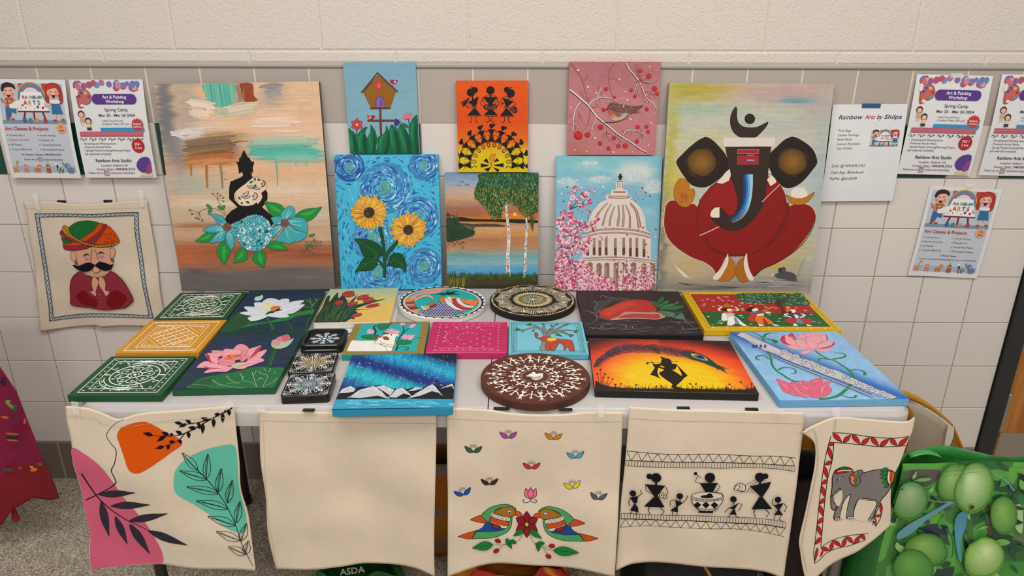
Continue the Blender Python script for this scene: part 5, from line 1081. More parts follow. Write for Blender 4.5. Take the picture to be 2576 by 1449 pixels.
def dots(a, c, r, n, s, ph=0, s2=None, sq=0):
    for k in range(n): a.D(c if isinstance(c, str) else c[k % len(c)], *ringpts(r, k, n, ph), s, s2 or s, math.degrees(2*math.pi*(k+ph)/n), 8)
def rays(a, c, r0, r1, n, w, ph=0, t0=.2, t1=1):
    for k in range(n): a.L(c if isinstance(c, str) else c[k % len(c)], w, [ringpts(r0, k, n, ph), ringpts(r1, k, n, ph)], t0, t1)
def paint_mandala():
    a = disc_art(.0177, -.1852, .243, .243, .018, 0, 22); a.uvm(); c1, c2, c3, G = 'ddd6c2', 'c8b48c', 'd4a04c', '9c8438'
    a.P('141312', [ringpts(.495, k, 72) for k in range(72)], 0)
    for k in range(60): a.L([G, 'b89c58', 'c8b890'][k % 3], .022, [ringpts(.472, k, 60), ringpts(.472, k+.86, 60)])
    a.bands(8)
    for k in range(12):
        for j in range(-4, 5): t = 2*math.pi*k/12+j*.05; a.L([c1, c2, 'b0a894', 'd8c49c'][(j+k) % 4], .014, [(.5+.27*math.cos(t-j*.02), .5+.27*math.sin(t-j*.02)), (.5+(.45-abs(j)*.012)*math.cos(t+j*.012), .5+(.45-abs(j)*.012)*math.sin(t+j*.012))], .15, 1)
        x, y = ringpts(.365, k, 12, .5)
        for rr, m in ((.05, 16), (.036, 12), (.024, 8)):
            for q in range(m): t = 2*math.pi*q/m; a.D('d8d0bc', x+rr*math.cos(t), y+rr*math.sin(t), .0045, n=6)
        a.D('ece8dc', x, y, .013); x, y = ringpts(.285, k, 12, .5); a.D('141312', x, y, .03); a.D(c3, x, y, .014)
        for q in range(10): t = 2*math.pi*q/10; a.D(c2, x+.025*math.cos(t), y+.025*math.sin(t), .0045, n=6)
    a.bands(0); a.P('141312', [ringpts(.235, k, 48) for k in range(48)], 0); a.bands(6)
    rays(a, [c1, c2], .19, .23, 48, .013); a.ring('b8a468', .05, .5, .5, .187); rays(a, [c1, 'b0a070'], .165, .21, 60, .012); dots(a, '8c9484', .145, 26, .012); dots(a, c1, .145, 26, .006); a.ring('b09a38', .02, .5, .5, .12); dots(a, '141312', .12, 20, .006); a.ring('6c7c5c', .014, .5, .5, .103)
    rays(a, [c1, '9c9c8c'], .03, .09, 18, .016); dots(a, c1, .095, 24, .006); rays(a, 'ece8dc', .0, .035, 10, .009, .5); a.D('c8c8b0', .5, .5, .014)
    def sd(V):
        return np.tile(lin('191716'), (len(V), 1))
    done(a, 'round_painting', 'round black canvas with an intricate gold and white dot mandala, lying in the back row', 'painting', sd, body='disc')
paint_mandala()
def dancer(a, c, r, t, s, lift=0):
    x, y = .5+r*math.cos(t), .5+r*math.sin(t); return warli(a, c, x, y, s, math.degrees(t)+90, bun=0, hs=.95)
def paint_brown():
    a = disc_art(.0155, -.6505, .2445, .2365, .02, 0, 23); a.uvm(); W = 'e8e2d4'
    a.P('552b1e', [ringpts(.497, k, 80) for k in range(80)], 0); a.bands(20)
    for k in range(14):
        t = 2*math.pi*(k+.25)/14; q = dancer(a, W, .355, t, .042); t2 = t+math.pi/14; p = lambda r, tt: (.5+r*math.cos(tt), .5+r*math.sin(tt))
        a.L(W, .008, [q([(.6, -.95)])[0], p(.375, t+.1), p(.345, t2-.06), p(.35, t2)]); a.L(W, .008, [p(.35, t2), p(.345, t2+.06), p(.375, t2+.12), p(.397, t2+math.pi/14-.06)])
        a.L(W, .009, [p(.29, t2), p(.405, t2)]); a.P(W, [p(.43, t2), p(.405, t2-.045), p(.41, t2), p(.405, t2+.045)], 0)
        h = p(.445, t)
        for d in (-.05, 0, .05): a.L(W, .004, [p(.435, t+d*.6), p(.462, t+d)])
    n = 16
    for k in range(n):
        t = 2*math.pi*k/n; q = dancer(a, W, .185, t, .032); a.L(W, .009, [q([(.6, -.95)])[0], (.5+.19*math.cos(t+math.pi/n), .5+.19*math.sin(t+math.pi/n)), (.5+.215*math.cos(t+2*math.pi/n-.09), .5+.215*math.sin(t+2*math.pi/n-.09))], sm=0)
    a.bands(0)
    a.P(W, '.45 .5 .44 .47 .46 .45 .5 .45 .54 .46 .56 .45 .57 .49 .56 .54 .53 .57 .5 .58 .47 .56'); a.D(W, .485, .435, .018); a.L(W, .012, '.47 .45 .44 .48 .42 .5 .46 .5'); a.L(W, .01, '.53 .46 .54 .44 .58 .455')
    for k in range(6): a.L('3a2018', .005, [(.455, .505+k*.01), (.5, .515+k*.01), (.56, .49+k*.012)])
    done(a, 'round_painting', 'round dark brown canvas ringed with white stick dancers, lying at the front centre', 'painting', '4f2a1e', body='disc')
paint_brown()
def mandala_sq(a, c1, c2, cm, cc, R0=.46):
    a.bands(10)
    rays(a, [c1, c2, c1], .19, .36, 24, .028, 0, .25, 1); rays(a, [c1, c2], .2, .30, 24, .018, .5, .25, 1)
    for k in range(8):
        for j in (-1, 1): a.L(c1, .016, [ringpts(.2, k, 8), ringpts(.34, k+j*.12, 8), ringpts(.42, k+j*.3, 8), ringpts(.40, k+j*.42, 8)], .4, 1)
        x, y = ringpts(.42, k, 8); x2, y2 = ringpts(.40, k, 8, .12)
        for q in range(5): a.D(c1, x+.035*math.cos(q*1.26), y+.035*math.sin(q*1.26), .02, n=8)
    for m in (1, 2, 3, 4):
        for sx in (-1, 1):
            for sy in (-1, 1):
                for j in range(11):
                    u = j/10; x, y = .5+sx*(.30+.055*m*.8+(.0)), .5+sy*(.30+.055*m*.8); an = u*math.pi/2; rr = .04*m
                    X = .5+sx*(.46-rr*math.cos(an)); Y = .5+sy*(.46-rr*math.sin(an)); a.D(c2 if m % 2 else c1, X, Y, .0085, n=6)
    for k in range(20): a.D(c1, .06+k*.0463, .045, .009, n=6); a.D(c1, .06+k*.0463, .955, .009, n=6); a.D(c1, .045, .06+k*.0463, .009, n=6); a.D(c1, .955, .06+k*.0463, .009, n=6)
    dots(a, cm, .185, 20, .026, 0, .022); dots(a, c1, .135, 20, .015); dots(a, c2, .1, 16, .014); dots(a, c1, .065, 12, .014); dots(a, cc, .035, 8, .012); a.D(cc, .5, .5, .02)
def coaster(key, label, cols, matname='wooden_coaster'):
    a = art(key, seed=30); a.uvm(); a.P('131214', rr_frac(.06), 0); mandala_sq(a, *cols)
    w, h = a.w, a.h; bm = bmesh.new()
    o = a.build(matname, [M['paint'], M['mirror'], M['clay']], a.m, a.t, '131214', body=None)
    bm = bmesh.new(); rounded_box(bm, w, h, -a.t+.0, 0, .008); ob = bm_obj('coaster_block', bm, M['lacquer'], o); ob.location.z = 0
    return tag(o, label, 'coaster', 'black mandala coasters')
def rr_frac(r): return [(x, y) for x, y in rrect(0.01, .01, .99, .99, r, (1, 1, 1, 1), 5)]
def rounded_box(bm, w, h, z0, z1, r, b=.0012, hole=0, floor_=0):
    lv = []
    for ins, z in ((b, z0), (0, z0+b), (0, z1-b), (b, z1)):
        lv.append([bm.verts.new((x, y, z)) for x, y in rrect(-w/2+ins, -h/2+ins, w/2-ins, h/2-ins, r-ins*.5, (1, 1, 1, 1), 6)])
    if hole:
        for ins, z in ((hole, z1), (hole+.0015, floor_)): lv.append([bm.verts.new((x, y, z)) for x, y in rrect(-w/2+ins, -h/2+ins, w/2-ins, h/2-ins, max(r-ins*.5, .003), (1, 1, 1, 1), 6)])
    for k in range(len(lv)-1):
        n = len(lv[k])
        for j in range(n): bm.faces.new((lv[k][j], lv[k][(j+1) % n], lv[k+1][(j+1) % n], lv[k+1][j]))
    bm.faces.new(lv[-1]); bm.faces.new(lv[0][::-1])
M['lacquer'] = principled('black_lacquer', lin('19181a'), rough=.3, spec=.5)
coaster('coaster_gold', 'black square coaster with a white and gold dot mandala, middle of the coaster row', ('d8d4cc', 'c0b498', 'e0a040', 'e4b050'))
coaster('coaster_blue', 'black square coaster with a white and pale blue dot mandala, at the table front', ('d6d8da', 'b0b4b8', '5c9cb0', 'a8b0b4'))
def trays():
    x, y, yaw, w, h, t, c = FL['tray']; g = 'stacked black coaster trays'
    for k, (z, dy, lab) in enumerate(((TZ+.0003, 0, 'lower black square tray under the tray holding the blue snowflake coaster'), (TZ+.0125, .001, 'upper black square tray of the stack, holding the blue snowflake coaster'))):
        o = bpy.data.objects.new('coaster_tray', None); COL.objects.link(o); o.matrix_world = place(x+dy*2, y+dy, z, yaw-.03*k); tag(o, lab, 'tray')
        bm = bmesh.new(); rounded_box(bm, w, h, 0, .0118, .016, .002, .0075, .004); bm_obj('tray_body', bm, M['lacquer'], o, None, True)
    a = art('tray', seed=31); a.m = place(x+.002, y+.001, TZ+.0125+.0068, yaw-.03); a.w = w-.018; a.h = h-.018; a.uvm(); a.P('121113', rr_frac(.08), 0); a.bands(8)
    for k in range(8):
        for j in (-1, 0, 1):
            for i, (r0, r1) in enumerate(((.28, .42), (.22, .36))): a.L('d8dcde' if j or i else 'a8c8d4', .02, [ringpts(r0*.8, k, 8), ringpts(r1, k+j*(.16+.1*i), 8)], .2, 1.2)
        a.D('e8eaea', *ringpts(.4, k, 8, .1), .013); a.D('d8dcde', *ringpts(.33, k, 8, .5), .012)
    rays(a, ['5c9cb4', '8cbccc'], .06, .24, 16, .022, .5, .4, .8); dots(a, 'eceef0', .15, 8, .034); dots(a, '6ca4b8', .2, 8, .018, .5); a.D('eceef0', .5, .5, .05); a.D('8c9ca4', .5, .5, .02)
    bm = bmesh.new()
    o = a.build('wooden_coaster', [M['paint'], M['mirror'], M['clay']], a.m, .0028, '131214', body='box'); tag(o, 'black square coaster with a blue and white snowflake, sitting inside the upper tray', 'coaster')
trays()
def paint_cow():
    a = art('cow', seed=24); a.view(850, 795, 640); R = a.rg; a.uvm(); a.P('8c7434', '.005 .005 .995 .005 .995 .995 .005 .995', 0); a.P('22a5a2', '.1 .08 .9 .08 .9 .92 .1 .92', 0); a.view(850, 795, 640); K = '3a2418'; G = '1c7040'; D_ = '0f3c2c'
    a.P('e4ded4', '90 358 130 262 150 247 250 252 360 250 400 262 430 290 500 300 510 356', 0); a.L('c89488', 4, '150 247 250 252 360 248 400 262')
    a.L(D_, 20, '375 192 385 150 365 120 380 98 420 95'); a.PL(G, '0c3420', 3, '400 95 430 78 540 70 548 80 530 110 500 135 440 145 405 120'); a.L('3c8c54', 4, '420 100 470 95 520 80'); a.L('c8ccb8', 4, '480 140 520 125 545 90')
    a.PL(G, '0c3420', 3, '238 205 270 195 400 190 420 210 370 240 300 240 250 225'); a.L('3c8c54', 4, '260 210 330 212 400 205'); a.PL(G, '0c3420', 3, '590 262 620 242 700 245 755 260 720 285 650 292 590 285'); a.L('3c8c54', 4, '610 265 680 266 740 262')
    a.L(D_, 12, '660 90 670 150 640 200 615 240'); a.L(D_, 10, '770 105 700 140 660 180 610 240'); a.L(D_, 10, '850 225 800 220 740 235 700 238'); a.L(D_, 12, '585 352 620 320 680 315 715 325 700 345 670 340'); a.L(D_, 14, '590 350 600 320 612 290'); a.L(D_, 7, '335 180 335 190')
    def lot(p, c='d8a0b8', o='a85c80'): a.PL(c, o, 3, p)
    lot('292 165 305 140 330 133 360 145 370 165 350 180 310 178'); lot('628 95 640 72 660 67 680 78 682 92 660 98'); lot('720 118 745 88 790 82 785 100 765 118 735 122')
    for x, y in ((470, 160), (500, 135), (535, 122), (570, 126), (605, 140), (640, 155)): a.leaf('e0a8bc', 555, 185, x, y, 38, 'b06488', 3)
    for x, y in ((640, 210), (660, 185), (690, 182), (735, 185), (785, 190), (780, 215)): a.leaf('e0a8bc', 705, 235, x, y, 30, 'b06488', 3)
    a.PL('e8e2d8', K, 4, '500 175 560 180 625 188 610 205 590 215 580 270 560 320 545 355 500 352 495 320 440 290 375 272 410 235 400 215 430 200 470 195 480 180'); a.PL('7c4c24', K, 3, '458 212 500 210 525 240 500 245 470 238'); a.L('c88c8c', 5, '375 270 440 245'); a.PL('a8442c', K, 3, '375 205 430 205 460 200 430 222 400 215'); a.PL('8c2c24', K, 3, '455 165 520 175 510 185 470 182')
    for p in ('430 262 500 290 560 292', '415 275 490 305 555 312'): a.L('a07838', 5, p)
    for k in range(12): a.L('a07838', 3, [(435+k*11, 266+k*2.6), (433+k*11, 276+k*2.6)]); a.L('a07838', 3, [(425+k*11, 282+k*3), (423+k*11, 292+k*3)])
    a.D('2c1c14', 545, 192, 7); a.L('cfa87c', 4, '560 355 580 300 590 260')
    done(a, 'canvas_painting', 'small gold-framed canvas of a white cow among pink lotuses on turquoise', 'painting', '1c9088')
paint_cow()
def paint_elephant():
    a = art('elephant', seed=25); a.uvm(); a.P('70b8c8', '.005 .005 .995 .005 .995 .995 .005 .995', 0); R = a.rg; K = '16181c'
    for m in (.035, .1): a.L(K, .006, [(m, m), (1-m, m), (1-m, 1-m), (m, 1-m)], close=1, sm=0)
    for k in range(28):
        u = .05+k*.0325
        for p in ([(u, .045), (u+.016, .09), (u+.03, .045)], [(u, .955), (u+.016, .91), (u+.03, .955)], [(.045, u), (.09, u+.016), (.045, u+.03)], [(.955, u), (.91, u+.016), (.955, u+.03)]): a.L(K, .005, p, sm=0)
    a.view(850, 795, 640); T = '8a8c88'
    def limb(p, w, t1=.3):
        a.L(K, w+8, p, 1, t1); a.L(T, w, p, 1, t1); q = crom(pts(p), False, 6); n = len(q)
        for i, (x, y) in enumerate(q): ww = w*(1-(1-t1)*i/n)/2; a.L(K, 3, [(x-ww, y-2), (x, y+3), (x+ww, y-2)])
    limb('2075 350 2095 280 2110 210 2110 170', 66, .9)
    for p in ('2100 190 2060 140 1980 120 1870 145 1790 140', '2090 170 2020 110 1940 90', '2100 170 2080 120 2085 85', '2120 170 2160 130 2200 90', '2130 170 2220 130 2290 95 2330 85', '2130 180 2250 150 2340 145 2400 155', '2170 160 2220 180 2240 200', '2260 160 2310 180 2350 200'): limb(p, 36)
    for x, y, x1, y1 in ((1850, 140, 1790, 150), (1840, 145, 1800, 120), (1950, 95, 1900, 90), (1960, 92, 1930, 78), (2085, 90, 2060, 80), (2170, 110, 2150, 90), (2200, 95, 2230, 80), (2290, 95, 2340, 82), (2400, 150, 2440, 150), (2390, 160, 2420, 175), (2240, 190, 2200, 200), (2240, 195, 2270, 210), (2340, 190, 2390, 200), (2340, 200, 2370, 215), (2130, 150, 2150, 130), (1990, 140, 1960, 160), (1880, 150, 1860, 165)): a.leaf('2c6c34', x, y, x1, y1, 14, '173c1c', 2)
    E = 'b04424'
    a.PL(E, '5c1c10', 4, '1990 170 2010 172 2025 195 2010 215 2040 222 2090 208 2150 215 2240 235 2330 240 2370 262 2385 300 2390 355 2340 350 2330 310 2290 352 2280 300 2240 275 2215 310 2190 350 2150 345 2150 300 2145 345 2105 345 2100 290 2115 260 2080 260 2040 240 2005 225 1992 200')
    for k in range(16): x = 2130+k*16; a.L('7c2c18', 2, [(x, 250), (x+4, 290)])
    a.PL('d8b83c', '6c4c14', 3, '2125 228 2180 222 2215 238 2190 255 2140 260 2110 248'); a.L('ece8dc', 6, '2025 238 1990 235 1962 218', 1, .3); a.D(K, 2075, 222, 5, 4)
    done(a, 'canvas_painting', 'small turquoise canvas of a rust-red elephant under a patterned tree', 'painting', '5ca8bc')
paint_elephant()
def paint_aurora():
    a = art('aurora', seed=26); R = a.rg
    base = field([(0, '1c6c9c'), (1, '143c6c')], [])
    def f(u, v):
        s = v-.62*u; o = np.zeros(u.shape+(3,)); xs = [-.55, -.42, -.3, -.2, -.1, .02, .12, .25, .36, .48, .6, .8]; cs = ['0e1428', '101c38', '1c7ca8', '22a0b8', '1a78b0', '14286c', '182c78', '1f9cb0', '22a8b0', '1c5c98', '142c64', '10244c']
        for k in range(3): o[..., k] = np.interp(s, xs, [lin(c)[k] for c in cs])
        return o
    a.grid(brushed(f, 90, .04, 90, 5, .3, 8), 120, 120)
    a.view(825, 880, 675); a.bands(6)
    for _ in range(260):
        x, y = R.uniform(150, 1220), R.uniform(55, 370); a.D(R.choice(['b8d8e0', 'dce8ec', '8cc4d0']), x, y, R.choice([1.6, 2, 2.4, 4]), n=6)
    a.bands(0); a.P('121316', '78 475 120 400 140 375 215 345 265 370 300 355 340 355 440 345 540 335 620 370 660 375 720 360 760 380 830 360 900 370 960 345 1005 328 1070 355 1120 350 1210 322 1205 478 600 470', 0)
    a.bands(14)
    def mt(apex, l, r, n):
        ax, ay = apex
        for _ in range(n):
            u = R.random(); m = l if R.random() < .5 else r; x = ax+(m[0]-ax)*u; y = ay+(m[1]-ay)*u; a.L(R.choice(['dcdee0', 'b8bcc0', 'eceef0', '8c9094', 'c8ccd0']), R.uniform(3, 8), [(x, y), (x+(m[0]-ax)*.12+R.uniform(-6, 6), y+R.uniform(10, 34)*(1-u*.6))], bulge=.5)
    for p in ('105 415 140 372 215 345 262 368 250 400 180 412', '205 455 300 385 440 345 520 400 580 470 480 440 400 452 300 462', '460 355 540 338 640 385 600 440 540 400', '590 455 660 380 720 362 770 420 800 440 730 420 660 460', '770 400 845 358 905 370 840 392', '780 468 900 395 1005 332 1045 370 1080 420 1000 400 900 440', '1090 372 1150 345 1195 328 1205 360 1180 352'): a.P('b4b8bc', p, 0)
    mt((215, 345), (105, 415), (260, 380), 60); mt((440, 350), (205, 455), (580, 470), 200); mt((540, 338), (460, 360), (640, 400), 70); mt((720, 365), (590, 455), (800, 440), 110); mt((845, 360), (770, 400), (905, 370), 50); mt((1005, 332), (780, 468), (1095, 440), 160); mt((1195, 330), (1090, 370), (1205, 372), 40)
    a.bands(0); a.P('2e90ac', '78 476 400 472 800 474 1205 480 1196 558 38 568', 0); a.bands(8)
    for _ in range(70): x = R.uniform(80, 1040); y = R.uniform(486, 552); a.L(R.choice(['4cacc4', '6cc0d0', '2484a4', '8cd0dc', '48a4bc']), R.uniform(6, 13), [(x, y), (x+60, y+R.uniform(-7, 7)), (x+R.uniform(90, 150), y+R.uniform(-5, 6))], bulge=.6)
    done(a, 'canvas_painting', 'canvas of turquoise northern lights over snowy peaks, overhanging the table front edge', 'painting', '2484a8')
paint_aurora()
def paint_krishna():
    a = art('krishna', seed=27); R = a.rg
    def f(u, v):
        d = np.sqrt(((u-.52)/.62)**2+((v-.78)/.72)**2); o = np.zeros(u.shape+(3,)); rd = np.where(u > .5, 1, .92)
        xs = [0, .42, .55, .72, .88, 1.0, 1.12, 1.3]; cs = ['dcb810', 'dcb414', 'e0941a', 'dc5c20', 'd03c20', '8c2c20', '3c201c', '2c201e']
        for k in range(3): o[..., k] = np.interp(d*rd, xs, [lin(c)[k] for c in cs])
        return o
    a.grid(brushed(f, 20, .02, 60, 5, .05), 90, 70); a.view(1470, 840, 460); K = '1a1210'
    q = crom(pts('130 470 200 400 300 310 420 245 560 205 750 195 950 200 1150 225 1350 260 1500 290'), False, 16); a.L('20242c', 9, q, .6, 1, sm=0); a.bands(16)
    for i in range(0, len(q)-1):
        x, y = q[i]; t = q[i+1]-q[i]; t = t/np.linalg.norm(t); s = i/len(q)
        for m in (-1, 1):
            for _ in range(1):
                L = R.uniform(100, 190)*(1 if m > 0 else .7); d = (t*.8+np.array([0, m*.5]))*L; a.L(R.choice(['2a2a34', '3c2c3c', '1e2c30', '4c3444', '6c3c50', '402838']), R.uniform(8, 13), [(x, y), (x+d[0]*.5, y+d[1]*.75), (x+d[0], y+d[1]*.8+m*8)], 1, .25)
    for _ in range(240):
        u = R.random(); x, y = 1400+u*480, 270+u*190; m = R.choice([-1, 1]); L = R.uniform(60, 190); a.L(R.choice(['14302c', '1c4438', '2a2c28', '0f3c34', '3c3c30']), R.uniform(7, 12), [(x, y), (x+L*.5, y+m*10+L*.28), (x+L, y+m*20*u+L*(.62 if m > 0 else .4))], 1, .15)
    a.bands(0); a.P('164034', '1420 280 1480 262 1600 275 1700 320 1800 390 1900 470 1980 520 1860 490 1740 440 1620 400 1520 370 1450 320'); a.P('c89c2c', '1482 285 1540 285 1620 300 1690 335 1730 382 1660 375 1570 350 1510 325'); a.P('3c5c98', '1525 320 1570 298 1640 310 1685 345 1690 368 1640 365 1570 345'); a.P('1c2450', '1570 325 1610 305 1660 330 1665 355 1610 345')
    a.P(K, '1045 322 1110 338 1115 348 1165 350 1205 375 1215 420 1280 430 1440 592 1410 610 1385 625 1370 650 1290 720 1275 740 1340 760 1390 770 1330 778 1250 775 1205 745 1225 715 1200 690 1140 650 1060 590 1038 560 1040 545 1115 510 1025 475 1010 540 1030 600 1055 632 1000 605 960 590 912 575 975 480 950 440 940 400 900 405 870 435 848 405 905 400 945 390 960 425 1000 430 1060 415 1065 380 1075 360', 0)
    a.P('dcb410', '1215 510 1260 505 1290 450 1350 560 1355 600 1300 560', 0); a.P('dcb410', '1040 455 1065 445 1115 475 1090 478', 0); a.L('5c2c14', 7, '850 408 1100 400 1310 393')
    a.P('1d1a18', '155 650 200 670 230 700 330 730 500 755 800 765 1100 775 1400 775 1700 785 2000 795 2250 795 2380 780 2420 740 2465 860 1300 822 155 782', 0); a.bands(14)
    for _ in range(330):
        x = R.uniform(250, 2440); y = np.interp(x, [150, 400, 1300, 2440], [700, 762, 785, 808]); h = R.uniform(10, 42) if R.random() < .9 else R.uniform(50, 90); a.L(R.choice(['1d1a12', '2c2c14', '141210']), 6, [(x, y+14), (x+R.uniform(-12, 12), y-h*.5), (x+R.uniform(-30, 30), y-h)], 1, .15)
    for x, y, x1, y1 in ((230, 710, 225, 500), (200, 690, 185, 560), (230, 700, 285, 560), (250, 715, 265, 610), (300, 730, 335, 610), (320, 730, 390, 632), (430, 760, 430, 708), (500, 760, 505, 700), (700, 770, 720, 715), (1000, 775, 1000, 740), (1050, 775, 1065, 732), (1560, 785, 1475, 708), (1580, 785, 1555, 710), (1620, 790, 1635, 752), (1990, 798, 1990, 770), (2120, 800, 2035, 718), (2300, 800, 2200, 690), (2350, 800, 2355, 715)): a.L(K, 6, [(x, y), ((x+x1)/2+6, (y+y1)/2), (x1, y1)], 1, .6); a.D(K, x1, y1, 18, 9, R.uniform(-50, 20), 8)
    done(a, 'canvas_painting', 'canvas of a black flute player silhouette under a peacock feather at sunset', 'painting', '1c1818')
paint_krishna()
def paint_strawberry():
    a = art('strawberry', seed=28); R = a.rg; a.grid(brushed(field([(0, '2c2124'), (.5, '2a1f20'), (1, '26201f')], [(.8, .3, .2, .2, '2a2a22', .7)]), 0, .02, 40, 4, .1), 20, 20); a.view(1440, 720, 350)
    a.P('38383a', '440 330 600 270 760 260 700 330 560 400 480 470 420 430'); a.P('3c3c40', '700 230 1050 230 1050 260 800 262')
    for c, p in (('1c5c34', '1560 330 1580 280 1640 210 1690 200 1695 260 1640 310'), ('246c3c', '1600 360 1690 300 1770 260 1785 300 1700 345 1620 375'), ('2c7444', '1620 400 1750 340 1900 320 1960 280 1970 310 1880 350 1740 385'), ('22683a', '1620 430 1750 380 1900 365 2070 365 2000 410 1900 435 1760 435'), ('1c3c28', '1560 440 1700 450 1900 450 2120 470 2000 490 1800 490'), ('1f6036', '1460 280 1540 290 1600 340 1640 410 1540 370 1490 330'), ('1d3828', '1700 500 1900 560 2100 600 2240 600 2100 640 1900 600')): a.P(c, p)
    a.P('aa2c20', '500 520 520 460 620 410 740 370 860 310 1000 265 1150 248 1320 255 1450 285 1500 350 1570 410 1530 470 1300 480 980 490 880 550 740 620 690 615 580 590 510 555'); a.P('b83a2a', '560 500 640 430 800 370 960 300 1100 280 1200 330 1000 420 800 500 700 560 600 550'); a.bands(6)
    for _ in range(110):
        u = R.random(); x = 540+u*900; y = np.interp(x, [540, 900, 1440], [520, 380, 380])+R.uniform(-60, 70)*(1 if u > .1 else .5); a.D(R.choice(['c8603c', 'd88a50', '8c2018']), x, y, 4, 3, n=6)
    a.bands(0); a.P('b0837c', '700 628 860 560 980 480 1120 480 1380 485 1600 490 1720 550 1720 580 1560 620 1380 610 1150 605 960 615 840 628'); a.P('a63c30', '860 590 950 540 1120 515 1500 520 1600 520 1640 580 1540 605 1300 590 1100 590'); a.P('456c50', '1600 470 1760 470 1900 500 1900 560 2020 500 2080 600 1950 600 1840 570 1740 560 1640 510'); a.bands(12)
    for p in ('530 205 570 170 700 210 900 215 1150 235', '600 190 680 240 740 215', '395 300 430 275 500 290 720 265 980 265', '430 300 470 330 430 380 415 430 470 500', '470 500 520 430 600 400', '240 470 270 450 340 480 430 540 460 600 440 650 330 690 250 740', '340 480 440 500 450 540 540 590 690 630', '460 560 560 600 700 640', '1460 485 1600 460 1700 465 1800 500 1860 550 1900 520 1960 490 2030 500 2060 560 2120 650', '1940 610 1950 580 2060 620 2110 640', '530 770 560 730 700 690 850 680', '540 770 700 790 900 800 1100 810', '370 800 420 780 560 810 700 830', '950 740 1010 735 990 760 1020 780 980 800', '1120 740 1130 780 1180 800 1380 790', '1650 800 1700 780 1800 790', '2060 650 2160 660 2280 660', '2080 655 2170 700 2230 750 2310 790', '1930 660 2010 670 1940 710', '2000 740 2060 780 2010 810'): a.L('b8bcbe', 7, p, .7, .3)
    for _ in range(120):
        x = R.uniform(280, 2300); y = R.uniform(640, 870); a.L(R.choice(['5c6064', '8c9094', '44484c', '3c4c58', '70747a']), R.uniform(4, 9), [(x, y), (x+80, y+R.uniform(-12, 14)), (x+R.uniform(120, 280), y+R.uniform(-10, 12))], bulge=.6)
    for _ in range(34): a.D('6c6464', R.uniform(110, 440), R.uniform(140, 420), 9, 4, n=6)
    done(a, 'canvas_painting', 'black canvas of a red strawberry splashing into water, lying in the back row', 'painting', '151314')
paint_strawberry()
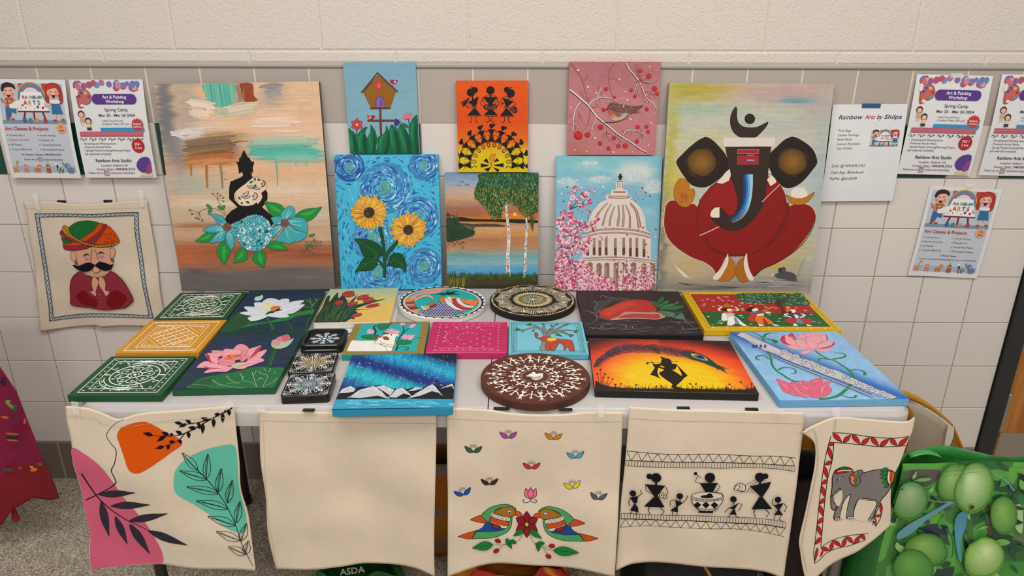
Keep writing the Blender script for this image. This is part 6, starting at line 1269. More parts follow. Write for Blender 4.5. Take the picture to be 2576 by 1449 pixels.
def paint_floral():
    a = art('floral', seed=29); R = a.rg; a.uvm(); a.P('d8b012', '.004 .004 .996 .004 .996 .996 .004 .996', 0); K = '2c1c10'
    for m in (.02, .075): a.L('8c3414', .004, [(m*.8, m), (1-m*.8, m), (1-m*.8, 1-m), (m*.8, 1-m)], close=1, sm=0)
    a.bands(6)
    for k in range(46):
        u = .03+k*.0205
        for x, y in ((u, .045), (u, .955)): a.D(['b83c2c', '2c7c3c', 'e8e0c0', '2c7c3c', 'd0602c'][k % 5], x, y, .008, .005, R.uniform(-40, 40), 7)
        for x, y in ((.037, .03+k*.0205), (.963, .03+k*.0205)): a.L(['3c5c1c', '2c7c3c', '8c3414'][k % 3], .004, [(x-.012, y), (x+.004, y+.01), (x+.012, y-.004)])
    a.bands(0); a.P('a4281e', '.062 .085 .938 .085 .938 .6 .7 .585 .4 .61 .062 .58', 0); a.P('1d5c30', '.062 .56 .2 .575 .45 .6 .56 .6 .64 .59 .8 .6 .86 .575 .938 .58 .938 .918 .062 .918', 0); a.L('17301c', .005, [(.062, .085), (.938, .085), (.938, .918), (.062, .918)], close=1, sm=0)
    a.bands(6)
    for _ in range(46):
        x, y = R.uniform(.08, .92), R.uniform(.11, .56)
        for t in (0, 1.26, 2.5, 3.8, 5): a.D('dcc8c0', x+.009*math.cos(t), y+.011*math.sin(t), .005, n=6)
    for _ in range(40):
        x, y = R.uniform(.08, .92), R.uniform(.63, .9)
        for t in (-.9, -.4, 0, .4, .9): a.L('b8ccb0', .003, [(x, y), (x+.016*math.sin(t), y-.02)])
    a.view(1700, 720, 430); a.bands(0)
    a.P('1c5434', '910 120 1050 105 1300 105 1600 105 1880 105 1940 160 2000 220 2020 270 1960 298 1800 290 1600 285 1580 250 1450 270 1300 272 1100 262 1000 235 930 200 905 160'); a.P('4a2c1e', '1350 160 1370 200 1440 240 1520 230 1620 190 1700 165 1800 175 1680 200 1580 240 1590 280 1620 340 1660 400 1620 440 1540 440 1590 400 1570 340 1500 280 1400 240 1330 220 1150 175 1330 195')
    a.bands(8)
    for _ in range(240):
        x, y = R.uniform(930, 2000), R.uniform(112, 288)
        if x > 1480 and x < 1600 and y > 220 or y < 110 or x > 1900 and y < 150+(x-1900)*.6: continue
        a.L(R.choice(['b8d4bc', 'dce8d8', '8cb894', '3c8450', 'ccdcc4']), 5, [(x, y), (x+14, y-9), (x+30, y+2)], bulge=.4)
    a.bands(0); W = 'e6e0dc'; O = 'd8702a'
    def pile(x, y):
        for k in range(6): a.L(['c8a03c', '9c6c24', 'd8b858', 'a8842c', 'c89c30', 'a03020'][k], 13, [(x-14-k*15, y+k*12), (x+14+k*15, y+k*12)], sm=0)
    # first carrier
    pile(765, 262); a.L(W, 26, '690 310 640 355 670 375'); a.L(W, 26, '890 315 940 360 900 370'); a.P(W, '700 410 760 415 775 470 770 520 690 515 690 450'); a.L(K, 14, '690 520 765 540'); a.P(K, '700 345 780 335 770 370 740 385 700 370'); a.P(W, '770 345 830 345 845 365 800 385 775 375'); a.P(O, '710 385 800 395 860 385 800 420 740 415'); a.P('b8c0c8', '780 420 860 410 880 440 800 470 760 450', 1); a.P(W, '790 470 870 455 920 480 1010 560 1060 590 1010 600 940 570 900 560 870 580 800 590 770 570 780 510', 1); a.PL('48606c', K, 3, '870 480 900 470 960 580 905 582', 0)
    for k in range(4): a.L('b8c8d0', 3, [(880+k*8, 480), (912+k*13, 575)])
    a.P('d8a08c', '765 590 860 590 850 600 760 600', 0); a.P('d8a08c', '1010 598 1105 600 1090 610 1010 608', 0)
    # second carrier
    pile(1350, 345); a.D(W, 1388, 405, 44, 10); a.P(K, '1045 370 1070 345 1120 320 1190 325 1160 350 1140 385 1080 380'); a.P(W, '1155 345 1220 335 1230 360 1200 380 1150 380'); a.P('b83a24', '1120 395 1200 400 1260 395 1240 440 1180 470 1210 500 1195 545 1085 520 1110 440', 1); a.P(W, '1220 430 1320 415 1310 440 1230 455'); a.P('4c6c8c', '1125 390 1220 385 1230 400 1140 410'); a.P('48606c', '1255 400 1300 390 1320 410 1260 420'); a.P(O, '1200 460 1290 450 1360 480 1470 565 1380 575 1320 580 1240 570 1200 520', 1); a.P('a03018', '1310 480 1350 520 1390 570 1320 570'); a.P(W, '1235 570 1290 580 1330 600 1250 600', 0); a.P(W, '1440 575 1500 580 1560 602 1480 600', 0)
    # third figure
    a.P(O, '1650 375 1680 345 1750 345 1720 375 1680 390'); a.P(W, '1730 365 1780 352 1805 375 1790 400 1740 400'); a.P(K, '1700 385 1740 380 1740 410 1700 410'); a.P('384650', '1680 410 1760 405 1850 410 1900 430 1880 470 1700 470 1680 440'); a.L(W, 30, '1690 420 1635 435 1740 475'); a.L(W, 30, '1880 420 1940 440 1870 480'); a.P(W, '1780 430 1830 440 1850 470 1810 490 1790 460', 1); a.PL('b03034', K, 3, '1690 480 1790 480 1820 510 1780 560 1740 578 1640 530 1650 510'); a.PL('b03034', K, 3, '1880 480 1980 490 2060 525 2040 570 1980 580 1900 530'); a.P('48606c', '1815 490 1870 490 1950 575 1830 572', 0)
    for k in range(5): a.L('b8c8d0', 3, [(1822+k*10, 492), (1840+k*22, 570)])
    a.P('6c8494', '2060 525 2120 538 2060 560', 0); a.P(W, '1780 560 1820 580 1840 600 1760 602', 0); a.P(W, '1960 570 2010 590 2060 605 1980 605', 0)
    done(a, 'canvas_painting', 'yellow-bordered canvas of three folk dancers under a green tree on red', 'painting', 'd0a410')
paint_floral()
def paint_flute():
    a = art('flute', seed=30); R = a.rg
    def f(u, v):
        d = np.abs(v-1.02*u+.0); k = np.exp(-(d/.16)**2); n = vnoise(u*18, v*14, 3)*.5+vnoise(u*40, v*34, 5)*.3
        return lin('86b0d4')*(1-k)[..., None]*(.85+.35*n[..., None])+lin('2460a8')*k[..., None]
    a.grid(f, 70, 90); a.view(1820, 820, 480); K = '20222c'; G = '1c7848'
    def vine(p, w=34, t0=1, t1=1): a.L(G, w, p, t0, t1)
    vine('380 85 450 100 520 150 560 220 600 340 640 420 660 520 720 600 800 650 870 700 960 740 1020 750', 46, .4, .8); vine('540 150 580 110 640 95 700 100 750 110', 40, 1, .1); vine('550 165 620 175 680 205 700 215', 30, .7, 1); vine('690 220 660 190 600 180', 20); a.P(G, '600 180 700 180 745 210 735 225 700 232 680 220 690 205 640 190'); vine('620 440 560 400 480 395 440 415 445 440 490 450', 26, 1, .8); vine('740 590 800 560 880 555 960 580 985 620 950 640 910 635', 30, .9, .6)
    vine('1240 335 1300 380 1400 440 1500 470 1600 530 1700 600 1760 680 1750 760 1700 820 1640 880 1560 940 1440 975 1300 985', 52, .5, .8); vine('1480 450 1560 440 1640 420 1640 390 1580 372 1500 372', 36, 1, .5); vine('1420 450 1340 440 1290 450 1310 480', 34, 1, .6); vine('1720 600 1800 590 1880 610 1915 640 1900 665', 40, .6, .9); vine('1600 930 1700 965 1780 965 1805 935', 30, .8, 1)
    def pet(p, c='dc98a0', hl=None, o='b03c50'):
        a.PL(c, o, 4, p); q = pts(p); m = q.mean(0); a.L('e8b4b8', 8, [q[0]*.7+m*.3, m, q[len(q)//2]*.6+m*.4], bulge=.6); a.L('c06070', 4, [q[0]*.8+m*.2, m*.9+q[1]*.1, q[len(q)//2]*.7+m*.3], bulge=.6)
    pet('775 190 790 150 830 130 850 160 850 210 930 260 860 250 810 230', 'b8283c'); pet('880 130 930 100 980 160 1000 200 960 190 900 160', 'c03a4c'); pet('1010 140 1040 110 1120 125 1130 160 1060 180'); pet('1080 125 1120 108 1220 100 1290 110 1330 130 1240 160 1130 150'); pet('835 170 840 130 920 160 1000 220 1130 310 1000 280 900 250 850 220'); pet('1330 120 1370 115 1400 180 1390 210 1330 230 1290 170'); a.P('c03040', '1368 118 1400 140 1412 185 1390 205 1395 160')
    pet('1120 170 1200 130 1290 140 1330 180 1330 230 1240 240 1150 220'); pet('975 190 1060 180 1130 240 1180 300 1130 310 1040 280 990 250'); pet('850 255 950 262 1060 290 1160 310 1100 325 980 315 890 295'); pet('1500 240 1480 220 1400 225 1300 250 1270 300 1350 310 1450 290'); a.P('b82c40', '1490 225 1500 260 1460 285 1380 305 1290 310 1380 290 1450 270'); pet('1110 180 1180 200 1260 240 1285 280 1240 315 1190 305 1140 260')
    pet('1040 375 1060 350 1140 325 1220 320 1190 350 1120 380'); pet('1510 352 1440 330 1330 315 1240 315 1290 340 1380 355')
    D2 = 'c85c74'
    pet('710 705 800 730 900 770 930 780 890 830 920 900 1000 950 900 920 810 880 760 800', D2); pet('930 740 1020 790 1000 830 1080 920 1150 970 1030 950 940 900 890 840', D2); pet('1170 740 1230 715 1330 700 1350 730 1280 780 1220 800 1180 780', D2); pet('1010 780 1080 730 1180 770 1230 800 1180 850 1170 900 1220 970 1120 930 1030 860', D2); pet('1020 740 1090 740 1100 760 1040 805 1005 805 1030 780', D2); pet('1430 750 1470 745 1430 790 1475 860 1440 920 1340 965 1220 970 1170 900 1190 830 1300 760', D2)
    # flute, drawn along its own axis
    S = 'b4b2b4'
    def fl(u, d): x0, y0, x1, y1 = 190, 130, 2260, 985; L = math.hypot(x1-x0, y1-y0); return x0+(x1-x0)*u-(y1-y0)/L*d*-1, y0+(y1-y0)*u-(x1-x0)/L*d
    a.PL(S, K, 5, '175 120 215 90 270 80 780 320 880 350 1050 430 1200 470 1350 545 1560 610 1720 690 1900 770 2090 860 2210 900 2335 955 2320 985 2260 990 1940 870 1600 735 1380 660 1200 580 960 500 820 440 700 370 540 320 390 235 280 165', 0)
    a.P('c0bec0', '230 100 760 330 740 345 210 115', 0); a.L(K, 4, '290 160 340 155 400 165 480 195 515 225 510 250 460 255'); a.L(K, 4, '300 175 380 205 460 250')
    for d in (0, 22, 44, 64):
        a.L(['1c4488', S, '24509c', S][d//20 % 4], 12, [(560, 340+d*.6), (830, 452+d*.7), (1200, 600+d*.8), (1560, 740+d*.85), (2010, 925+d)], sm=0)
    for d in (0, 26, 50, 74): a.L(K, 3, [(590, 345+d*.6), (840, 448+d*.7), (1220, 598+d*.8), (1600, 745+d*.85), (2010+d*.6, 915+d)], sm=0)
    for x in (400, 440, 500, 560): a.L('1c4488', 24, [(x+10, 250), (x-15+20, 290)]); a.L(K, 4, [(x, 245), (x-25, 290), (x+5, 300)], sm=0)
    for x, y, r in ((830, 345, 48), (985, 410, 56), (1125, 480, 56), (1260, 540, 56), (1440, 605, 50), (1665, 690, 46), (1825, 770, 48), (1990, 835, 48), (2160, 900, 44)):
        a.D(S, x, y, r, r*.52, 12, oc=K, ow=5); a.D(K, x, y, 15, 9); a.D('a8a6a8', x, y, 8, 5)
        a.PL(S, K, 4, [(x-r, y+14), (x-r*.3, y+26), (x-r*1.1, y+52), (x-r*1.7, y+62), (x-r*1.5, y+44)], 0)
        a.L(K, 4, [(x+r*.9, y+20), (x+r*1.6, y+42), (x+r*.6, y+66)])
    a.D('b8b6b8', 2290, 968, 50, 18, -8, oc=K, ow=4); a.bands(5)
    for _ in range(60): a.D('c8dcec', R.uniform(700, 2300), R.uniform(150, 980), 3.5, n=6)
    done(a, 'canvas_painting', 'pale blue canvas of a silver flute crossing pink lotuses, at the front right corner', 'painting', '6ca4cc')
paint_flute()
# ---------------------------------------------------------------- cotton tote bags and paper notices
def topx(p):
    d = Vector(p)-CAM; k = d.dot(_f); return 1288+CF*d.dot(_r)/k, 724.5-CF*d.dot(_u)/k
def wart(m, w, h, **k):
    q = [topx(m @ Vector((x*w/2, y*h/2, 0))) for x, y in ((-1, 1), (1, 1), (1, -1), (-1, -1))]
    a = Art(q, w, h, **k); a.m = m; a.t = .002; return a
def polyl(p, n):
    p = crom(pts(p), False, 6) if len(pts(p)) > 2 else pts(p); d = np.r_[0, np.cumsum(np.hypot(*np.diff(p, axis=0).T))]
    s = np.linspace(0, d[-1], n); return np.c_[np.interp(s, d, p[:, 0]), np.interp(s, d, p[:, 1])]
def sheet(a, top, bot, lef, rig, c, nu=64, nv=76, th=.0025, fn=None):
    """a cloth panel: a smooth patch between four edge lines, with a back face and closed edges"""
    T, B, Lf, Rt = (a.loc(polyl(p, n)) for p, n in ((top, nu), (bot, nu), (lef, nv), (rig, nv)))
    u = np.linspace(0, 1, nu)[None, :, None]; v = np.linspace(0, 1, nv)[:, None, None]
    P_ = (1-v)*T[None]+v*B[None]+(1-u)*Lf[:, None]+u*Rt[:, None]-((1-u)*(1-v)*T[0]+u*(1-v)*T[-1]+(1-u)*v*B[0]+u*v*B[-1])
    P_ = P_.reshape(-1, 2); n = nu*nv; i = np.arange(n).reshape(nv, nu); col = np.tile(lin(c), (n, 1))
    col *= (1+.05*(vnoise(P_[:, 0]*25, P_[:, 1]*25, 2)-.5)+.05*(vnoise(P_[:, 0]*120, P_[:, 1]*500, 5)-.5))[:, None]
    V = np.vstack([np.c_[P_, np.zeros(n)], np.c_[P_, np.full(n, -th)]])
    F = np.stack([i[1:, :-1], i[1:, 1:], i[:-1, 1:], i[:-1, :-1]], -1).reshape(-1, 4); Fb = F[:, ::-1]+n
    e = np.r_[i[0, :], i[1:, -1], i[-1, -2::-1], i[-2:0:-1, 0]]; e2 = np.roll(e, -1); S = np.stack([e, e2, e2+n, e+n], 1)
    b = a.n; a.V.append(V); a.C.append(np.vstack([col, col])); a.n += 2*n
    for f in np.vstack([F, Fb, S])+b: a.F.append(f.tolist()); a.MI.append(0)
    a.z = a.z0 = 4e-4
def waves(seed, amp=.004, top=0.5, bx=None):
    def d(V):
        x, y = V[:, 0], V[:, 1]; k = np.clip((top-y)*4, 0, 1) if top is not None else 1
        z = amp*(np.sin(x*17+y*7+seed)*.5+(vnoise(x*9+5, y*5+9, seed)-.5)*2.2+(vnoise(x*5+y*9+7, y*4-x*6+31, seed+3)-.5)*2)*k
        V = V.copy(); V[:, 2] += z
        if bx: V[:, 2] -= bx[1]*np.clip(V[:, 0]-bx[0], 0, 1)**1.5
        return V
    return d
TAPE = []
def bit(name, px, py, y, w, h, m, parent, rot=0, th=.0004, z=None):
    c = onY(px, py, y) if z is None else onZ(px, py, z); bm = bmesh.new()
    if z is None: box_bm(bm, (-w/2, -th, -h/2), (w/2, 0, h/2), Matrix.Translation(c) @ Matrix.Rotation(rot, 4, 'Y'))
    else: box_bm(bm, (-w/2, -h/2, 0), (w/2, h/2, th), Matrix.Translation(c) @ Matrix.Rotation(rot, 4, 'Z'))
    o = bm_obj(name, bm, m); o.parent = parent; o.matrix_parent_inverse = parent.matrix_world.inverted(); return o
COT = 'dac9b3'
def tote(key, seed, label, top, bot, lef, rig, cx, cz, view=None, plane=-.7695, w=.40, h=.48, deform=None, amp=.0045, nd=None):
    a = wart(place(cx, plane, cz, 0, math.pi/2), w, h, seed=seed, deform=deform or waves(seed, amp, h/2), maxlen=.007); a.clip = False
    if view: a.view(*view)
    else: a.view(0, 0, 2576)
    sheet(a, top, bot, lef, rig, COT); a.lab = label; return a
def tote_done(a, handles=(), tapes=(), hem=None, plane=-.7695, hz=TZ):
    o = tag(a.build('tote_bag', [M['cloth'], M['cloth'], M['cloth']], a.m, body=None, smooth=True), a.lab, 'tote bag', 'hand painted cotton tote bags')
    bpy.context.view_layer.update()
    for x, y, w in handles: bit('handle', x, y, plane+.012, w, .008, M['black'], o, 0, .003, None if plane > -.5 else hz+.0005)
    for x, y, w, h, r in tapes: bit('tape', x, y, plane-.0065, w, h, M['tape'], o, r)
    return o
K0 = '17161a'
def leafstem(a, c, p, leaves, w, lw, lc=None, hollow=False):
    a.z = a.z0+3e-4
    a.L(c, w, p, .6, 1.2)
    for x, y, x1, y1 in leaves:
        if hollow: a.leaf(None, x, y, x1, y1, lw, c, 4, c); a.L(c, 3, [(x, y), (x*.5+x1*.5-lw*.2, y*.5+y1*.5), (x1, y1)])
        else: a.leaf(lc or c, x, y, x1, y1, lw)
# wall tote
a = tote('wall', 2, 'cotton tote of a moustached man in a turban, taped to the left wall', '320 440 700 430 900 455 1150 475 1500 450 1800 425 2060 408', '565 2262 900 2225 1340 2178 1420 2195 1700 2175 2040 2185 2330 2200',
         '320 440 375 600 430 1050 470 1400 540 1959 565 2262', '2060 408 2110 700 2180 1100 2220 1450 2270 1850 2330 2200', -1.32, .79, (0, 430, 460, 2574), -.0135, .46, .48, waves(2, .0035, .24))
a.L('b9ab94', 4, '345 530 900 545 1500 535 2075 520')
def lattice(a, p, q, n):
    a.reset()
    P1, Q1 = polyl(p, n), polyl(q, n); a.L('c9ccd0', 2, p); 
    for i in range(n-1): a.P('c2c8cc', [P1[i], P1[i+1], Q1[i+1], Q1[i]], 0)
    for i in range(n-1): a.L('3c4450', 5, [P1[i], Q1[i+1]], sm=0); a.L('3c4450', 5, [Q1[i], P1[i+1]], sm=0)
    a.L('2c3440', 8, p); a.L('2c3440', 8, q)
lattice(a, '497 600 900 600 1300 610 1600 590 1950 580', '555 650 900 640 1300 650 1600 635 1900 625', 22); lattice(a, '497 600 560 1000 610 1450 680 1850 697 2115', '555 650 610 1000 655 1400 720 1800 745 2070', 24)
lattice(a, '1950 580 1965 900 2030 1400 2100 1800 2160 2070', '1900 630 1910 900 1980 1400 2060 1800 2100 2030', 24); lattice(a, '697 2115 1000 2080 1300 2052 1700 2050 2160 2070', '745 2070 1000 2035 1300 2005 1700 2005 2100 2030', 22)
S_, O_ = 'd6a184', '3c1c14'; MR = '8f2f3c'
a.PL(S_, O_, 6, '1055 1110 1300 1070 1545 1050 1560 1250 1600 1300 1560 1400 1540 1440 1400 1500 1300 1500 1150 1420 1090 1300 1070 1200', 0)
for p in ('1060 1130 1010 1135 992 1190 1010 1250 1060 1275 1075 1200', '1545 1095 1600 1085 1620 1130 1610 1200 1570 1235 1550 1180'): a.PL(S_, O_, 5, p)
a.D('8a5a34', 1072, 1298, 20, oc=O_, ow=4); a.D('8a5a34', 1585, 1258, 22, oc=O_, ow=4)
G_, OR = '1f6b34', 'cf4c14'
a.PL(MR, O_, 6, '1105 1040 1000 1045 905 1035 900 1080 940 1110 1100 1118 1220 1095 1290 1060 1200 1030'); a.PL(OR, O_, 5, '905 1015 1100 1000 1180 1020 1080 1050 905 1042'); a.PL(G_, O_, 6, '865 930 920 950 1010 1000 1000 1015 905 1018'); a.PL(MR, O_, 5, '880 830 850 860 860 900 950 960 1050 1000 1100 1000 1000 920')
a.PL(G_, O_, 6, '950 830 1000 770 1100 715 1240 698 1340 715 1395 740 1320 830 1150 950 1060 940 985 880'); a.PL(OR, O_, 6, '1510 770 1600 840 1660 930 1680 1000 1600 1030 1400 1040 1330 1020 1380 930')
a.PL(OR, O_, 5, '1390 740 1460 745 1400 850 1250 970 1190 990 1150 955 1310 840'); a.PL(MR, O_, 5, '1460 750 1510 765 1440 880 1340 1010 1290 1020 1200 1000 1260 960 1400 850')
a.PL('c8982c', O_, 6, '880 790 915 765 960 790 985 860 1080 950 1200 1010 1350 1040 1500 1030 1640 1005 1680 1000 1600 1050 1450 1080 1280 1060 1120 1010 980 930 900 860')
q = polyl('915 800 960 870 1040 940 1150 1000 1300 1045 1450 1055 1600 1035', 17)
for x, y in q: a.D(O_, x, y, 21); a.D('d8b03c', x, y, 14); a.D(O_, x, y, 7)
for k in range(44): x = 1380+a.rg.random()*260; y = 860+a.rg.random()*150; (y > 770+(x-1510)*1.1 and x+y > 2270) and a.L('5c1c0c', 5, [(x, y), (x+12, y+5)])
for p in ('1300 1090 1290 1200 1285 1280', '1345 1090 1370 1190 1400 1290', '1205 1215 1225 1245 1255 1235', '1408 1190 1435 1215 1462 1190'): a.L(O_, 6, p)
a.L(K0, 16, '1185 1200 1220 1165 1265 1180', .4, 1, bulge=.4); a.L(K0, 16, '1385 1165 1430 1140 1475 1160', 1, .4, bulge=.4); a.PL(S_, O_, 5, '1290 1250 1275 1310 1300 1325 1340 1315 1390 1322 1405 1300 1390 1250', 1); a.P(S_, '1292 1240 1395 1240 1395 1300 1340 1308 1290 1300', 0)
a.P(K0, '1335 1320 1270 1285 1190 1300 1120 1330 1032 1318 1080 1370 1160 1410 1240 1410 1300 1380'); a.P(K0, '1350 1320 1410 1275 1490 1290 1560 1315 1605 1305 1580 1360 1530 1395 1460 1395 1390 1360'); a.PL(S_, O_, 5, '1310 1385 1340 1340 1400 1370 1415 1395 1380 1425 1340 1425')
a.view(0, 680, 460, 2574)
a.PL(MR, O_, 9, '1130 10 1030 90 990 220 995 380 1012 490 1250 515 1500 545 1700 520 1780 510 1860 450 1895 400 1840 270 1740 120 1580 5 1500 80 1380 105 1220 70')
a.PL('7c1418', O_, 5, '1080 370 1110 320 1200 285 1270 370 1370 410 1365 500 1280 495 1150 460'); a.PL('7c1418', O_, 5, '1520 400 1560 350 1620 275 1700 280 1790 350 1800 400 1720 490 1600 520 1540 470'); a.L(O_, 5, '1200 285 1260 350 1370 380'); a.L(O_, 5, '1510 370 1560 340 1590 285'); a.L(O_, 5, '1380 410 1370 480 1390 510'); a.L(O_, 5, '1510 400 1530 460 1560 510')
a.PL(S_, O_, 5, '1335 75 1305 120 1300 200 1320 280 1275 292 1350 355 1370 330 1360 290 1390 200 1395 140'); a.PL(S_, O_, 5, '1410 70 1400 130 1410 210 1460 280 1510 352 1560 290 1500 270 1500 180 1470 110')
for y in (335, 383, 432): a.D('a4543c', 1420+(y-335)*.25, y, 18, 20, oc=O_, ow=4)
tote_done(a, [(155, 507, .024), (272, 506, .024)], [(92, 508, .012, .05, 0), (356, 500, .012, .05, .1)], plane=-.0135)
# front totes
a = tote('abstract', 3, 'cotton tote of orange, pink and mint blobs with black leaf sprigs, hanging furthest left', '437 322 555 330 620 345 700 375 770 405 830 400 890 380 1000 365 1200 350 1400 330 1553 322', '600 1408 800 1395 1000 1378 1100 1372 1300 1395 1500 1405 1693 1420',
         '437 322 445 420 480 560 485 700 530 900 560 1050 590 1180 585 1300 600 1408', '1553 322 1570 500 1590 700 1600 880 1640 1050 1670 1250 1693 1420', -.80, .545, (0, 900, 900, 2375), amp=.005)
a.P('d0607c', '484 592 560 625 640 680 700 740 760 830 830 940 960 1090 1030 1200 1075 1290 1078 1362 980 1372 800 1392 640 1405 604 1395 592 1300 592 1180 562 1050 534 900 490 700')
a.P('d8560c', '945 425 1020 450 1100 495 1190 540 1205 580 1150 620 1050 690 960 745 905 758 860 730 830 650 795 560 780 510 820 455'); a.P('62bda4', '1480 580 1560 585 1580 700 1592 880 1625 1050 1630 1130 1610 1172 1560 1168 1480 1130 1380 1050 1260 960 1180 900 1158 830 1170 740 1240 670 1340 620')
a.L(K0, 6, '820 408 760 440 712 505 740 560 778 610 770 690 748 740 772 800 770 830 720 870 640 915 560 955', .4, 1.5)
a.L('2c2830', 12, '540 770 590 860 650 940 740 1020 850 1090 900 1110 990 1150', 1.2, .5)
for q in ((650, 915, 905, 888, 50), (730, 990, 1005, 968, 50), (850, 1090, 1120, 1025, 50), (980, 1150, 1250, 1235, 54), (665, 960, 715, 1200, 56), (760, 1060, 835, 1255, 50), (855, 1110, 990, 1310, 60)): a.leaf('35303a', *q[:4], q[4])
leafstem(a, K0, '955 505 1060 520 1180 515 1250 490 1340 440 1440 385 1520 345 1545 328', [(1015, 515, 950, 498), (1100, 518, 1040, 555), (1120, 512, 1072, 495), (1130, 515, 1150, 505), (1210, 508, 1165, 485), (1250, 490, 1255, 535), (1300, 465, 1250, 462), (1310, 460, 1345, 450), (1350, 435, 1345, 505), (1390, 415, 1335, 395), (1420, 400, 1420, 462), (1460, 375, 1425, 372), (1480, 365, 1480, 430), (1520, 345, 1525, 382), (1500, 355, 1490, 352)], 7, 26)
leafstem(a, K0, '1035 600 1110 580 1190 545 1230 500 1300 470', [(1090, 588, 1035, 600), (1120, 575, 1115, 612), (1160, 560, 1120, 556), (1190, 545, 1205, 572)], 6, 24); leafstem(a, K0, '1160 432 1230 440 1330 425 1400 400', [(1210, 438, 1155, 428), (1240, 438, 1185, 460), (1270, 432, 1230, 410), (1310, 428, 1330, 445)], 6, 22)
leafstem(a, K0, '1675 1390 1640 1320 1600 1240 1560 1130 1500 1010 1440 910 1370 815 1300 740', [(1310, 750, 1210, 632), (1365, 810, 1380, 640), (1370, 815, 1195, 748), (1440, 905, 1470, 735), (1445, 915, 1240, 855), (1500, 980, 1545, 810), (1505, 1020, 1300, 955), (1560, 1110, 1590, 960), (1555, 1125, 1375, 1060), (1600, 1220, 1632, 1110), (1590, 1220, 1435, 1155), (1625, 1310, 1648, 1220), (1630, 1310, 1515, 1255)], 6, 50, hollow=True)
a.L('b9ab94', 3, '445 385 620 400 700 440 850 455 1150 415 1570 390')
tote_done(a, (), [(190, 1026, .014, .03, .1), (570, 1020, .03, .012, -.6)])
a = tote('plain', 5, 'cotton tote hanging second from the left, directly under the northern lights canvas', '652 1033 700 1036 900 1038 1098 1043', '694 1431 780 1430 860 1424 930 1417 1032 1430 1093 1452', '652 1033 656 1150 670 1250 676 1350 694 1431', '1098 1043 1096 1200 1092 1350 1093 1452', -.375, .54)
a.L('b9ab94', 1.3, '656 1058 800 1062 1097 1066'); a.L('c4b8a2', 1.2, '662 1060 672 1250 684 1350 698 1428')
tote_done(a, [(777, 1033, .024)], [(657, 1028, .016, .016, 0)])
a = tote('birds', 6, 'cotton tote of two facing green birds beneath small flowers, hanging in the middle', '1124 1027 1220 1030 1300 1041 1400 1043 1480 1037 1567 1038', '1126 1449 1180 1430 1230 1420 1280 1418 1400 1425 1480 1435 1545 1446', '1124 1027 1125 1150 1127 1300 1126 1449', '1567 1038 1563 1150 1555 1300 1545 1446', .01, .54)
a.L('b9ab94', 1.3, '1126 1053 1300 1060 1565 1062'); a.view(1120, 1040, 460, 921)
for x, y, c, r in ((318, 105, 'a8489c', 0), (545, 113, 'c8841c', 3), (142, 177, '2c5c44', 0), (656, 208, '4c9cc8', -5), (435, 267, 'c8343c', 0), (223, 343, '4a2c24', 0), (640, 357, 'd8c42c', -12), (88, 397, '1c54a0', -14), (772, 413, '56585a', 8)):
    a.reset(); t = math.radians(r); f = lambda p: [(x+px*math.cos(t)-py*math.sin(t), y+px*math.sin(t)+py*math.cos(t)) for px, py in p]
    for m in (-1, 1): a.PL(c, K0, 2.6, f([(0, 16), (m*8, 2), (m*22, -6), (m*43, -14), (m*34, 8), (m*18, 19)]))
    for rr in (10, 16): a.L(K0, 2, f([(rr*math.cos(u), -2-rr*math.sin(u)) for u in np.linspace(.3, 2.84, 8)]))
    for k in range(7): u = .5+k*.36; a.L(K0, 2.2, f([(21*math.cos(u), -2-20*math.sin(u)), (25*math.cos(u), -2-24*math.sin(u))]))
PK = 'e0748c'
for p in ('405 388 400 420 410 435 430 438 420 405', '458 388 460 420 450 435 430 438 440 405', '430 383 415 415 430 438 446 415'): a.PL(PK, '5c1020', 3, p)
a.L(K0, 3, '430 438 430 450 410 460 395 458 392 445 402 447'); a.L(K0, 3, '430 450 450 460 462 452 456 444 448 448')
def bird(f):
    a.reset()
    G2, O2, B2, C2 = '4f9c60', 'd04c1c', '1f4c94', 'a06c20'
    P = lambda c, s: a.PL(c, K0, 3, [f(*p) for p in pts(s)])
    P(O2, '65 614 110 600 165 590 160 600 130 630 100 626'); P(G2, '130 630 165 592 250 595 300 575 318 527 336 527 330 580 300 610 240 630 180 632'); P(B2, '155 594 190 575 215 548 300 585 250 598 190 598'); P(O2, '127 536 160 520 180 518 200 535 215 552 180 552')
    P(G2, '180 518 215 485 260 468 310 465 345 480 358 495 340 490 290 480 250 495 225 540 215 550'); P('d8cbb8', '225 548 237 545 310 570 300 585 250 570'); P(O2, '232 525 315 550 306 572 228 545'); P('e8e0d4', '245 502 320 528 316 550 236 526'); P(C2, '250 495 290 480 330 478 355 500 350 520 320 528 250 510'); P('d0502c', '355 500 375 505 388 525 355 520')
    for k in range(12): u = k/11; a.L(K0, 1.8, [f(246+u*72, 504+u*24), f(238+u*76, 527+u*22)], sm=0)
    P('8c2c2c', '228 553 278 572 262 584 242 578'); x, y = f(323, 503); a.D('f0ece4', x, y, 9, oc=K0, ow=2); a.D(K0, x, y+2, 5)
    for k in range(5): a.L(K0, 1.6, [f(150+k*3, 604-k*3), f(135+k*4, 628-k*7)], sm=0)
bird(lambda x, y: (x, y)); bird(lambda x, y: (830-x+(y-540)*.05, y+8))
for t in range(6): u = math.radians(t*60-90); a.leaf('8c1c24', 411+10*math.cos(u), 563+10*math.sin(u), 411+62*math.cos(u), 563+62*math.sin(u), 40, K0, 3)
a.D('c8b42c', 411, 563, 10, oc=K0, ow=2)
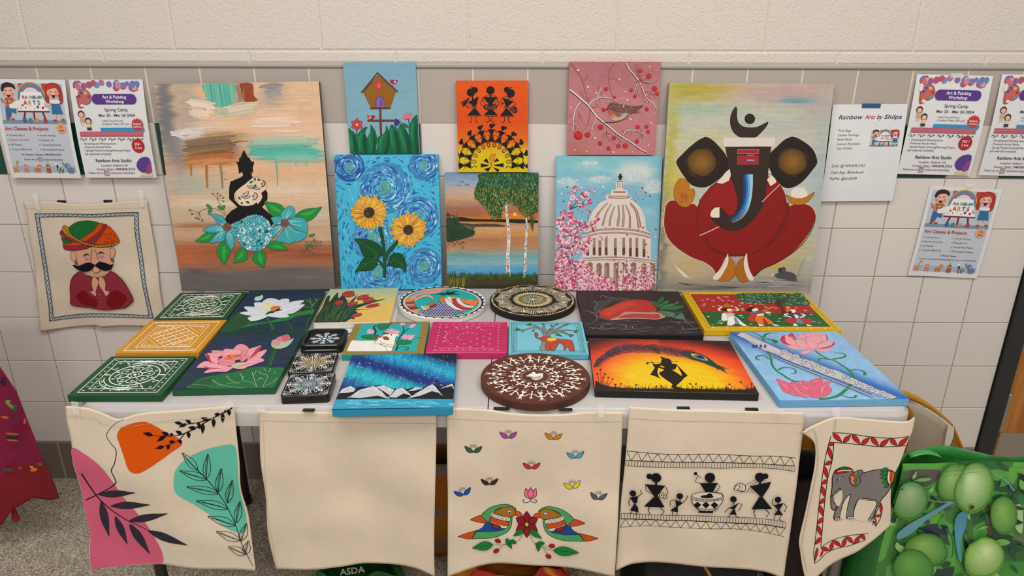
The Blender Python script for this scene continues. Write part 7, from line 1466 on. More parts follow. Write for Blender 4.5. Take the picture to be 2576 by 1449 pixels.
for q in ((395, 590, 343, 620, 24), (425, 590, 485, 628, 26), (307, 632, 335, 680, 24), (330, 640, 358, 655, 20), (240, 662, 137, 676, 44), (500, 650, 450, 655, 20), (470, 650, 468, 690, 22), (545, 685, 672, 697, 46)): a.leaf('1f7c3c', *q, '123c1c', 2.5, '123c1c')
for p in ('390 610 370 640 330 655 270 662 240 662', '330 655 290 665 265 690', '428 612 440 640 470 660 520 680 545 685', '480 668 530 665', '495 675 515 705'): a.L('2c5c2c', 2.2, p)
for x, y, r in ((265, 643, 20), (257, 692, -30), (537, 662, 0), (520, 714, 30)): a.D('a01c28', x, y, 15, 10, r, oc='4c0c14', ow=2)
tote_done(a, [(1262, 1029, .034), (1423, 1032, .028)], [(1137, 1030, .012, .03, 0), (1512, 1034, .012, .03, 0)])
a = tote('warli', 8, 'cotton tote of black stick dancers and a drum between zigzag bands', '1583 1023 1700 1030 1850 1034 2025 1038', '1549 1437 1600 1420 1700 1419 1820 1428 1920 1440 1973 1458', '1583 1023 1576 1130 1562 1280 1549 1437', '2025 1038 2012 1150 1993 1300 1973 1458', .385, .54)
a.L('b9ab94', 1.3, '1582 1052 1700 1058 1850 1062 2020 1066'); a.view(1540, 1110, 500, 1456)
def bandz(zt, zb, r0, r1, n, m, e=0):
    a.reset(); A_, B_ = polyl(zt, n), polyl(zb, n); a.L(K0, 4.5, zt); a.L(K0, 3.5, zb)
    for i in range(0, n-1): a.L(K0, 3.4, [(A_ if i % 2 == e else B_)[i], (B_ if i % 2 == e else A_)[i+1]], sm=0)
    C_, D2 = polyl(r0, m), polyl(r1, m); a.L(K0, 4, r0); a.L(K0, 4, r1)
    for i in range(m): a.L(K0, 3.2, [C_[i], D2[i]], sm=0)
bandz('108 72 400 88 700 94 1000 108 1200 108 1345 122', '102 141 300 142 600 150 900 160 1100 165 1335 178', '102 141 300 142 600 150 900 160 1100 165 1335 178', '97 180 300 182 600 188 800 197 1000 190 1200 198 1332 216', 34, 58)
bandz('62 577 300 570 600 574 900 588 1100 602 1265 632', '60 640 250 620 400 622 700 630 900 632 1100 660 1258 698', '70 534 300 532 600 534 900 542 1100 558 1268 586', '66 577 300 570 600 574 900 588 1100 602 1265 632', 34, 56, 1)
def fig(x, hy, s, wy, ww=1, hair=0, legs=1):
    a.D(K0, x, hy, 38*s, 34*s); a.L(K0, 15*s, [(x, hy+30*s), (x, hy+60*s)])
    if hair: a.D(K0, x+hair*48*s, hy-8*s, 22*s, 20*s)
for x, hy, s, sh, hip, ft, hair, sw in ((318, 255, 1, 305, 388, 470, -1, 0), (1078, 255, .95, 300, 392, 482, .9, 5)):
    fig(x, hy, s, 0, hair=hair); w = 78
    if sw: a.P(K0, '1002 318 1160 286 1140 330 1095 392 1082 392', 0)
    else: a.P(K0, [(x-w, sh), (x+w*.85, sh+5), (x+6, hip), (x-16, hip)], 0)
    a.P(K0, [(x-8, hip), (x-8+22, hip), (x+(62 if not sw else 88), ft), (x+(-88 if not sw else -66), ft)], 0)
    for m in (-1, 1): bx_ = x+m*38+(0 if not sw else 8); a.L(K0, 6, [(bx_-10, ft), (bx_+(-18 if m < 0 else 22), ft+32), (bx_+(-6 if m < 0 else 4), ft+52), (bx_-6+m*4, ft+62)], sm=0)
a.L(K0, 5, '242 306 245 350 290 372', sm=0); a.L(K0, 5, '385 315 405 362 385 385', sm=0); a.D(COT, 358, 380, 15, 19, oc=K0, ow=5); a.D(COT, 383, 390, 13, 15, oc=K0, ow=5); a.D(K0, 358, 380, 5, 7); a.D(K0, 383, 390, 4, 5)
a.L(K0, 4, '1040 275 975 305 960 330', sm=0); a.L(K0, 4, '1060 282 1000 318', sm=0); a.L(K0, 4, '1005 322 975 358 930 350', sm=0); a.L(K0, 4, '1005 335 1030 366 985 352', sm=0); a.PL(COT, K0, 5, '885 335 905 305 940 296 970 318 960 350 920 346'); a.D(COT, 908, 325, 22, 12, -40, oc=K0, ow=4); a.L(K0, 3, '935 300 925 345'); a.L(K0, 3, '950 305 942 350')
fig(712, 255, 1, 0); a.P(K0, '636 293 768 293 730 358 680 358', 0); a.L(K0, 5, '640 296 602 280 625 235', sm=0); a.D(K0, 606, 224, 13, 11); a.L(K0, 4, '608 228 650 258'); a.L(K0, 5, '765 296 785 322 735 375', sm=0)
a.PL(COT, K0, 5, '572 385 600 368 690 355 780 362 804 380 795 430 750 480 725 492 640 490 600 460 578 420'); a.D(COT, 690, 382, 112, 26, 1, oc=K0, ow=4); a.D(K0, 688, 388, 48, 12); a.D(K0, 708, 376, 20, 12); a.L(K0, 4, '578 410 640 420 740 418 798 404'); a.L(K0, 4, '610 472 690 478 765 472'); a.P(K0, '628 492 732 492 730 508 625 506', 0)
for x in (618, 680, 742): a.P(K0, [(x-28, 448), (x, 424), (x+28, 448), (x, 474)], 0)
for k in range(22): a.L(K0, 2.5, [(582+k*10, 392+12*math.sin(k/21*3.14)), (583+k*10, 409+12*math.sin(k/21*3.14))]); k < 14 and a.L(K0, 2.5, [(625+k*10, 475), (627+k*10, 490)])
for x, y, pz in ((150, 375, '130 405 188 392 180 440 165 450 150 440|160 450 168 450 188 480 190 512 130 500|188 395 215 370 202 345|135 410 120 440 125 468|145 505 130 525|175 510 180 520 165 528'), (488, 380, '455 405 512 430 470 460 462 458|462 455 474 462 475 500 418 488 440 470|508 430 535 405 545 375|455 405 418 415 420 450|435 490 438 525|465 500 470 525'),
                 (878, 402, '845 465 915 428 885 475 878 475|876 475 888 475 900 514 846 512|910 430 942 440 915 485|845 462 820 490 815 500|855 515 840 530 852 536|890 515 905 530 915 536'), (1204, 408, '1172 448 1246 432 1215 485 1205 485|1205 482 1216 484 1244 525 1174 520|1172 450 1160 430 1165 405|1246 435 1268 462 1252 500|1185 522 1175 555|1225 526 1215 555 1235 565')):
    a.D(K0, x, y, 24, 22); a.L(K0, 8, [(x, y+15), (x+2, y+38)])
    for i, s in enumerate(pz.split('|')): a.P(K0, s, 0) if i < 2 else a.L(K0, 6, s, sm=0)
tote_done(a, [(1719, 1028, .026), (1891, 1031, .026)], [(1960, 1036, .02, .012, 0)])
def corner(V):
    V = waves(9, .004, .25)(V); x = V[:, 0]; y = V[:, 1]; L = np.clip(-.075-x, 0, 1)*np.clip((y-.12)*6, 0, 1); V[:, 2] += L*.0
    V[:, 2] -= 1.6*np.clip(x-.128, 0, 1)*np.clip((y+.1)*3, 0, 1); V[:, 2] += .012*np.exp(-((x+.03)/.03)**2)*np.clip(.2-y, 0, 1); return V
a = tote('elephant', 9, 'cotton tote of a grey elephant in a red leaf border, wrapped round the table corner', '905 497 960 460 1120 397 1300 405 1500 422 1600 424 1648 396', '930 1500 1010 1425 1110 1352 1250 1290 1330 1240 1400 1190 1490 1115', '905 497 985 570 988 700 960 850 930 1000 885 1200 890 1290 905 1400 930 1500', '1648 396 1644 460 1600 560 1550 700 1500 800 1488 900 1490 1000 1490 1115', .67, .53, (1676, 900, 900, 2375), -.7835, .44, .5, corner)
RR = 'b82824'
def rborder(p0, p1, n, w, fl=0):
    a.reset()
    a.L(K0, 5, p0); a.L(K0, 5, p1); A_, B_ = polyl(p0, n), polyl(p1, n)
    for i in range(n-1): s, e = ((A_, B_) if (i+fl) % 2 == 0 else (B_, A_)); s = s[i]; e = e[i+1]; a.leaf(RR, *(s*.94+e*.06), *(e*.94+s*.06), w, '3c1010', 3)
rborder('1100 495 1200 500 1350 522 1500 532 1610 520', '1110 560 1250 572 1400 588 1500 588 1595 580', 9, 30); rborder('1092 520 1060 640 1035 780 1015 950 1000 1080 980 1230', '1112 560 1100 680 1070 800 1055 920 1040 1060 1020 1240', 12, 26, 1); rborder('1018 1250 1090 1210 1200 1180 1340 1165', '1050 1290 1120 1262 1220 1240 1320 1205', 8, 26); rborder('1425 960 1390 1040 1370 1110', '1435 1000 1420 1070 1390 1120', 4, 18)
a.PL(RR, '3c1010', 3, '975 1345 985 1270 1000 1250 998 1290'); a.L(K0, 4, '978 1350 972 1280 980 1230'); a.L(K0, 4, '978 1350 1020 1320 1050 1290'); a.leaf(RR, 1015, 1310, 1040, 1255, 16)
GE = '7c7672'
a.PL(GE, K0, 6, '1120 745 1170 725 1225 735 1250 770 1290 770 1390 745 1460 742 1510 760 1500 830 1460 900 1430 935 1395 1000 1375 1062 1340 1078 1350 1040 1378 990 1385 948 1300 935 1280 960 1250 1000 1245 1062 1195 1062 1205 1000 1225 910 1180 960 1150 1065 1112 1068 1130 990 1150 930 1160 880 1150 872 1110 910 1112 960 1140 985 1125 1012 1098 1000 1092 940 1100 860 1102 790')
a.P(COT, '1150 1068 1165 1000 1185 950 1222 915 1208 990 1195 1064'); a.P(COT, '1248 1064 1254 1005 1284 942 1310 938 1386 950 1395 985 1372 1030 1340 1078 1300 1085'); a.L(K0, 5, '1150 1065 1180 960 1225 910 1205 1000 1195 1062'); a.L(K0, 5, '1245 1062 1250 1000 1280 942 1340 948 1390 948 1392 985 1340 1075')
a.PL('d8cdb8', K0, 4, '1155 870 1125 895 1085 925 1120 905 1150 885'); a.P(COT, '1165 880 1172 930 1150 985 1128 975 1118 930 1140 900'); a.L(K0, 4, '1128 825 1140 800 1165 788 1172 795'); a.D('ddd4c4', 1155, 800, 14, 8, -20, oc=K0, ow=3); a.D(K0, 1155, 800, 5)
a.PL(RR, K0, 4, '1120 750 1170 726 1225 735 1235 752 1180 762 1125 768'); a.D('1f6b34', 1175, 733, 26, 9, oc=K0, ow=3); a.L('e0d4c0', 7, '1135 752 1180 746 1230 750')
a.PL('7a7470', K0, 5, '1215 795 1240 765 1290 745 1305 760 1285 790 1290 820 1262 855 1240 850 1225 830'); a.P('a8502c', '1218 795 1245 768 1262 790 1250 850 1232 835'); a.L('e0d4c0', 6, '1225 790 1240 800 1232 820 1245 838'); a.L('2c6c3c', 9, '1280 760 1268 800 1255 850')
for x, y in ((1430, 745), (1425, 768), (1430, 792), (1440, 820), (1455, 850)): a.leaf('1f7c3c', 1472, y-12, x-8, y+6, 24, '123c1c', 3)
a.PL('c8602c', K0, 4, '1470 748 1512 762 1500 820 1475 838 1462 800'); a.L('e8dcc8', 8, '1478 752 1472 800 1480 830'); a.L(RR, 8, '1492 757 1488 820')
for x, y in ((1120, 1068), (1205, 1062), (1345, 1075)):
    for k in range(3): a.D('ddd0b8', x+6+k*14, y, 7, 7, oc=K0, ow=3)
a.L('b9ab94', 5, '905 505 975 475 1000 570 1002 700 975 850 900 1200 905 1290 925 1400'); a.L('b0a28c', 4, '1122 400 1118 450 1108 495')
tote_done(a, (), [(2105, 1040, .014, .03, -.4)])
# ---------------------------------------------------------------- paper notices
def notice(cor, y0, y1, curl, seed=1):
    q = pts(cor); W_ = [onY(*q[0], y0), onY(*q[1], y0), onY(*q[2], y1), onY(*q[3], y1)]
    ex = ((W_[1]-W_[0])+(W_[2]-W_[3])).normalized(); ey = ((W_[0]-W_[3])+(W_[1]-W_[2])); ey = (ey-ex*ey.dot(ex)).normalized(); ez = ex.cross(ey)
    w = ((W_[1]-W_[0]).length+(W_[2]-W_[3]).length)/2; h = ((W_[0]-W_[3]).length+(W_[1]-W_[2]).length)/2; c = sum(W_, Vector())/4
    m = Matrix((ex, ey, ez)).transposed().to_4x4(); m.translation = c
    def d(V): V = V.copy(); v = np.clip(.5-V[:, 1]/h, 0, 1); V[:, 2] += curl*np.sin(v*math.pi)*(1-.3*np.cos(V[:, 0]*20)); return V
    a = Art(cor, w, h, seed=seed, deform=d, maxlen=.009); a.m = m; a.clip = False
    a.uvm(); sheet(a, '0 0 1 0', '0 1 1 1', '0 0 0 1', '1 0 1 1', 'dedcdc', 20, 40, .0005); a.z = a.z0 = 1.5e-4
    a.loc = lambda p: np.c_[(pts(p)[:, 0]/100-.5)*w, h/2-pts(p)[:, 1]/129*h]; a.scale = lambda: w/100; return a
def ndone(a, label, cat='flyer', tapes=()):
    o = tag(a.build('paper_notice', [M['paper']]*3, a.m, body=None), label, cat, 'printed notices taped to the wall'); bpy.context.view_layer.update()
    for t in tapes: bit('tape', *t[:2], t[2], t[3], t[4], M[t[5]] if len(t) > 5 else M['tape'], o)
def R4(x0, y0, x1, y1): return [(x0, y0), (x1, y0), (x1, y1), (x0, y1)]
def kids_scene(a, f):
    P = lambda c, s, sm=1: a.P(c, [f(*p) for p in pts(s)], sm); L = lambda c, w, s: a.L(c, w*a.ks, [f(*p) for p in pts(s)]); D = lambda c, x, y, r, ry=None: a.D(c, *f(x, y), r*a.ks, (ry or r)*a.ks)
    P('b9c2cc', R4(5, 5, 95, 57), 0); P('7890a4', R4(5, 52, 95, 57), 0); P('c8473c', '34 5 44 5 40 18 32 20', 0); P('b84434', '66 5 76 5 78 20 66 22', 0)
    for c, r in (('d8a04c', 20), ('4c8ca4', 18.5), ('9c6cac', 15.5), ('b8505c', 14), ('d9d6dc', 12.5)): P(c, [(50+r*math.cos(t), 22-r*.95*math.sin(t)) for t in np.linspace(0, math.pi, 16)]+[(50-r, 26), (50+r, 26)], 0)
    L('7c2c24', 2.6, '38 42 34 54'); L('7c2c24', 2.6, '50 42 50 52'); L('7c2c24', 2.6, '63 42 66 54'); P('ece8e6', '36 16 64 16 72 40 29 40', 0); L('7c2c24', 2, '28 41 73 41')
    for x, y, r, c in ((36, 33, 1.6, 'b84c3c'), (40, 36, 1, '3c6c94'), (57, 35, 2, '2c6c9c'), (64, 36, 1.8, 'b83c3c'), (46, 34, .8, '5c9c5c'), (68, 34, 1.2, '3c6c94'), (33, 37, 1, 'c89c4c'), (60, 31, .9, '3c6c5c'), (52, 37, .8, 'b84c3c')): D(c, x, y, r)
    # boy
    P('3c6890', '12 35 26 35 26 44 20 42 17 50 11 49', 0); P('c86a3c', '13 24 25 24 26 35 13 35'); L('e8c070', 1, '13 28 26 28'); L('e8c070', 1, '13 32 26 32'); L('3c6890', 1.6, '16 24 16 36'); L('3c6890', 1.6, '22 24 22 36'); P('e8e2dc', '18 33 30 27 36 30 30 36 20 37'); D('e6b09c', 19, 16, 8.4, 7.6); P('3a2220', '9 13 12 6 20 4 28 7 29 13 24 10 15 11 12 16'); D('d8806c', 13.5, 19, 2); D('d8806c', 24, 19, 2); P('5c1c1c', '16 20 22 20 19 23.5'); L('3a2220', .8, '14 15 16 14 17.5 15.5'); L('3a2220', .8, '21 15.5 22.5 14 24 15'); L('a85c4c', 2, '10 30 8 24'); D('b8402c', 13, 51, 2.6, 1.4); D('b8402c', 20, 51, 2.6, 1.4)
    # girl
    P('a8342c', '72 8 80 4 90 6 94 14 94 28 88 31 88 20 76 20 74 30 69 26 71 14'); P('2f6e98', '77 28 88 28 92 44 76 44', 0); P('e4e0e0', '77 26 88 26 89 30 76 30'); D('e6b09c', 81, 17, 8.2, 7.4); P('b83c30', '73 14 76 8 86 7 90 14 86 11 78 12'); D('d8806c', 76, 19.5, 1.9); D('d8806c', 86.5, 19.5, 1.9); P('5c1c1c', '78.5 20 84.5 20 81.5 24'); L('3a2220', .8, '76.5 16 78 15 79.5 16.5'); L('3a2220', .8, '84 16.5 85.5 15 87 16'); L('e6b09c', 2, '76 31 70 34 67 30'); L('e6b09c', 2.2, '81 44 80 51'); L('e6b09c', 2.2, '86 44 90 50'); D('b8402c', 79, 52, 2.6, 1.4); D('b8402c', 91, 51, 2.4, 1.4)
    for x, c in ((36, '2c6c9c'), (44, '3c8c74'), (53, 'd88c5c'), (65, 'b83c34')): P(c, R4(x-2.4, 49.5, x+2.4, 55), 0)
    for i, (ch, c) in enumerate(zip('RAINBoW', ['b83c3c', '3c6c94', 'c8783c', '2c7c74', '3c5c94', '3c7c4c', '2c6c8c'])): x, y = f(37.5+i*3.9, 24.5); a.text(c, ch, x+1.6*a.ks, y, 4*a.ks, bold=2, al='CENTER')
    for i, (ch, c) in enumerate(zip('ARTS', ['b8403c', 'd09a3c', '2c6c8c', 'b8404c'])): x, y = f(38.5+i*6.2, 32); a.text(c, ch, x+2.4*a.ks, y, 5.4*a.ks, bold=2, al='CENTER')
def kids(cor, label, y0=-.003, y1=-.008, contact=1, tapes=()):
    a = notice(cor, y0, y1, .002 if contact else .008, 41); a.ks = 1; a.P('c3c6cf', R4(5, 57, 95, 121), 0); kids_scene(a, lambda x, y: (x, y)); T = '3c3c44'
    a.text('b0343c', 'Art Classes & Projects', 7, 65, 4.4, bold=1, wfit=60); a.D('dc9c70', 86, 62, 6.4, oc='e0b888', ow=1); a.text(T, 'All', 86, 61.6, 2.6, al='CENTER', bold=1); a.text(T, 'Ages', 86, 66, 2.6, al='CENTER', bold=1)
    a.z = a.z0+2e-4
    for i, (l, r) in enumerate((('Drawing Basics', 'Acrylic Painting'), ('Realistic Pencil Art', 'Manadala Art'), ('Oil Pastels', 'Canvas/Panel Paints'), ('Crayons, Blend Art', 'Personalized Projects'))):
        for t, x in ((l, 10), (r, 53)): a.text(T, t, x, 73+i*6.2, 2.5); a.D(T, x-2.5, 72+i*6.2, .7, n=8)
    if contact: a.text(T, 'In Person Classes', 50, 98.5, 2.3, bold=1, al='CENTER'); a.text(T, 'Contact: rainbowartsbyshilpa@gmail.com or 949.878.3753', 50, 104, 2.1, al='CENTER', wfit=82)
    else: a.text(T, 'In Person Classes: 949.878.3753', 50, 98.5, 2.5, bold=1, al='CENTER', wfit=56); a.text(T, 'Follow me on', 24, 105, 2.4); a.L('b03c5c', .6, R4(44, 101, 49.5, 106.5), close=1, sm=0); a.ring('b03c5c', .6, 46.7, 103.7, 1.4); a.text(T, 'rainbowartsbyshilpa', 51, 105, 2.5)
    a.P('a4b0c0', R4(5, 113, 95, 121), 0)
    for x, c, s in ((9, 'c88a4c', 'g'), (24, 'c8826c', 'm'), (40, 'c07a3c', 't'), (56, '9c5c3c', 'b'), (73, '2c2c2c', 'z'), (88, '6c7c9c', 'e')):
        a.D(c, x, 118, 5 if s in 'tze' else 3.4, 3 if s in 'gmtz' else 4.2); a.L(c, 1.6, [(x-2.5, 118), (x-2.5, 122)]); a.L(c, 1.6, [(x+2.5, 118), (x+2.5, 122)])
        if s == 'g': a.L(c, 1.6, [(x+2, 116), (x+4, 108)]); a.D(c, x+5, 107, 2, 1.4)
        elif s == 'z': a.L(c, 2.4, [(x-3, 116), (x-4, 110)]); a.D('dedede', x-5, 110, 2.4, 1.6); [a.L('e4e4e4', .7, [(x-3+k*2, 115), (x-3+k*2, 121)]) for k in range(4)]
        elif s == 'e': a.D(c, x-4, 112, 3.6); a.D('8c9cbc', x-1.6, 112, 2.4, 3); a.L(c, 1.6, [(x-6, 113), (x-9, 110), (x-9.5, 107)])
        else: a.D(c, x+(4 if s == 't' else 0), 113, 3, 2.6); a.D('e0b890', x+(4 if s == 't' else 0), 114, 1.3)
        if s == 'b': a.P('8cbca4', [(x-2, 110.5), (x+2, 110.5), (x, 105)], 0)
    ndone(a, label, 'flyer', tapes)
def workshop(cor, label, y0=-.003, y1=-.01, tapes=()):
    a = notice(cor, y0, y1, .006, 43); T = '34343c'; R = a.rg
    for x0, x1, yy in ((5, 24, 8), (24, 30, 5), (60, 95, 9)):
        for _ in range(int((x1-x0)*.8)): a.D(R.choice(['b8505c', '7c6cac', 'd8a08c', '5c84b4', 'c4707c', 'd8b48c', '8c5c94']), R.uniform(x0+2, x1-2), R.uniform(4, yy+3), R.uniform(2.4, 4.4))
    for x, y, c in ((37, 7, '6c8cbc'), (33, 4.5, 'b8506c'), (44, 4, 'b8708c'), (54, 6, '7c6cac'), (66, 8, 'd0808c')): a.D(c, x, y, 3.8)
    a.PL('c0645c', '7c3430', .6, '10 18 14 13 22 13 27 20 26 28 20 32 16 31 15 35 10 36 8 28')
    for x, y, c in ((15, 17, '3c5c8c'), (20.5, 17, 'd8b07c'), (24.5, 22, 'a83c4c'), (22.5, 28, '5c94a4'), (11.5, 21, '7c3c6c'), (14, 33, 'e4dcd8')): a.D(c, x, y, 2.2, 2)
    a.L('a8503c', 1.6, '8 20 9.5 36'); a.P('dcdcdc', '5.5 20 6 13 8 11 10 14 10 20'); a.P('5a3580', [(34+6*math.cos(t), 25+6.6*math.sin(t)) for t in np.linspace(math.pi/2, 3*math.pi/2, 12)]+[(83+6*math.cos(t), 25+6.6*math.sin(t)) for t in np.linspace(-math.pi/2, math.pi/2, 12)], 0)
    a.text('e4e0e8', 'Art & Painting', 59, 24.2, 4, bold=2, al='CENTER'); a.text('e4e0e8', 'Workshop', 59, 30, 4, bold=2, al='CENTER'); a.text(T, 'Spring Camp', 59, 40.5, 4.3, al='CENTER'); a.text(T, 'Mar 25 - Mar 26 2024', 59, 47.3, 3.3, bold=1, al='CENTER', wfit=50)
    a.text(T, '- Little Tots (4-9 yrs)', 36, 54, 2.5); a.text(T, '- Creative Teens (10+ yrs)', 36, 58, 2.5)
    a.P('3c8cb8', '34 62 94 62 95 65 93 68 34 67', 0); a.P('b8606c', R4(5, 67, 92, 73.5), 0); a.L('c88088', .6, '6 70 90 69.5'); a.P('b83c40', [(86+(9 if k % 2 else 7)*math.cos(k*math.pi/14), 58+(9 if k % 2 else 7)*math.sin(k*math.pi/14)) for k in range(28)], 0); a.text('f0e6e6', 'Register', 86, 58, 2.4, bold=1, wfit=12, al='CENTER'); a.text('e8dcdc', 'NOW!!!', 86, 62, 2.4, bold=1, al='CENTER')
    for x, y, h, b in ((11, 44, '4c2420', 'c8a878'), (19, 53, '221c1c', 'd8c890')): a.D(h, x, y, 4.4, 4.4); a.D('e4b498', x, y+.8, 3.2, 3); a.P(b, [(x-2.4, y+4), (x+2.4, y+4), (x+3, y+10), (x-3, y+10)], 0); a.L('e4b498', .9, [(x-1.4, y+10), (x-1.4, y+15)]); a.L('e4b498', .9, [(x+1.4, y+10), (x+1.4, y+15)]); a.L('e4b498', .9, [(x+2.4, y+5), (x+5, y+2)])
    a.P('2c3450', R4(16, 61.5, 22, 65), 0)
    a.z = a.z0+1e-4
    for k in range(7): x = 8+k*13; a.L('3c3c3c', .6, [(x-5, 78), (x-2, 76), (x+1, 78.5), (x+5, 76.5)]); [a.D('2c2c2c', x+dx, 77+dy, .8, n=6) for dx, dy in ((-3, -1), (0, .6), (3, -.6), (-1, 1.8))]
    for i, t in enumerate(('- Drawing and Painting basics', '- Premium Acrylic Paints', '- Spring-Theme Drawing/Painting Project', '(all materials included)')): a.text(T, t, 6, 84+i*4.6, 2.6, wfit=(46, 38, 64, 36)[i])
    a.D('b0242c', 82, 86, 9, 9.4); a.text('e8dcdc', '35$ /', 82, 85, 3.2, bold=2, al='CENTER'); a.text('e8dcdc', '2 hrs', 82, 90, 3.2, bold=2, al='CENTER')
    a.text('26304c', 'Rainbow Arts Studio', 44, 107.5, 4.2, bold=1, al='CENTER', wfit=50); a.text(T, 'Location: Ashburn VA', 44, 113.5, 2.9, al='CENTER'); a.text(T, 'Contact: Shilpa |', 18, 118.6, 2.9, wfit=25); a.text(T, '949.878.3753', 45, 118.6, 2.9, bold=1, wfit=27); a.text(T, 'Follow me on', 6, 123.6, 2.9, wfit=20); a.L('7c3048', .7, R4(28, 119.6, 34.5, 126), close=1, sm=0); a.ring('7c3048', .7, 31.2, 122.8, 1.8); a.text('8c3050', 'rainbowartsbyshilpa', 36, 123.6, 3)
    a.P('5c3c84', '95 103 86 101 78 106 75 114 80 121 90 123 95 121'); a.P('8c4484', '95 108 90 112 87 122 95 122'); a.P('d4c49c', '78 126 84 122 90 124 95 122 95 127 79 127')
    ndone(a, label, 'flyer', tapes)
kids('-19,199 160,200 208,449 32,446.5', 'children art class flyer taped at the far left edge, cut off by the frame', -.003, -.022, 0)
workshop('165,200 356,200 396.6,446.5 223.6,447', 'spring workshop flyer taped left of the large meditating figure canvas', -.003, -.022)
workshop('2307.7,187 2504,190.4 2434,442 2256,436.7', 'spring workshop flyer taped right of the plain typed price sheet', -.003, -.01, [(2406, 190, -.006, .035, .012)])
workshop('2517.3,187 2713,190 2642,445 2464,440', 'spring workshop flyer cut off by the right edge of the frame', -.003, -.01)
kids('2340.7,468.5 2520.6,475 2458,702 2283.4,691', 'children art class flyer hanging alone lower on the right wall above the door frame', -.003, -.006, 1, [(2440, 468, -.006, .022, .012)])
a = notice('2093.5,263.8 2287.4,260.3 2242,506 2065.6,506', -.003, -.012, .004, 45); T = '303034'
for t, c, x, w in (('Rainbow', '26262c', 9, 33), ('Arts', 'a8242c', 44.5, 14), ('by', '26262c', 60.5, 8), ('Shilpa', '1c2c54', 70, 24)): a.text(c, t, x, 19, 5.6, shear=.25, bold=1, wfit=w)
for i, t in enumerate(('Tote Bags', 'Canvas Paintings', 'Panel Paints', 'Custom Keychains', 'Cup Holders')): a.text(T, t, 11, 35+i*5.8, 3, shear=.15)
for i, t in enumerate(('Zelle @ 949.878.3753', 'Cash App: $thankusiri', 'PayPal: @siri2678')): a.text(T, t, 8, 82+i*8.6, 3.6, shear=.15)
a.ks = .42; kids_scene(a, lambda x, y: (54+x*.42, 31+y*.42))
ndone(a, 'plain white typed price sheet held by blue tape beside the elephant-headed figure canvas', 'notice', [(2192, 266, -.0048, .052, .012, 'bluetape')])
# ---------------------------------------------------------------- bags and cloth around and under the table
M['sheen'] = principled('woven_plastic', attr='Col', rough=.34, spec=.5, nscale=60, nstr=.5)
M['satin'] = principled('satin_cloth', attr='Col', rough=.42, spec=.35)
M['plainbag'] = principled('plain_bag', attr='Col', rough=.6, spec=.3, nscale=40, nstr=.4)
def patch(name, m, col, u, v, f, parent=None, colf=None, smooth=True):
    """surface f(u,v)->xyz sampled on a grid"""
    uu, vv = np.meshgrid(np.linspace(0, 1, u), np.linspace(0, 1, v)); P_ = np.array([f(a, b) for a, b in zip(uu.ravel(), vv.ravel())])
    i = np.arange(u*v).reshape(v, u); F = np.stack([i[1:, :-1], i[1:, 1:], i[:-1, 1:], i[:-1, :-1]], -1).reshape(-1, 4)
    C = np.array([colf(a, b) for a, b in zip(uu.ravel(), vv.ravel())]) if colf else np.tile(lin(col), (u*v, 1))
    o = link(name, mesh_from(name, P_, F, None, C, smooth), m, parent); o.modifiers.new('thickness', 'SOLIDIFY').thickness = .0015; return o
def root(name, loc, label, cat, group=None):
    o = bpy.data.objects.new(name, None); COL.objects.link(o); o.location = loc; bpy.context.view_layer.update(); return tag(o, label, cat, group)
# apple print shopping bag
fx, fy, fz, fw, fh = onY(2236, 1300, -.70).x, -.70, 0, .56, onY(2400, 1163, -.70).z
bag = root('shopping_bag', (fx+fw/2, fy+.1, 0), 'large glossy shopping bag printed with green apples, standing right of the table', 'bag')
def bagdef(V):
    V = V.copy(); x, y = V[:, 0], V[:, 1]; V[:, 2] += .012*(vnoise(x*9+3, y*8+5, 3)-.5)*2+.004*np.exp(-((x+y*.4+.04)/.012)**2); return V
a = wart(place(fx+fw/2, fy, fh/2, 0, math.pi/2), fw, fh, seed=51, deform=bagdef, maxlen=.009); R = a.rg; a.clip = True
def bg(u, v):
    n = vnoise(u*5, v*4, 3)[..., None]; n2 = vnoise(u*14+3, v*11, 9)[..., None]; n3 = vnoise(u*3+8, v*3, 5)[..., None]
    c = lin('2c7c34')*(1-n)+lin('6cb84c')*n; c = c*(1-.7*(n2 > .62)*.8)+lin('173c2c')*.7*(n2 > .62)*.8; return c*(1-(n3 > .72)*.6)+lin('4c4448')*(n3 > .72)*.6
a.grid(bg, 110, 90); a.z = 4e-4; a.dz = 1e-4; a.view(2100, 1120, 476, 1185)
for c, p in (('3c5a44', '430 150 640 150 620 220 520 250'), ('5a5254', '420 150 640 145 640 200 560 240 470 200'), ('2c6c48', '950 110 1040 100 1045 130 1000 160 955 150'), ('1f5a44', '560 520 640 500 720 520 700 600 640 620 560 600'), ('1f4c34', '990 570 1080 570 1180 620 1170 680 1090 690 1010 640'), ('54443c', '950 340 975 340 1000 560 970 560'), ('24503c', '1000 230 1080 240 1110 290 1050 300 990 280'), ('1c5c34', '870 450 940 420 950 480 900 510 870 500'), ('3c6c30', '820 500 860 440 870 560 840 620'), ('2c7c44', '1100 300 1185 310 1185 400 1120 370'), ('24343c', '530 520 690 510 690 600 620 620 540 590'), ('1c3c30', '530 740 640 760 730 740 700 819 560 819'), ('a8c88c', '1130 380 1185 400 1185 560 1140 520')): a.P(c, p)
a.dz = 4e-5
for _ in range(110):
    x, y = R.uniform(350, 1400), R.uniform(150, 1000); t = R.uniform(0, 6.28); L_ = R.uniform(50, 120); a.leaf(R.choice(['1f4c30', '2c6c38', '173828', '4c9444', '70b050', '24583c', '3c4c3c', '8cc070', '12281f']), x, y, x+L_*math.cos(t), y+L_*.8*math.sin(t), L_*R.uniform(.2, .5))
a.dz = 1e-4
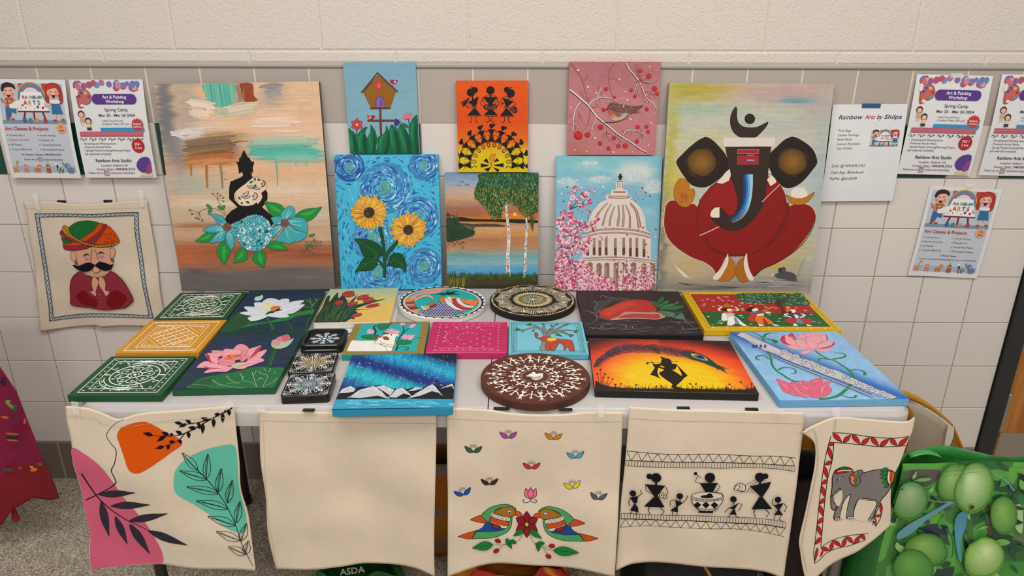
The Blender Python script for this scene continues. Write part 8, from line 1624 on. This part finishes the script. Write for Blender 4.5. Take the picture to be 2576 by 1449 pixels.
def apple(cx, cy, rx, ry, rot, c0='58984a', c1='b4d08c', hx=-.2, hy=-.35):
    t = math.radians(rot)
    for k in range(9):
        s = 1-k/9.5; c = lin(c0)*(k < 1)*.7+(lin(c0)*(1-k/9)+lin(c1)*(k/9))*(k > 0); x = cx+hx*rx*(1-s); y = cy+hy*ry*(1-s)
        a.P(c, [(x+rx*s*(math.cos(u)*math.cos(t))-ry*s*(1-.12*math.sin(u))*math.sin(u)*math.sin(t), y+rx*s*math.cos(u)*math.sin(t)+ry*s*math.sin(u)*math.cos(t)) for u in np.linspace(0, 6.283, 22, endpoint=False)], 0)
for c, p in (('5c98a8', '390 545 470 480 620 400 700 360 760 355 680 400 560 470 470 550 395 585'), ('4a88a0', '760 470 830 410 820 520 780 600 775 700 750 660')): a.P(c, p)
apple(740, 230, 110, 130, 20, '4c8838', 'a0c878'); apple(870, 270, 125, 165, 12, '5f9c3c', 'cfe4b0'); apple(455, 330, 115, 130, 0, '4c9040', 'b0c89c', -.1, -.5); apple(1060, 440, 85, 125, -5, '4c8c38', '8cbc60'); apple(560, 640, 130, 100, 0, '3f7c34', '8cb458'); apple(925, 700, 140, 130, 0, '6ca83c', 'd8e8a8', .15, -.4); apple(480, 760, 120, 120, 0, '3c8434', '6ca848')
a.D('3c3424', 850, 380, 18, 14); a.D('54402c', 390, 240, 12, 6); a.D('3c3424', 905, 812, 40, 10); a.L('2c5c34', 10, '690 510 720 560 715 640 700 670'); a.L('8cb4bc', 6, '580 320 640 335 720 345'); a.L('6c9cac', 8, '990 170 1050 200 1110 270'); a.L('7c5c4c', 14, '1110 580 1185 595')
for p in ('350 150 700 140 1185 120', '360 175 560 170 900 158'): a.L('2a6a34', 2, p)
o = a.build('printed_front', [M['sheen']]*3, a.m, body=None, smooth=True); o.parent = bag; o.matrix_parent_inverse = bag.matrix_world.inverted()
def bp(name, f, col, u=14, v=18, colf=None, m='sheen'):
    o = patch(name, M[m], col, u, v, f, None, colf); o.parent = bag; o.matrix_parent_inverse = bag.matrix_world.inverted(); return o
D_ = .17
bp('side_gusset', lambda u, v: (fx-.012*math.sin(u*math.pi)*1.5-.03*(1-v)*u, fy+.004+(D_*(1-v)+.022*v)*u, fh*v-.004*u), '1f6c2a')
bp('side_gusset', lambda u, v: (fx+fw+.02*math.sin(u*math.pi), fy+.004+(D_*(1-v)+.022*v)*u, fh*v), '1f6c2a')
bp('back_panel', lambda u, v: (fx+fw*u, fy+.004+D_*(1-v)+.022*v+.03*v*math.sin(u*7)**2, (fh+.002+.006*math.sin(u*9))*v), '2c7c34', 40, 20, lambda u, v: lin('2f7c34')*(.5+vnoise(np.array([u*14]), np.array([v*12]), 4)[0])+lin('8cc060')*.3*(vnoise(np.array([u*9]), np.array([v*9+4]), 8)[0] > .6))
bp('bag_bottom', lambda u, v: (fx+fw*u, fy+.004+D_*v, .004), '1f6c2a', 4, 4)
hp = [(onY(2292, 1170, -.695).x, .0), (onY(2372, 1166, -.695).x, .0)]
bp('bag_handle', lambda u, v: (hp[0][0]*(1-u)+hp[1][0]*u, fy+.012+.02*v, fh+.002+.010*math.sin(u*math.pi)), '3c9c44', 10, 4)
# paper gift bag standing behind the table corner by the wall
gx = onY(2300, 1100, -.22).x; gb = root('paper_bag', (gx+.1, -.2, 0), 'mustard-edged paper bag standing open behind the right table corner', 'bag')
tz = onY(2302, 1032, -.25).z; tr = onY(2385, 1160, -.25)
for nm, f, c in (('bag_panel', lambda u, v: (gx-.03+.19*u+.012*math.sin(v*5), -.14+.005*math.sin(u*7), (tz-.02-.10*u**1.6)*v), 'b0a08c'), ('bag_panel', lambda u, v: (gx-.04+.02*u, -.26+.12*u, (tz-.01)*v), 'a8762c'), ('bag_panel', lambda u, v: (gx+.15+.012*math.sin(v*9)+.01*u, -.26+.12*u, (tz-.12-.05*(1-u))*v), 'c08828'), ('bag_panel', lambda u, v: (gx-.04+.19*u, -.262, (tz-.26)*v), 'b07c24')):
    o = patch(nm, M['plainbag'], c, 12, 16, f); o.parent = gb; o.matrix_parent_inverse = gb.matrix_world.inverted()
o = patch('rim_band', M['plainbag'], 'c88c24', 16, 3, lambda u, v: (gx-.03+.19*u, -.142, (tz-.02-.10*u**1.6)+.022*v*(1.3-u))); o.parent = gb; o.matrix_parent_inverse = gb.matrix_world.inverted()
# soft bags under the table: closed crumpled bodies
def soft(name, px, py, y, w, d, h, cols, label, cat, seed, lean=0, gloss='plainbag', top=.55):
    c = onY(px, py, y); x0 = c.x; g = root(name, (x0, y, 0), label, cat)
    def f(u, v):
        t = u*2*math.pi; s = 1-(1-top)*v**1.5; k = 1+.16*math.sin(t*3+seed+v*4)*v+.08*math.sin(t*5+seed*2); r = lambda e: math.copysign(abs(e)**.45, e)
        return (x0+w/2*r(math.cos(t))*s*k+lean*v, y+d/2*r(math.sin(t))*s*k, h*v+.012*math.sin(t*4+seed)*v)
    def cf(u, v):
        n = vnoise(np.array([u*6+seed]), np.array([v*3+seed]), seed)[0]; i = min(int(n*len(cols)*1.3), len(cols)-1); return lin(cols[i])
    o = patch(name+'_body', M[gloss], cols[0], 56, 22, f, None, cf); o.parent = g; o.matrix_parent_inverse = g.matrix_world.inverted(); return g
gb1 = soft('gift_bag', 1112, 1300, -.30, .24, .12, .31, ['c07a1c', 'c07a1c', '8c7c70', 'b86c18'], 'orange and grey bag seen in the gap left of the birds tote', 'bag', 2, .02, 'plainbag', .8)
gb2 = soft('fabric_bag', 1290, 1440, -.56, .36, .15, .155, ['b8301c', 'b8301c', 'd08024', 'a82818'], 'red and orange fabric bag on the floor beneath the birds tote', 'bag', 4)
gb3 = soft('carrier_bag', 900, 1440, -.56, .24, .14, .150, ['1f5c28', '246c30', '1c5224'], 'green carrier bag with grey block letters beneath the plain tote', 'bag', 5, 0, 'plainbag', .75)
gb4 = soft('backpack', 1735, 1445, -.50, .34, .2, .19, ['17161a', '1c1a1e', '141317'], 'black backpack on the floor beneath the stick dancers tote', 'backpack', 6, 0, 'plainbag', .8)
gb5 = soft('mesh_basket', 2003, 1330, -.43, .15, .14, .37, ['2c2222', '352828', '271e1e'], 'dark brown woven basket under the table, left of the elephant tote', 'basket', 7, 0, 'plainbag', .95)
gb6 = soft('mustard_bag', 2052, 1210, -.22, .2, .13, .45, ['a06a1c', 'a8701c', '94621a'], 'mustard bag under the table behind the dark brown basket', 'bag', 8, 0, 'plainbag', .7)
def on(g, name, m, obj): obj.parent = g; obj.matrix_parent_inverse = g.matrix_world.inverted(); obj.name = name
V, F = glyphs('ASDA', 1, 0); c0 = onY(857, 1444, -.635); c1 = onY(919, 1436, -.635); k = (c1.x-c0.x)/V[:, 0].max()
bm = bmesh.new(); vs = [bm.verts.new((c0.x+v[0]*k, -.640+.00*v[0], c0.z+v[1]*k*1.15+(c1.z-c0.z)*v[0]*k/(c1.x-c0.x))) for v in V]
for f in F: bm.faces.new([vs[i] for i in f])
o = bm_obj('lettering', bm, principled('silver_print', lin('a4a49c'), rough=.5)); on(gb3, 'lettering', 0, o); o.modifiers.new('t', 'SOLIDIFY').thickness = .0006
bm = bmesh.new(); tube(bm, [onY(1772, 1424, -.61), onY(1782, 1440, -.612), onY(1792, 1460, -.615)], .004, 8); o = bm_obj('strap', bm, principled('orange_cord', lin('b87820'), rough=.6)); on(gb4, 'strap', 0, o)
# magenta embroidered skirt hem at the left edge
sk = root('embroidered_skirt', (-1.50, -.42, .2), 'magenta satin skirt hem with embroidery and a dangling tassel at the left edge', 'clothing')
ys = -.34
ed = [onY(x, y, ys) for x, y in ((-75, 760), (-38, 840), (-6, 915), (40, 985), (75, 1080), (105, 1160), (132, 1220), (145, 1258))]; low = [onY(x, y, ys) for x, y in ((145, 1258), (120, 1262), (85, 1250), (45, 1268), (25, 1300), (-10, 1330), (-120, 1345))]
E_ = np.array([v[:] for v in ed]); L_ = np.array([v[:] for v in low])
def skf(u, v):
    z = E_[0][2]*(1-v)+E_[-1][2]*v; xr = np.interp(-z, -E_[:, 2], E_[:, 0]); xl = -1.95; x = xr*(1-u)+xl*u
    zb = np.interp(-x, -L_[:, 0], L_[:, 2]); zz = E_[0][2]*(1-v)+zb*v; xx = np.interp(-zz, -E_[:, 2], E_[:, 0])*(1-u)+xl*u if zz > E_[-1][2] else x
    return (xx, ys+.035*math.sin(u*13+v*1.5)*v*(.3+u)-.06*(1-(1-u)**2)*.4, zz)
def skc(u, v): return lin('7a0c1c') if v > .8 else lin('800c3a')*(1 if int(u*60) % 2 else .9)
o = patch('skirt_cloth', M['satin'], '8c1040', 60, 60, skf, None, skc); o.parent = sk; o.matrix_parent_inverse = sk.matrix_world.inverted(); R = random.Random(3)
bm = bmesh.new(); VV = []; FF = []; CC = []
def emb(c, x, y, w, h, rot):
    t = math.radians(rot); p = [(w*math.cos(u), h*math.sin(u)) for u in np.linspace(0, 6.283, 12, endpoint=False)]; b = len(VV); d = ys-.024
    for q in p: P3 = onY(x+q[0]*math.cos(t)-q[1]*math.sin(t), y+q[0]*math.sin(t)+q[1]*math.cos(t), d); VV.append(P3[:]); CC.append(lin(c))
    FF.append(list(range(b+11, b-1, -1)))
for x, y, w, h, r, c in ((25, 1020, 16, 4, 40, '6c8c3c'), (38, 1026, 9, 4, 100, '2c5c4c'), (20, 1010, 6, 3, 0, '7ca048'), (12, 1050, 10, 3, 10, 'b8642c'), (30, 1060, 12, 2, 110, '3c3044'), (38, 1045, 10, 2, 60, '3c3044'), (30, 1092, 18, 3, 5, 'a8502c'), (32, 1100, 16, 5, 0, '2c1c3c'), (30, 1108, 14, 2, 5, 'b85c30'), (85, 1182, 9, 4, -10, 'c8782c'), (80, 1176, 6, 3, 30, 'd08c38'), (100, 1168, 8, 3, 10, '5c5c2c'), (50, 1178, 7, 3, 20, '9c3c3c'), (20, 1182, 14, 4, 0, '4c4c34'), (62, 1060, 3, 7, 10, 'b85c30'), (8, 960, 7, 12, 0, '2c1438')): emb(c, x, y, w, h, r)
for i in range(len(FF)):
    o = link('embroidered_motif', mesh_from('embroidered_motif', VV[i*12:i*12+12], [list(range(11, -1, -1))], None, CC[i*12:i*12+12]), M['plainbag']); o.modifiers.new('t', 'SOLIDIFY').thickness = .0008; o.parent = sk; o.matrix_parent_inverse = sk.matrix_world.inverted()
bm = bmesh.new(); p0, p1 = onY(33, 1276, ys), onY(38, 1298, ys); tube(bm, [p0, (p0+p1)/2, p1], [.003, .007, .009], 10); bmesh.ops.create_uvsphere(bm, u_segments=14, v_segments=9, radius=.0105, matrix=Matrix.Translation(onY(40, 1304, ys))); o = bm_obj('tassel', bm, principled('tassel_thread', lin('8c1824'), rough=.7), None, None, True); on(sk, 'tassel', 0, o)
# printed sheets under the tulip canvas
x, y, yaw, w, h, t, c = FL['tulip']
for k, (dx, dy, rz) in enumerate(((.008, -.012, .01), (.003, -.018, -.02))):
    a = Art('0 0 1 0 1 1 0 1', .2, .26); a.clip = False; a.uvm(); a.m = place(x+dx, y+dy, TZ+.0012+k*.0012, yaw+rz); a.t = .001
    a.z = 1e-4
    for q in ((.15, .96), (.4, .97), (.62, .955)): a.D(['c8604c', 'd08c6c', 'b85060'][k+0], *q, .05, .014)
    a.L('4c4c54', .008, '.75 .965 .92 .965')
    o = a.build('printed_sheet', [M['paper']]*3, a.m, .0009, 'd8d4d0'); tag(o, ['lower printed sheet lying under the tulip canvas', 'upper printed sheet lying directly under the tulip canvas'][k], 'paper')
